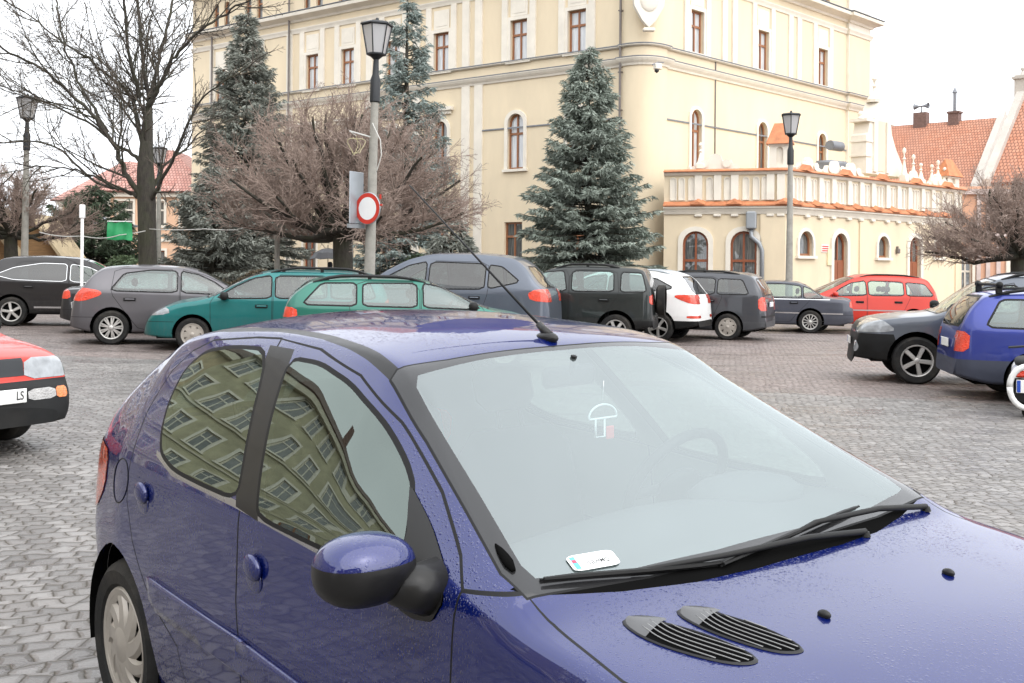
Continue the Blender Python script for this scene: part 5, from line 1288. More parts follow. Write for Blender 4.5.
# ---- 2 black crossover far left
z=1.06
cro=hatch_spec(4.35,1.68,1.83,2.65,.345,.88,z,win=[[(-3.02,z+.14),(-2.62,z+.04),(-1.45,z+.01),(-1.45,z+.42),(-2.0,z+.43),(-2.62,z+.32)],[(-1.36,z+.01),(-.30,z-.02),(-.62,z+.20),(-.95,z+.35),(-1.36,z+.42)]],
 ws=(-.16,-1.0),rw=(.52,.44,z+.08,z+.38,-2.8),wheel=('spoke',5,ALLOY),mirror=(-.42,z+.06),TW=.22,sealm=CHROME,sill=.28,wmat=[TGLASS,GLASS],
 lights=[('tail_light',[(-3.6,z-.12),(-3.05,z-.08),(-3.08,z+.02),(-3.6,z+.04)],REDL,lambda c:c[1]>.42 and c[0]<-2.5),('headlight',[(.42,.80),(.95,.70),(.95,.84),(.55,.92)],CLR,yy(.35))],
 doors=[[(-2.55,z+.46),(-2.62,z),(-2.28,.56),(-2.1,.36),(-1.40,.36),(-1.40,z+.46)],[(-1.37,.36),(-.28,.36),(-.22,z-.05),(-.42,z+.14),(-.9,z+.36),(-1.37,z+.47)]],handles=[(-2.28,.93),(-1.15,.92)],
 extra=[('sill_strip','xz',[(-2.15,.43),(-.4,.43),(-.4,.47),(-2.15,.47)],CHROME,yy(.5))])
car('parked_car','black crossover at far left with chrome outlined side windows',cro,(-9.40,28.5,14),PA('paint_black',(.018,.017,.018),metal=.3),lower=[([(-3.7,.2),(1,.2),(1,.42),(.5,.42),(.2,.40),(-2.2,.40),(-3.7,.42)],TRIM)])
# ---- 3 dark saloon between them
def sedan_spec(L,H,W,wb,R,fo,z,**k):
    xf=fo; xr=fo-L; s=dict(H=H,W=W,wb=wb,R=R,ends=(xr,xf))
    s['prof']=[(xr,.50),(xr+.02,.75),(xr+.06,z+.0),(xr+.25,z+.055),(xr+.72,z+.08),(xr+.85,z+.11),(xr+1.25,H-.12),(xr+1.55,H-.02),(xr+2.1,H),(-1.35,H-.02),(-1.1,H-.08),(-.62,H-.28),(-.30,z+.07),(-.12,z+.015),(.25,z-.04),(.55,z-.13),(xf-.13,z-.24),(xf-.04,.58),(xf,.44)]
    s['belt']=[(xr,.45),(xr+.1,z-.05),(xr+.8,z+.02),(-1.4,z),(-.4,z-.02),(-.05,z-.05),(.4,z-.14),(xf-.1,z-.32),(xf,.40)]
    s.update(k); return s
z=.95
sd1=sedan_spec(4.5,1.42,1.74,2.65,.31,.85,z,win=[[(-2.75,z+.05),(-1.42,z+.03),(-1.42,z+.37),(-1.9,z+.38),(-2.35,z+.30)],[(-1.33,z+.03),(-.40,z+.0),(-.72,z+.20),(-1.0,z+.32),(-1.33,z+.37)]],ws=(-.30,-1.12),rw=(.5,.42,z+.14,z+.36,-2.4),wheel=('twin',7,ALLOY),mirror=(-.5,z+.05),
 lights=[('tail_light',[(-3.75,z-.20),(-3.42,z-.20),(-3.44,z-.0),(-3.75,z+.02)],REDL,lambda c:c[1]>.40 and c[0]<-3),('headlight',[(.42,.62),(.95,.58),(.95,.72),(.5,.76)],CLR,yy(.35))],doors=[[(-1.38,.3),(-.35,.3),(-.35,z+.0),(-.9,z+.32),(-1.38,z+.4)]],handles=[(-1.2,.84)])
car('parked_car','dark saloon mostly hidden behind the grey hatchback',sd1,(-6.4,26.4,15),PA('paint_dark_graphite',(.03,.03,.033),metal=.4))
# ---- 4 teal estate facing left
def wagon_spec(L,H,W,wb,R,fo,z,rake=.30,**k):
    xf=fo; xr=fo-L; s=dict(H=H,W=W,wb=wb,R=R,ends=(xr,xf))
    s['prof']=[(xr,.48),(xr+.015,.72),(xr+.05,z),(xr+.05+rake*.6,H-.16),(xr+.05+rake,H-.06),(xr+.3+rake,H-.02),(xr+1.2,H),(-1.45,H-.01),(-1.15,H-.06),(-.7,H-.26),(-.30,z+.07),(-.12,z+.015),(.25,z-.05),(.52,z-.15),(xf-.13,z-.28),(xf-.04,.55),(xf,.42)]
    s['belt']=[(xr,.45),(xr+.08,z-.06),(xr+.4,z),(-1.4,z),(-.4,z-.02),(-.05,z-.05),(.4,z-.17),(xf-.1,z-.36),(xf,.38)]
    s.update(k); return s
z=.95
TEAL=PA('paint_teal',(.012,.135,.135),metal=.35,rough=.3)
tea=wagon_spec(4.45,1.50,1.72,2.57,.30,.88,z,win=[[(-3.25,z+.04),(-2.45,z+.04),(-2.45,z+.40),(-3.1,z+.39)],[(-2.35,z+.04),(-1.45,z+.03),(-1.45,z+.41),(-2.35,z+.41)],[(-1.36,z+.03),(-.42,z+.01),(-.76,z+.22),(-1.08,z+.37),(-1.36,z+.41)]],ws=(-.28,-1.18),rw=(.55,.48,z+.06,z+.40,-3.2),wheel=('holes',7,CAPM),mirror=(-.55,z+.05),
 rails=(-3.2,-1.35,.085,TRIM),lights=[('headlight',[(.40,.66),(.95,.60),(.95,.79),(.62,.80),(.42,.76)],CLR,yy(.36)),('tail_light',[(-3.7,.72),(-3.42,.72),(-3.42,.98),(-3.7,.98)],REDL,lambda c:c[1]>.5)],
 doors=[[(-2.40,z+.44),(-2.55,z),(-2.25,.5),(-2.1,.3),(-1.41,.3),(-1.41,z+.44)],[(-1.38,.3),(-.32,.3),(-.30,z),(-.9,z+.33),(-1.38,z+.45)]],handles=[(-2.2,.83),(-1.2,.82)],
 extra=[('grille','yz',[(-.1,.56),(.34,.56),(.32,.66),(-.1,.66)],TRIM,lambda c:c[0]>.6)])
car('parked_car','teal estate car with roof rails facing left, headlamp by the grey hatchback',tea,(-5.86,21.4,190),TEAL)
# ---- 5 green estate
z=.94
GREENP=PA('paint_sea_green',(.022,.14,.105),metal=.35,rough=.3)
grn=wagon_spec(4.30,1.43,1.69,2.52,.30,.82,z,rake=.42,win=[[(-3.14,z+.05),(-2.34,z+.04),(-2.34,z+.37),(-2.86,z+.36)],[(-2.22,z+.04),(-1.40,z+.03),(-1.40,z+.38),(-2.22,z+.37)],[(-1.28,z+.03),(-.40,z+.01),(-.74,z+.22),(-1.04,z+.34),(-1.28,z+.38)]],ws=(-.28,-1.15),rw=(.55,.47,z+.06,z+.38,-2.9),wheel=('holes',7,CAPM),mirror=(-.52,z+.05),wmat=[DGLASS],
 rails=(-3.0,-1.25,.055,TRIM),lights=[('tail_light',[(-3.6,.78),(-3.22,.78),(-3.24,.93),(-3.6,.95)],REDL,lambda c:c[1]>.45),('headlight',[(.40,.62),(.95,.58),(.95,.72),(.42,.74)],CLR,yy(.36))],
 doors=[[(-2.30,z+.41),(-2.45,z),(-2.2,.5),(-2.05,.3),(-1.35,.3),(-1.35,z+.41)],[(-1.32,.3),(-.32,.3),(-.30,z),(-.9,z+.31),(-1.32,z+.41)]],handles=[(-2.1,.83),(-1.15,.82)])
car('parked_car','sea green estate car with roof rails facing right behind the blue car roof',grn,(-.24,18.95,9),GREENP)
# ---- 6 tall blue grey van
def mpv_spec(L,H,W,wb,R,fo,z,**k):
    xf=fo; xr=fo-L; s=dict(H=H,W=W,wb=wb,R=R,ends=(xr,xf))
    s['prof']=[(xr,.50),(xr+.015,.80),(xr+.06,z),(xr+.22,H-.28),(xr+.36,H-.10),(xr+.6,H-.035),(xr+1.5,H),(-1.5,H-.01),(-1.05,H-.09),(-.55,H-.32),(-.05,z+.10),(.12,z+.02),(.4,z-.10),(.62,z-.24),(xf-.1,z-.40),(xf-.03,.55),(xf,.42)]
    s['belt']=[(xr,.46),(xr+.08,z-.04),(xr+.4,z+.02),(-1.4,z),(-.3,z-.03),(0,z-.06),(.4,z-.2),(xf-.1,z-.46),(xf,.38)]
    s.update(k); return s
z=1.15
van=mpv_spec(4.75,1.90,1.86,2.85,.34,.92,z,win=[[(-3.22,z+.20),(-2.62,z+.06),(-2.62,z+.50),(-2.86,z+.47)],[(-2.53,z+.05),(-1.42,z+.03),(-1.42,z+.54),(-2.53,z+.52)],[(-1.33,z+.03),(-.25,z+.0),(-.60,z+.26),(-.98,z+.46),(-1.33,z+.54)]],ws=(-.02,-1.05),rw=(.55,.47,z+.10,z+.48,-3.3),wheel=('spoke',5,ALLOY),mirror=(-.35,z+.06),sill=.28,wmat=[TGLASS,TGLASS,GLASS],
 lights=[('tail_light',[(-3.95,z-.20),(-3.46,z-.16),(-3.40,z-.02),(-3.55,z+.06),(-3.95,z+.06)],REDL,lambda c:c[1]>.45),('headlight',[(.40,.75),(.95,.68),(.95,.86),(.42,.92)],CLR,yy(.36))],
 doors=[[(-2.58,z+.56),(-2.62,z),(-2.4,.5),(-2.3,.38),(-1.38,.38),(-1.38,z+.57)],[(-1.35,.38),(-.2,.38),(-.2,z-.02),(-.9,z+.4),(-1.35,z+.57)]],handles=[(-2.35,1.02),(-1.15,1.01)])
xr=van['ends'][0]; van['prof']=[(a,b) for a,b in van['prof'] if a<xr+.05 or a>xr+1.2]; van['prof'][2:2]=[(xr+.07,z),(xr+.30,z+.24),(xr+.56,1.90-.20),(xr+.78,1.90-.07),(xr+1.1,1.90-.025)]
car('parked_car','tall blue grey people carrier facing left behind the long radio aerial',van,(-2.85,23.7,168),PA('paint_blue_grey',(.10,.115,.145),metal=.5))
# ---- 7 black off-roader with spare wheel
z=1.12
def suv_spec(L,H,W,wb,R,fo,z,**k):
    xf=fo; xr=fo-L; s=dict(H=H,W=W,wb=wb,R=R,ends=(xr,xf))
    s['prof']=[(xr,.52),(xr+.01,.80),(xr+.03,z),(xr+.14,H-.22),(xr+.24,H-.06),(xr+.45,H-.02),(xr+1.5,H),(-1.45,H-.015),(-1.12,H-.08),(-.80,H-.26),(-.42,z+.08),(-.22,z+.015),(.3,z-.04),(.55,z-.10),(xf-.12,z-.2),(xf-.04,.60),(xf,.45)]
    s['belt']=[(xr,.48),(xr+.06,z-.05),(xr+.4,z),(-1.4,z),(-.5,z-.02),(-.2,z-.05),(.4,z-.12),(xf-.1,z-.3),(xf,.42)]
    s.update(k); return s
def spare(root,S,sp):
    o=MB(); xr=sp['ends'][0]; o.T=Matrix.Translation((xr-.10,-.05,.98))@Matrix.Rotation(rad(90),4,'Z'); R=.33
    o.lathe([(0,-.1),(R*.8,-.1),(R,-.06),(R,.09),(R*.9,.1)],k=28,axis='y'); q=o.build('spare_wheel',RUB,root,True,rad(40)); 
    o=MB(); o.T=Matrix.Translation((xr-.0,-.05,.98)); o.box((-.1,-.12,-.1),(.0,.12,.1)); o.build('spare_bracket',TRIM,q)
frl=suv_spec(4.15,1.72,1.80,2.56,.345,.82,z,arch=.075,sill=.34,win=[[(-3.18,z+.06),(-2.66,z+.05),(-2.66,z+.44),(-3.08,z+.43)],[(-2.50,z+.05),(-1.62,z+.04),(-1.62,z+.45),(-2.48,z+.45)],[(-1.50,z+.04),(-.52,z+.02),(-.72,z+.20),(-.96,z+.40),(-1.42,z+.45)]],ws=(-.42,-1.1),rw=(.55,.50,z+.06,z+.42,-3.3),wheel=('spoke',6,ALLOY),mirror=(-.58,z+.08),TW=.2,roofw=.76,wmat=[DGLASS],
 rails=(-2.6,-1.25,.06,TRIM),lights=[('tail_light',[(-3.5,z-.22),(-3.25,z-.22),(-3.25,z+.0),(-3.5,z+.0)],REDL,lambda c:c[1]>.5),('headlight',[(.45,.80),(.95,.75),(.95,.92),(.5,.96)],CLR,yy(.36))],
 doors=[[(-2.56,z+.48),(-2.62,z),(-2.25,.55),(-2.15,.42),(-1.57,.42),(-1.57,z+.49)],[(-1.54,.42),(-.45,.42),(-.45,z),(-.9,z+.38),(-1.54,z+.49)]],handles=[(-2.3,.98),(-1.3,.98)],after=spare)
flare=lambda wb,R,r2:[circle(0,R+.01,R+r2),circle(-wb,R+.01,R+r2)]
BLACKSUV=PA('paint_black_green',(.022,.026,.026),metal=.35)
car('parked_car','black off roader with roof rails and spare wheel on its back door',frl,(-.15,25.5,168),BLACKSUV,lower=[([(-3.9,.2),(1,.2),(1,.56),(-3.9,.56)],TRIM)])
# ---- 8 white crossover
z=1.08
wht=hatch_spec(4.42,1.64,1.85,2.64,.345,.88,z,sill=.30,win=[[(-2.95,z+.16),(-2.5,z+.07),(-1.45,z+.03),(-1.45,z+.41),(-2.0,z+.42),(-2.55,z+.35)],[(-1.36,z+.03),(-.32,z-.0),(-.62,z+.20),(-.95,z+.35),(-1.36,z+.42)]],ws=(-.16,-1.0),rw=(.60,.48,z+.04,z+.40,-2.9),wheel=('spoke',5,ALLOY),mirror=(-.42,z+.06),TW=.22,rwmat=TGLASS,wmat=[TGLASS,GLASS],
 lights=[('tail_light',[(-3.7,z-.20),(-3.4,z-.20),(-3.02,z-.06),(-3.02,z+.0),(-3.35,z+.02),(-3.7,z-.02)],REDL,lambda c:c[1]>.40 and c[0]<-2.6),('rear_reflector',[(-3.7,.56),(-3.3,.56),(-3.3,.62),(-3.7,.62)],REDL,lambda c:c[1]>.45),('headlight',[(.42,.80),(.95,.70),(.95,.84),(.55,.92)],CLR,yy(.35))],rails=(-2.9,-1.3,.05,ALU),
 doors=[[(-2.55,z+.46),(-2.62,z),(-2.28,.56),(-2.1,.36),(-1.40,.36),(-1.40,z+.46)],[(-1.37,.36),(-.28,.36),(-.22,z-.05),(-.42,z+.14),(-.9,z+.36),(-1.37,z+.47)]],handles=[(-2.28,.93),(-1.15,.92)])
car('parked_car','white crossover with wide red tail lamps squeezed between two dark vehicles',wht,(1.2,27.9,158),PA('paint_white',(.78,.78,.77),metal=0.,dirt=.2),lower=[([(-3.7,.2),(1,.2),(1,.50),(-3.7,.50)],TRIM)])
# ---- 9 dark grey van like estate
z=1.06
tou=mpv_spec(4.42,1.655,1.80,2.68,.32,.86,z,win=[[(-3.16,z+.05),(-2.42,z+.04),(-2.42,z+.39),(-2.98,z+.38)],[(-2.34,z+.04),(-1.42,z+.03),(-1.42,z+.41),(-2.34,z+.40)],[(-1.33,z+.03),(-.25,z+.0),(-.55,z+.20),(-.92,z+.36),(-1.33,z+.41)]],ws=(-.02,-1.0),rw=(.56,.47,z+.04,z+.40,-3.0),wheel=('holes',7,CAPM),mirror=(-.35,z+.06),wmat=[TGLASS,TGLASS,GLASS],rwmat=GLASS,
 lights=[('tail_light',[(-3.7,z-.34),(-3.40,z-.34),(-3.38,z-.02),(-3.7,z-.02)],REDL,lambda c:c[1]>.52),('headlight',[(.40,.70),(.95,.62),(.95,.80),(.42,.86)],CLR,yy(.36))],rails=(-2.9,-1.2,.04,TRIM),
 doors=[[(-2.38,z+.44),(-2.55,z),(-2.3,.5),(-2.15,.32),(-1.38,.32),(-1.38,z+.45)],[(-1.35,.32),(-.2,.32),(-.2,z-.02),(-.9,z+.32),(-1.35,z+.45)]],handles=[(-2.25,.93),(-1.15,.92)],plates=[((-3.565,0,.86),dict(face=-1,w=.5))],
 extra=[('tailgate_strip','yz',[(-.1,.56),(.8,.56),(.8,.60),(-.1,.60)],TRIM,lambda c:c[0]<-3.3)])
car('parked_car','dark grey compact people carrier with square red tail lamps left of the saloon',tou,(2.98,29.2,158),PA('paint_anthracite',(.055,.058,.066),metal=.45),lower=[([(-3.8,.2),(1,.2),(1,.46),(-3.8,.46)],pm('grey_bumper',(.045,.047,.052),.5,var=.1))])
# ---- 10 grey saloon
z=.93
aud=sedan_spec(4.79,1.43,1.78,2.69,.315,.95,z,win=[[(-3.02,z+.03),(-2.52,z+.03),(-2.50,z+.33),(-2.68,z+.27)],[(-2.44,z+.03),(-1.45,z+.03),(-1.45,z+.38),(-2.0,z+.39),(-2.42,z+.34)],[(-1.36,z+.03),(-.45,z+.0),(-.74,z+.20),(-1.04,z+.32),(-1.36,z+.38)]],ws=(-.30,-1.12),rw=(.52,.44,z+.15,z+.38,-2.5),wheel=('multi',12,ALLOY),mirror=(-.5,z+.05),sealm=SEAL,
 lights=[('tail_light',[(-4.0,z-.22),(-3.72,z-.22),(-3.72,z-.02),(-4.0,z+.0)],REDL,lambda c:c[1]>.45 and c[0]<-3),('headlight',[(.42,.62),(1.,.58),(1.,.72),(.5,.76)],CLR,yy(.35))],
 doors=[[(-2.45,z+.4),(-2.7,z),(-2.3,.5),(-2.15,.3),(-1.41,.3),(-1.41,z+.42)],[(-1.38,.3),(-.4,.3),(-.4,z),(-.9,z+.31),(-1.38,z+.42)]],handles=[(-2.25,.83),(-1.2,.82)],
 extra=[('side_strip','xz',[(-3.55,.53),(.55,.53),(.55,.565),(-3.55,.565)],CHROME,yy(.5)),('belt_strip','xz',[(-3.2,z-.012),(-.3,z-.030),(-.3,z-.012),(-3.2,z+.008)],CHROME,yy(.5))])
car('parked_car','dark blue grey saloon in front of the red people carrier',aud,(5.75,32.9,166),PA('paint_slate_grey',(.065,.07,.09),metal=.45))
# ---- 11 red people carrier
z=1.02
red=mpv_spec(4.32,1.66,1.76,2.69,.315,.84,z,win=[[(-3.26,z+.04),(-2.50,z+.04),(-2.50,z+.40),(-3.02,z+.36)],[(-2.40,z+.04),(-1.42,z+.03),(-1.42,z+.42),(-2.40,z+.41)],[(-1.33,z+.03),(-.36,z+.0),(-.62,z+.20),(-.94,z+.36),(-1.33,z+.42)]],ws=(-.02,-1.02),rw=(.56,.47,z+.05,z+.40,-3.0),wheel=('holes',7,CAPM),mirror=(-.42,z+.04),wmat=[GLASS],
 lights=[('tail_light',[(-3.6,z-.3),(-3.36,z-.3),(-3.28,z+.2),(-3.6,z+.2)],REDL,lambda c:c[1]>.5),('headlight',[(.40,.66),(.95,.58),(.95,.76),(.42,.82)],CLR,yy(.36))],rails=(-2.9,-1.2,.035,TRIM),
 doors=[[(-2.45,z+.45),(-2.6,z),(-2.35,.5),(-2.2,.3),(-1.38,.3),(-1.38,z+.46)],[(-1.35,.3),(-.28,.3),(-.26,z-.02),(-.9,z+.33),(-1.35,z+.46)]],handles=[(-2.25,.86),(-1.15,.85)],hmat=TRIM,
 extra=[('side_strip','xz',[(-3.2,.60),(.3,.60),(.3,.635),(-3.2,.635)],pm('grey_strip',(.30,.27,.27),.5),yy(.5))])
REDP=PA('paint_red',(.50,.022,.008),metal=.05,rough=.35)
red['mirmat']=REDP
car('parked_car','bright red people carrier parked in front of the annex doors',red,(8.75,33.6,180),REDP)
# ---- 12 silver grey off-roader facing left
z=1.07
rav=suv_spec(4.40,1.69,1.82,2.56,.355,.90,z,arch=.07,sill=.32,win=[[(-3.1,z+.08),(-2.5,z+.05),(-2.5,z+.42),(-2.92,z+.40)],[(-2.4,z+.05),(-1.5,z+.04),(-1.5,z+.43),(-2.4,z+.43)],[(-1.40,z+.04),(-.42,z+.02),(-.68,z+.20),(-.96,z+.38),(-1.40,z+.43)]],ws=(-.30,-1.1),rw=(.55,.50,z+.06,z+.42,-3.2),wheel=('spoke',5,ALLOY),mirror=(-.5,z+.08),TW=.22,roofw=.74,
 rails=(-2.9,-1.2,.06,TRIM),lights=[('headlight',[(.30,.80),(.50,.76),(1.0,.75),(1.0,.92),(.72,.965),(.50,.95)],CLR,lambda c:c[1]>.38 and c[0]>.2),('fog_light',circle(.60,.535,.085,16),CLR,lambda c:c[0]>.5,'yz'),('tail_light',[(-3.7,z-.3),(-3.40,z-.3),(-3.38,z+.1),(-3.7,z+.1)],REDL,lambda c:c[1]>.5)],
 doors=[[(-2.45,z+.47),(-2.6,z),(-2.3,.55),(-2.15,.40),(-1.45,.40),(-1.45,z+.48)],[(-1.42,.40),(-.38,.40),(-.36,z-.02),(-.9,z+.36),(-1.42,z+.48)]],handles=[(-2.25,.95),(-1.2,.94)],
 extra=[('grille','yz',[(-.1,.76),(.34,.76),(.36,.90),(-.1,.90)],pm('grille_dark',(.02,.022,.025),.35,metal=.4),lambda c:c[0]>.55)],plates=[((.915,0,.60),dict(face=1,w=.5))])
rav['prof']=[(a,b) for a,b in rav['prof'] if a<.25]+[(.3,1.03),(.55,.99),(.74,.93),(.83,.84),(.87,.70),(.895,.55),(.90,.42)]
rav['wid']=[(-3.5,.68),(-3.44,.78),(-3.28,.87),(-2.9,.91),(0,.91),(.30,.90),(.55,.86),(.75,.76),(.86,.64),(.90,.52)]
h=.91; rav['crown']=[(-3.5,.05),(-3.2,.05),(-1.3,.045),(.6,.05),(.9,.06)]; rav['bot']=[(-3.5,.42),(-3.0,.32),(.4,.32),(.9,.36)]
rav['wtop']=[(-3.5,.58),(-3.4,.70),(-3.2,.68),(-1.2,.67),(-.8,.74),(-.4,.81),(0,.84),(.4,.81),(.7,.70),(.9,.42)]
car('parked_car','silver grey off roader with black lower bumper and five spoke wheel facing left',rav,(6.22,17.98,168),PA('paint_silver_blue',(.10,.112,.135),metal=.55),lower=[([(-3.7,.2),(1,.2),(1,.735),(.34,.735),(.30,.62),(-.4,.56),(-2.2,.56),(-2.3,.6),(-3.7,.62)],TRIM),])
# ---- 13 blue estate at right
z=.93
def bars(root,S,sp):
    for x in(-2.9,-1.75):
        b=MB(); b.tube([(x,-.6,1.52),(x,.6,1.52)],.02,8)
        for sd in(1,-1): b.box((x-.04,sd*.56,1.40),(x+.04,sd*.62,1.54),bev=.01); b.blob((x,sd*.62,1.52),(.05,.05,.045),10)
        b.build('roof_bar',TRIM,root,True,rad(40))
    b=MB(); b.tube([(-3.36,-.42,.86),(-3.40,.28,1.02)],.012,6); b.tube([(-3.34,.28,.98),(-3.42,.28,1.02)],.02,6); b.build('rear_wiper',TRIM,root)
ast=wagon_spec(4.28,1.46,1.69,2.52,.30,.83,z,rake=.34,win=[[(-3.08,z+.05),(-2.32,z+.04),(-2.32,z+.39),(-2.88,z+.385)],[(-2.22,z+.04),(-1.40,z+.03),(-1.40,z+.40),(-2.22,z+.39)],[(-1.28,z+.03),(-.40,z+.01),(-.74,z+.22),(-1.04,z+.35),(-1.28,z+.40)]],ws=(-.28,-1.15),rw=(.60,.50,z+.05,z+.42,-2.9),wheel=('holes',7,CAPM),mirror=(-.52,z+.05),wmat=[DGLASS],rwmat=TGLASS,
 rails=(-3.02,-1.25,.06,TRIM),lights=[('tail_light',[(-3.6,.64),(-3.30,.64),(-3.28,.90),(-3.6,.92)],REDL,lambda c:c[1]>.52),('headlight',[(.40,.62),(.95,.58),(.95,.72),(.42,.74)],CLR,yy(.36))],
 doors=[[(-2.28,z+.43),(-2.45,z),(-2.2,.5),(-2.05,.3),(-1.35,.3),(-1.35,z+.43)],[(-1.32,.3),(-.32,.3),(-.30,z),(-.9,z+.33),(-1.32,z+.43)]],handles=[(-2.1,.83),(-1.15,.82)],
 plates=[((-3.455,0,.73),dict(face=-1,w=.5))],after=bars)
car('parked_car','violet blue estate with roof bars at the right edge, rear towards us',ast,(9.32,15.14,-10),PA('paint_violet_blue',(.035,.05,.24),metal=.4,rough=.3),lower=[([(-3.6,.2),(1,.2),(1,.54),(-3.6,.54)],pm('blue_grey_bumper',(.04,.046,.07),.5,var=.12))])
# ---- 14 red hatchback at left edge
z=.92
def golf_after(root,S,sp):
    b=MB()
    for i in range(4): b.box((.60,-.44,.665+.028*i),(.70-.012*i,.44,.675+.028*i))
    b.build('grille_slat',TRIM,root)
gol=hatch_spec(4.02,1.42,1.70,2.47,.295,.84,z,win=[[(-2.6,z+.06),(-1.42,z+.03),(-1.42,z+.38),(-1.9,z+.39),(-2.35,z+.34)],[(-1.33,z+.03),(-.40,z+.0),(-.72,z+.20),(-1.02,z+.33),(-1.33,z+.38)]],ws=(-.22,-1.02),rw=(.52,.46,z+.06,z+.36,-2.5),wheel=('holes',7,CAPM),mirror=(-.5,z+.06),
 lights=[('headlight',[(.33,.605),(.83,.605),(.82,.765),(.37,.775)],CLR,lambda c:c[0]>.3,'yz'),('indicator',[(.585,.44),(.715,.44),(.715,.53),(.585,.53)],AMB,lambda c:c[0]>.3,'yz'),('bumper_lamp',[(.30,.44),(.58,.44),(.58,.53),(.30,.53)],WHL,lambda c:c[0]>.3,'yz'),('tail_light',[(-3.3,.66),(-2.95,.66),(-2.95,.85),(-3.3,.85)],REDL,lambda c:c[1]>.5)],
 doors=[[(-1.38,.3),(-.32,.3),(-.30,z),(-.9,z+.33),(-1.38,z+.42)]],handles=[(-1.2,.82)],
 extra=[('grille','yz',[(-.1,.635),(.335,.635),(.36,.775),(-.1,.775)],pm('grille_dark',(.02,.022,.025),.35,metal=.4),lambda c:c[0]>.3)],after=golf_after)
gol['prof']=[(a,b) for a,b in gol['prof'] if a<.2]+[(.25,.90),(.45,.86),(.60,.81),(.68,.765),(.705,.70),(.73,.63),(.79,.575),(.825,.53),(.84,.40)]
gol['wid']=[(-3.18,.62),(-3.12,.73),(-2.96,.81),(-2.6,.85),(0,.85),(.40,.84),(.60,.83),(.70,.80),(.78,.76),(.825,.70),(.84,.60)]
gol['wtop']=[(-3.18,.52),(-3.1,.62),(-2.6,.59),(-1.2,.585),(-.8,.65),(-.3,.76),(0,.79),(.4,.77),(.62,.75),(.72,.735),(.80,.66),(.84,.52)]; gol['crown']=[(-3.18,.05),(-1.3,.045),(0,.04),(.6,.035),(.84,.05)]; gol['bot']=[(-3.18,.32),(-2.6,.22),(.4,.2),(.84,.24)]
gol['zmid']=.55
rg,SG=car('parked_car','red hatchback with black bumper and clear headlamp at the left edge',gol,(-4.81,9.5,-28),REDP,lower=[([(-3.3,.1),(1,.1),(1,.595),(.30,.595),(.30,.5),(-3.3,.5)],TRIM)],n=90)
plate_part(rg,.856,.0,.49,1,w=.52,h=.114,txt='LS',al='RIGHT')
# ---- 15 white scooter tail at right edge
def scooter():
    d=13.6; c=at(1028,410,d); g=gzf(c.x,d); o=empty('motor_scooter',(c.x,d,g),rad(66),'white motor scooter cut by the right edge, tail lamp and plate towards us','scooter')
    WHT=PA('paint_white',(.78,.78,.77)); b=MB()
    b.blob((-.02,0,.42),(.42,.19,.22),20,e=.8); b.blob((.80,0,.42),(.10,.19,.22),16,e=.8); b.box((.05,-.15,.22),(.75,.15,.29),bev=.04); b.build('fairing',WHT,o,True,rad(60))
    b=MB(); b.blob((0,0,.63),(.36,.15,.06),16,e=.7); b.build('seat',SEATM,o,True)
    for x in(-.18,1.0): tm,rm=wheel_mesh(.21,.11,'spoke',5); w=link(bpy.data.objects.new('wheel',tm),o); w.location=(x,0,.208); link(bpy.data.objects.new('rim',rm),w)
    b=MB(); b.box((-.45,-.14,.47),(-.38,.14,.55),bev=.02); b.build('tail_light',REDL,o)
    b=MB(); b.box((-.445,-.15,.18),(-.40,.15,.46),bev=.02); b.build('mudguard',TRIM,o)
    b=MB(); b.tube([(-.45,.19*math.cos(a),.36+.24*math.sin(a)) for a in [2*math.pi*i/24 for i in range(25)]],.035,8); b.build('tail_surround',WHT,o,True)
    plate_part(o,-.46,.0,.37,-1,w=.24,h=.15)
    b=MB(); b.tube([(.80,-.22,.74),(.84,0,.76),(.80,.22,.74)],.016,6); b.tube([(.95,0,.3),(.82,0,.76)],.025,6); b.build('handlebar',BLK,o)
scooter()
# ================================================================ the near dark blue hatchback
HERO=dict(
 prof=[(-3.03,.46),(-3.02,.62),(-2.99,.84),(-2.93,.985),(-2.72,1.2),(-2.52,1.345),(-2.42,1.388),(-2.1,1.427),(-1.7,1.438),(-1.35,1.424),(-1.09,1.384),(-.9,1.29),(-.6,1.135),(-.36,1.005),(-.24,.948),(-.1,.925),(.2,.885),(.45,.82),(.6,.745),(.68,.66),(.73,.5)],
 belt=[(-3.03,.44),(-2.95,.80),(-2.8,.90),(-2.3,.945),(-1.5,.935),(-.5,.93),(-.2,.89),(.2,.83),(.5,.72),(.73,.45)],
 wid=[(-3.03,.60),(-2.98,.68),(-2.85,.745),(-2.6,.79),(-2.4,.815),(-1.5,.83),(-.5,.82),(0,.81),(.35,.77),(.55,.68),(.68,.55),(.73,.44)],
 wtop=[(-3.03,.5),(-2.97,.62),(-2.85,.66),(-2.5,.555),(-2.2,.535),(-1.6,.53),(-1.1,.535),(-.6,.655),(-.3,.735),(-.1,.75),(.3,.68),(.55,.55),(.73,.34)],
 crown=[(-3.03,.05),(-2.9,.06),(-2.5,.05),(-1.6,.05),(-1.1,.042),(-.7,.05),(-.3,.035),(0,.03),(.4,.04),(.73,.06)],
 bot=[(-3.03,.24),(-2.7,.22),(0,.2),(.5,.2),(.73,.24)],inb=.022,bulge=.022,rad=.028,ns=[3,6,8,10,14],nt=22)
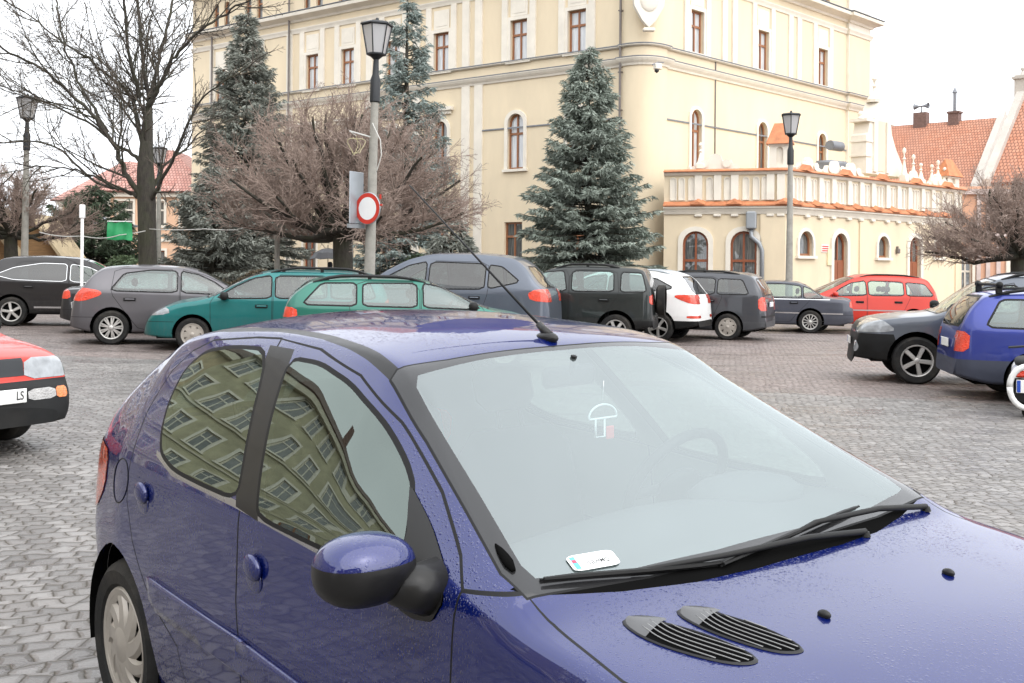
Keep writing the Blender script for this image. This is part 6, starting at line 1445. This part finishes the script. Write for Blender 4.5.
def hero():
    sp=HERO; S=Shell(sp,150); wb=2.458; R=.290
    root=empty('parked_car',mat=Matrix.LocRotScale(Vector((HP['cx'],HP['cy'],0)),Matrix([list(r) for r in HR]).to_quaternion(),None))
    tag(root,'dark blue hatchback in the foreground, wet with raindrops, white card in its windscreen corner','car','cars parked on the square')
    BL=paint('paint_hero_blue',(.0012,.008,.105),metal=.35,drops=1.,rough=.33,dirt=.12,cw=1.,ci=1.78,sl=.0); BR=paint('paint_hero_roof',(.0012,.008,.105),metal=.35,drops=.3,rough=.33,dirt=.12,cw=1.,ci=1.78,sl=.0,dry=(-1.34,-.09,.115,.20))
    BK=pm('wet_black_trim',(.010,.0098,.0098),.4,var=.2,vs=8,coat=.1,spec=.3)
    WSG=glass('misted_windscreen',(.66,.76,.75),.235,haze=.12,hazecol=(.70,.81,.81),gl=(.93,1,1),wav=.002); SG=glass('wet_side_glass',(.26,.33,.29),.17,gl=(.86,1,.92),wav=.002)
    def ztop(x,y):
        s=section(sp,x); k=s[len(s)//2:]; return float(np.interp(-abs(y),-k[:,0],k[:,1]))
    def yside(x,z):
        s=section(sp,x); m=[p for p in s if p[0]>.35]; m.sort(key=lambda p:p[1]); return float(np.interp(z,[p[1] for p in m],[p[0] for p in m]))
    for wx in (0,-wb): S.region(circle(wx,R+.015,R+.042,40),'xz','hole',lambda c:c[1]>.35)
    RG=rounded([(-1.752,1.338),(-1.995,1.332),(-2.19,1.306),(-2.262,1.245),(-2.236,1.15),(-2.178,1.062),(-2.11,1.005),(-1.97,.974),(-1.75,.966),(-1.513,.963),(-1.55,1.04)],2,.2)
    FG=rounded([(-1.60,1.325),(-1.427,1.323),(-1.227,1.287),(-1.028,1.219),(-.855,1.135),(-.785,1.092),(-.71,1.0),(-.69,.927),(-1.025,.929),(-1.36,.942),(-1.40,1.0),(-1.51,1.168)],2,.16)
    fs=lambda c:c[1]>.5
    SAIL=[(-.792,1.095),(-.775,1.092),(-.65,1.035),(-.54,.972),(-.50,.915),(-.535,.865),(-.60,.855),(-.66,.862),(-.69,.915),(-.70,1.0)]
    S.region(RG,'xz','rg',fs); S.region(FG,'xz','fg',fs); S.region(rounded(SAIL,1,.15),'xz','sail',fs)
    S.region(grow(RG,.012),'xz','rgs',fs); S.region(grow(FG,.012),'xz','fgs',fs)
    S.region([(-1.775,1.356),(-1.615,1.354),(-1.52,1.19),(-1.40,1.0),(-1.355,.925),(-1.50,.94),(-1.565,1.04)],'xz','pillar',fs)
    S.region([(-2.14,.988),(-1.97,.950),(-1.5,.936),(-1.0,.905),(-.68,.903),(-.68,.922),(-1.0,.922),(-1.5,.955),(-1.97,.968),(-2.15,1.004)],'xz','weather',fs)
    WSg=[(-.287,-.02),(-.287,.184),(-.303,.423),(-.343,.62),(-.358,.664),(-.40,.668),(-.613,.617),(-.84,.567),(-.995,.532),(-1.030,.505),(-1.034,.30),(-1.024,-.02)]
    WSo=[(-.255,-.02),(-.258,.20),(-.275,.42),(-.305,.60),(-.325,.712),(-.404,.716),(-.59,.667),(-.836,.606),(-1.078,.556),(-1.086,.53),(-1.062,.387),(-1.045,.07),(-1.044,-.02)]
    ff=lambda c:c[2]>.9 and c[0]>-1.3
    S.region(WSg,'xy','ws',ff); S.region(WSo,'xy','wsf',ff); S.region(grow(WSo,.006),'xy','gap',ff)
    HOOD=[(-.192,-.02),(-.192,.15),(-.211,.328),(-.262,.517),(-.318,.688),(-.345,.707),(-.239,.711),(-.117,.728),(-.014,.742),(.2,.728),(.4,.67),(.55,.585),(.64,.46),(.69,.28),(.70,-.02)]
    COWL=[(-.19,-.02),(-.19,.15),(-.21,.33),(-.26,.52),(-.32,.70),(-.36,.73),(-.36,.6),(-.30,.4),(-.26,-.02)]
    fh=lambda c:c[2]>.6 and c[0]>-.5
    S.region(HOOD,'xy','hood',fh); S.region(COWL,'xy','cowl',fh); S.region(grow(HOOD,.007),'xy','gap',fh)
    ST=[(-2.50,.500),(-2.147,.522),(-1.839,.503),(-1.53,.508),(-1.225,.540),(-1.078,.560),(-1.075,.528),(-1.225,.505),(-1.53,.470),(-1.839,.462),(-2.147,.478),(-2.50,.47)]
    S.region(ST,'xy','strip',lambda c:c[2]>1.22)
    S.region([(-1.04,-.02),(-1.06,.4),(-1.085,.53),(-1.2,.50),(-1.53,.468),(-1.839,.46),(-2.147,.476),(-2.45,.468),(-2.45,-.02)],'xy','roof',lambda c:c[2]>1.25)
    FD=[(-1.735,1.374),(-1.479,1.360),(-1.204,1.311),(-.955,1.218),(-.691,1.095),(-.523,.995),(-.462,.946),(-.465,.846),(-.464,.757),(-.47,.5),(-.50,.27),(-1.425,.27),(-1.437,.468),(-1.433,.589),(-1.455,.693),(-1.467,.936),(-1.56,1.138)]
    RD=[(-1.745,1.374),(-1.9,1.368),(-2.189,1.342),(-2.30,1.300),(-2.362,1.23),(-2.372,1.098),(-2.335,.964),(-2.345,.811),(-2.273,.692),(-2.108,.536),(-1.894,.443),(-1.84,.27),(-1.433,.27),(-1.445,.468),(-1.441,.589),(-1.463,.693),(-1.475,.936),(-1.568,1.138)]
    MOULD=[(-2.10,.612),(-1.433,.598),(-.50,.535),(-.50,.44),(-1.433,.50),(-2.03,.515),(-2.09,.545)]
    S.region(MOULD,'xz','mould',fs)
    S.region(FD,'xz','fd',fs); S.region(RD,'xz','rd',fs); S.region(grow(FD,.006),'xz','gap',fs); S.region(grow(RD,.006),'xz','gap',fs)
    S.region([(-.475,.940),(-.335,.953),(-.335,.961),(-.475,.948)],'xz','gap',lambda c:c[1]>.6)
    S.region(rounded([(-2.635,.93),(-2.80,.945),(-3.1,.95),(-3.1,.66),(-2.82,.69),(-2.66,.80)],1,.2),'xz','tl',lambda c:c[1]>.42 and c[0]<-2.5)
    S.region(rounded([(.22,.80),(.40,.68),(.8,.56),(.8,.66),(.60,.745),(.45,.80),(.30,.835)],1,.2),'xz','hl',lambda c:c[1]>.30)
    S.region(rounded([(-.1,1.02),(.58,1.02),(.50,1.29),(-.1,1.32)],1,.15),'yz','rw',lambda c:c[0]<-2.45); S.region(rounded([(-.1,.995),(.60,.995),(.52,1.31),(-.1,1.34)],1,.15),'yz','rws',lambda c:c[0]<-2.4)
    S.region([(-.1,.40),(.36,.40),(.34,.52),(-.1,.52)],'yz','grille',lambda c:c[0]>.5)
    S.region([(-2.9,.47),(-3.2,.47),(-3.2,.484),(-2.9,.484)],'xz','gap',None)
    S.emit('body',[None,'gap','pillar','strip','cowl','weather'],[BL,SEAL,BK,DARKI,pm('weatherstrip_bright',(.35,.35,.36),.25,metal=.8,var=.1)],root,lab2mat={None:0,'gap':1,'pillar':2,'strip':2,'cowl':3,'weather':4})
    S.emit('roof',['roof'],[BR],root); S.emit('hood',['hood'],[BR],root)
    S.emit('windscreen',['ws','wsf'],[WSG,pm('glass_frit',(.008,.008,.009),.5,var=.1,coat=1.,spec=.2)],root); S.emit('rear_window',['rw','rws'],[TGLASS,BK],root); S.emit('grille',['grille'],[TRIM],root)
    for sd in (1,-1):
        S.emit('side_window',['rg','rgs'],[SG,SEAL],root,sd); S.emit('side_window',['fg','fgs'],[SG,SEAL],root,sd); S.emit('mirror_base',['sail'],[BK],root,sd,.004)
        for lab,(hx,hz) in (('fd',(-1.352,.800)),('rd',(-2.185,.858))):
            d=S.emit('door',[lab],[BL],root,sd); y=yside(hx,hz)
            b=MB(); b.T=Matrix.Translation((hx,sd*(y+.004),hz))@Matrix.Rotation(rad(9),4,'Y'); b.blob((0,0,-.028),(.050,.004,.036),18); b.blob((0,sd*.006,.006),(.048,.016,.034),18,e=.95); b.build('handle',BL,d,True)
            if lab=='fd': b=MB(); b.lathe([(0,.006),(.010,.006),(.014,.0)],(hx-.035,sd*(y+.005),hz-.105),16,axis='y'); b.build('lock',ALLOY,d,True)
        m=S.emit('rub_strip',['mould'],[BL],root,sd,.013)
        so=m.modifiers.new('thick','SOLIDIFY'); so.thickness=.016; so.offset=-1
        S.emit('tail_light',['tl'],[lens('orange_red_lens',(.92,.10,.02))],root,sd,.004); S.emit('headlight',['hl'],[CLR],root,sd,.003)
        if sd>0: continue   # the far side mirror is missing in the photo
        # door mirror: painted cap over a black shell on an arm
        c=Vector((-.620,sd*.918,.980)); b=MB(); b.blob((0,0,0),(.088,.114,.076),28,e=.86)
        mi=[]
        for f in b.F:
            q=[Vector(b.V[i]) for i in f]; z=sum(p.z for p in q)/len(q); mi.append(1 if z>.026 else 0)
        b.M=mi; b.V=[(x*(1+.10*z/.076)+c.x-.0,y*(1-.0*z)+c.y,z+c.z) for x,y,z in b.V]; o=b.build('mirror',[BK,BR],root,True)
        b=MB(); b.tube([(-.585,sd*.865,.950),(-.575,sd*.83,.935),(-.57,sd*.775,.925)],[.045,.050,.066],14); b.build('mirror_arm',BK,o,True)
        b=MB(); b.blob((-.684,sd*.915,.982),(.010,.085,.052),20,e=.8); b.build('mirror_glass',CHROME,o,True)
    lin=S.emit('cabin_lining',[None,'fd','rd','roof','pillar','strip','sail'],[LINER],root,0,-.022,lab2mat={k:0 for k in (None,'fd','rd','roof','pillar','strip','sail')})
    # wheel housings, floor, dashboard, seats
    b=MB(); b.box((-2.8,-.68,.2),(.5,.68,.26))
    for wx in (0,-wb):
        for sd in (1,-1):
            Q=[(wx+(R+.045)*math.cos(a),R+.015+(R+.045)*math.sin(a)) for a in [-.25+(math.pi+.5)*i/16 for i in range(17)]]
            b.add([(a,sd*.79,c) for a,c in Q]+[(a,sd*.50,c) for a,c in Q],[(i,i+1,18+i,17+i) for i in range(16)]+[tuple(range(17,34))])
    b.build('underbody',DARKI,root)
    b=MB(); V=[];n=12
    for i,(x,z,w) in enumerate([(-.30,.925,.64),(-.45,.945,.67),(-.62,.955,.68),(-.74,.935,.69),(-.79,.84,.70),(-.78,.6,.70)]):
        for j in range(n+1): y=w*(-1+2*j/n); V.append((x+.04*abs(y),y,z+.02*math.cos(y*4)))
    b.add(V,[(i*(n+1)+j,i*(n+1)+j+1,(i+1)*(n+1)+j+1,(i+1)*(n+1)+j) for i in range(5) for j in range(n)]); b.T=Matrix.Translation((-.66,.36,.95)); b.blob((0,0,0),(.14,.2,.06),14); b.build('dashboard',DASH,root,True,rad(60))
    b=MB(); b.T=Matrix.Translation((-.93,.36,.93))@Matrix.Rotation(rad(-64),4,'Y'); b.tube([(.19*math.cos(2*math.pi*i/28),.19*math.sin(2*math.pi*i/28),0) for i in range(29)],.016,8); b.blob((0,0,-.01),(.07,.09,.03),14)
    for a in (1.57,-1.57,3.14): b.tube([(.05*math.cos(a),.05*math.sin(a),0),(.18*math.cos(a),.18*math.sin(a),0)],.016,6)
    b.build('steering_wheel',TRIM,root,True)
    for yy,x0,hw in ((.36,-1.55,.25),(-.36,-1.55,.25),(.34,-2.42,.30),(-.34,-2.42,.30)):
        b=MB(); b.box((x0-.02,yy-hw,.32),(x0+.52,yy+hw,.52),bev=.07); b.T=Matrix.Translation((x0,yy,.48))@Matrix.Rotation(rad(-17),4,'Y'); b.box((-.10,-hw,-.05),(.06,hw,.56),bev=.075); s=b.build('seat',SEATM,root,True,rad(60))
        b=MB(); b.T=Matrix.Translation((x0,yy,.48))@Matrix.Rotation(rad(-17),4,'Y'); b.box((-.07,-.13,.62),(.03,.13,.79),bev=.045)
        for q in (-.05,.05): b.tube([(-.02,q,.5),(-.02,q,.66)],.007,6)
        b.build('headrest',SEATM,s,True,rad(60))
    b=MB(); b.box((-1.02,-.10,1.255),(-.995,.10,1.315),bev=.012); b.tube([(-1.0,0,1.29),(-.985,0,1.345)],.009,6); b.build('rear_view_mirror',TRIM,root,True,rad(40))
    wheels(root,[0,-wb],R,.17,2*.792-.17+.0,'cap',9,CAPM,0.,(0,0))
    # twin louvres in the bonnet (right-hand side of the car)
    LOUV=pm('louvre_black',(.014,.014,.015),.4,var=.15,spec=.3)
    for P in ([(-.178,.600),(-.158,.555),(-.053,.502),(.078,.484),(.097,.512),(.055,.563),(-.079,.613)],[(-.146,.482),(-.124,.424),(0,.381),(.106,.381),(.118,.407),(.082,.452),(-.042,.487)]):
        Q=rounded(P,2,.25); cx=sum(p[0] for p in Q)/len(Q); cy=sum(p[1] for p in Q)/len(Q); m=len(Q); b=MB()
        def lay(k,o): return [(cx+(x-cx)*k,-(cy+(y-cy)*k),ztop(cx+(x-cx)*k,cy+(y-cy)*k)+o) for x,y in Q]
        b.add(lay(1.03,.001)+lay(.995,.005)+lay(.97,.004)+lay(.95,-.001),[(r*m+i,r*m+(i+1)%m,(r+1)*m+(i+1)%m,(r+1)*m+i) for r in range(3) for i in range(m)]); o=b.build('bonnet_louvre',LOUV,root,True)
        b=MB(); b.add(lay(.955,.0022),[tuple(range(m))]); b.build('louvre_slot',DARKI,o)
        a0=Vector(P[0])*.5+Vector(P[1])*.5; a1=Vector(P[3])*.5+Vector(P[4])*.5; u=(a1-a0).normalized(); w=Vector((-u.y,u.x)); L=(a1-a0).length
        def clipx(p):
            ins=False
            for i in range(m):
                (ax,ay),(bx,by)=Q[i],Q[(i+1)%m]
                if (ay>p[1])!=(by>p[1]) and p[0]<(bx-ax)*(p[1]-ay)/(by-ay)+ax: ins=not ins
            return ins
        b=MB()
        for k in range(-3,4):
            pts=[]
            for t in np.linspace(.14,.97,22):
                bend=.030*math.exp(-((t-.14)/.16)**1.3); p=a0+u*L*t+w*(k*.0155+bend*(-1))
                if clipx(p): pts.append((p.x,-p.y,ztop(p.x,p.y)+.006))
            if len(pts)>3: b.tube(pts,.0013,5)
        b.build('louvre_rib',pm('louvre_rib_grey',(.22,.22,.22),.3,coat=.5),o,True)
        b=MB(); V=[];k=10
        for i in range(k):
            t=i/(k-1)*.24; 
            for j in range(7):
                s=-1+2*j/6; p=a0+u*L*(t-.015)+w*s*(.012+.034*min(1,(t/.20)**.6)); V.append((p.x,-p.y,ztop(p.x,p.y)+.007-.004*s*s))
        b.add(V,[(i*7+j,i*7+j+1,i*7+j+8,i*7+j+7) for i in range(k-1) for j in range(6)]); b.build('louvre_lip',pm('louvre_lip_dark',(.05,.05,.052),.35,coat=.3),o,True)
    for sd in (1,-1):
        b=MB(); z=ztop(.043,.231); b.T=Matrix.Translation((.043,sd*.231,z)); b.blob((0,0,.004),(.016,.010,.010),14); b.build('washer_jet',BK,root,True)
    # wipers
    def wiper(blade,arm,hub):
        b=MB(); P=[(x,-y,ztop(x,y)+.014) for x,y in blade]; b.tube(P,[.004]+[.006]*(len(P)-2)+[.003],6); P2=[(x-.012,-y,ztop(x,y)+.008) for x,y in blade]; b.tube(P2,.005,4)
        A=[(x,-y,ztop(x,y)+.012+(.014 if 0<i<len(arm)-1 else 0)) for i,(x,y) in enumerate(arm)]; b.tube(A,[.008,.008,.007,.005][:len(A)],8); b.lathe([(0,.012),(.010,.012),(.014,.0)],(hub[0],-hub[1],ztop(*hub)),12); b.build('wiper',TRIM,root,True,rad(50))
    ln=lambda a,b,n:[(a[0]+(b[0]-a[0])*i/(n-1),a[1]+(b[1]-a[1])*i/(n-1)) for i in range(n)]
    wiper(ln((-.222,.235),(-.300,-.38),9),[(-.268,-.640),(-.266,-.42),(-.262,-.15),(-.262,-.07)],(-.268,-.640))
    wiper(ln((-.335,.660),(-.228,.23),8),[(-.205,-.27),(-.212,-.05),(-.232,.22),(-.285,.45)],(-.205,-.27))
    b=MB(); p=Vector((-1.092,.0,ztop(-1.092,0))); b.T=None; b.blob((p.x-.012,0,p.z+.004),(.045,.024,.018),16); b.tube([(p.x,0,p.z+.008),(p.x-.05,0,p.z+.042)],[.016,.010],10); o=b.build('aerial',BK,root,True)
    b=MB(); b.tube([(p.x-.045,0,p.z+.038),(-1.83,0.,1.866)],[.0042,.0024],6); b.build('aerial_rod',TRIM,o,True)
    b=MB(); pts=[(-.473+.08*i/4,-(.680+.014*i/4),ztop(-.473+.08*i/4,.680+.014*i/4)+.003) for i in range(5)]; b.tube(pts,[.002,.008,.011,.012,.006],6); b.build('pillar_clip',DARKI,root,True)
    # fuel flap outline on the right-hand rear wing
    b=MB(); pts=[]
    for i in range(25): a=2*math.pi*i/24; x=-2.43+.085*math.cos(a); z=.862+.075*math.sin(a)+.02*math.cos(a); pts.append((x,-(yside(x,z)+.0005),z))
    b.tube(pts,.0022,5); b.build('fuel_flap',SEAL,root)
    # card and hanging ornament inside the windscreen
    M=root.matrix_world.copy(); N3=Vector((.5,0,.87))
    q=[Vector(v) for v in ((-.380,-.553,.993),(-.363,-.443,.993),(-.322,-.464,.970),(-.338,-.577,.970))]
    q=[Vector((v.x,v.y,ztop(v.x,v.y)))+N3*(.0035) for v in q]; c=sum(q,Vector())/4; u=((q[1]-q[0])+(q[2]-q[3])).normalized(); n=((q[1]-q[0]).cross(q[3]-q[0])).normalized(); n=-n if n.z<0 else n; w=n.cross(u)
    T=M@Matrix(((u.x,w.x,n.x,c.x),(u.y,w.y,n.y,c.y),(u.z,w.z,n.z,c.z),(0,0,0,1)))
    o=empty('parking_card',mat=T); tag(o,'small white card with blue strip in a corner of the near windscreen','card')
    b=MB(); P=rounded([(-.060,-.024),(.060,-.024),(.060,.024),(-.060,.024)],2,.12); b.prism(P,lambda a,d,h:(a,d,h),-.0005,.0005); b.build('card_face',pm('card_white',(.92,.94,.93),.5,var=.02),o)
    b=MB(); b.box((-.053,-.019,.0006),(-.040,.019,.0011)); b.build('blue_strip',pm('card_blue',(.10,.42,.60),.5),o); b=MB(); b.box((-.052,.000,.0012),(-.042,.009,.0016)); b.build('red_emblem',pm('card_red',(.45,.06,.10),.5),o)
    text_obj('ILJLHMQ',.017,INK,o,Matrix.Translation((.010,-.004,.0008)),.0002,'CENTER',.9)
    T=M@Matrix.Translation((-.86,-.005,1.165))@Matrix.Rotation(rad(90),4,'Z')@Matrix.Rotation(rad(90),4,'X')
    o=empty('hanging_ornament',mat=T); tag(o,'small white outlined ornament with a red tag hanging behind the near windscreen','ornament')
    WO=pm('ornament_white',(.85,.88,.9),.5)
    b=MB(); b.tube([(.052*math.cos(a),.02+.034*max(math.sin(a),-.12),0) for a in [2*math.pi*i/24 for i in range(25)]],.003,6); b.tube([(-.028,.016,0),(-.028,-.035,0),(.006,-.035,0),(.006,.016,0)],.003,6); b.tube([(0,.066,0),(.004,.12,0)],.0006,4); b.build('outline',WO,o,True)
    b=MB(); b.box((.012,-.045,-.003),(.042,-.008,.003),bev=.003); b.build('red_tag',pm('ornament_red',(.6,.06,.06),.5),o)
hero()
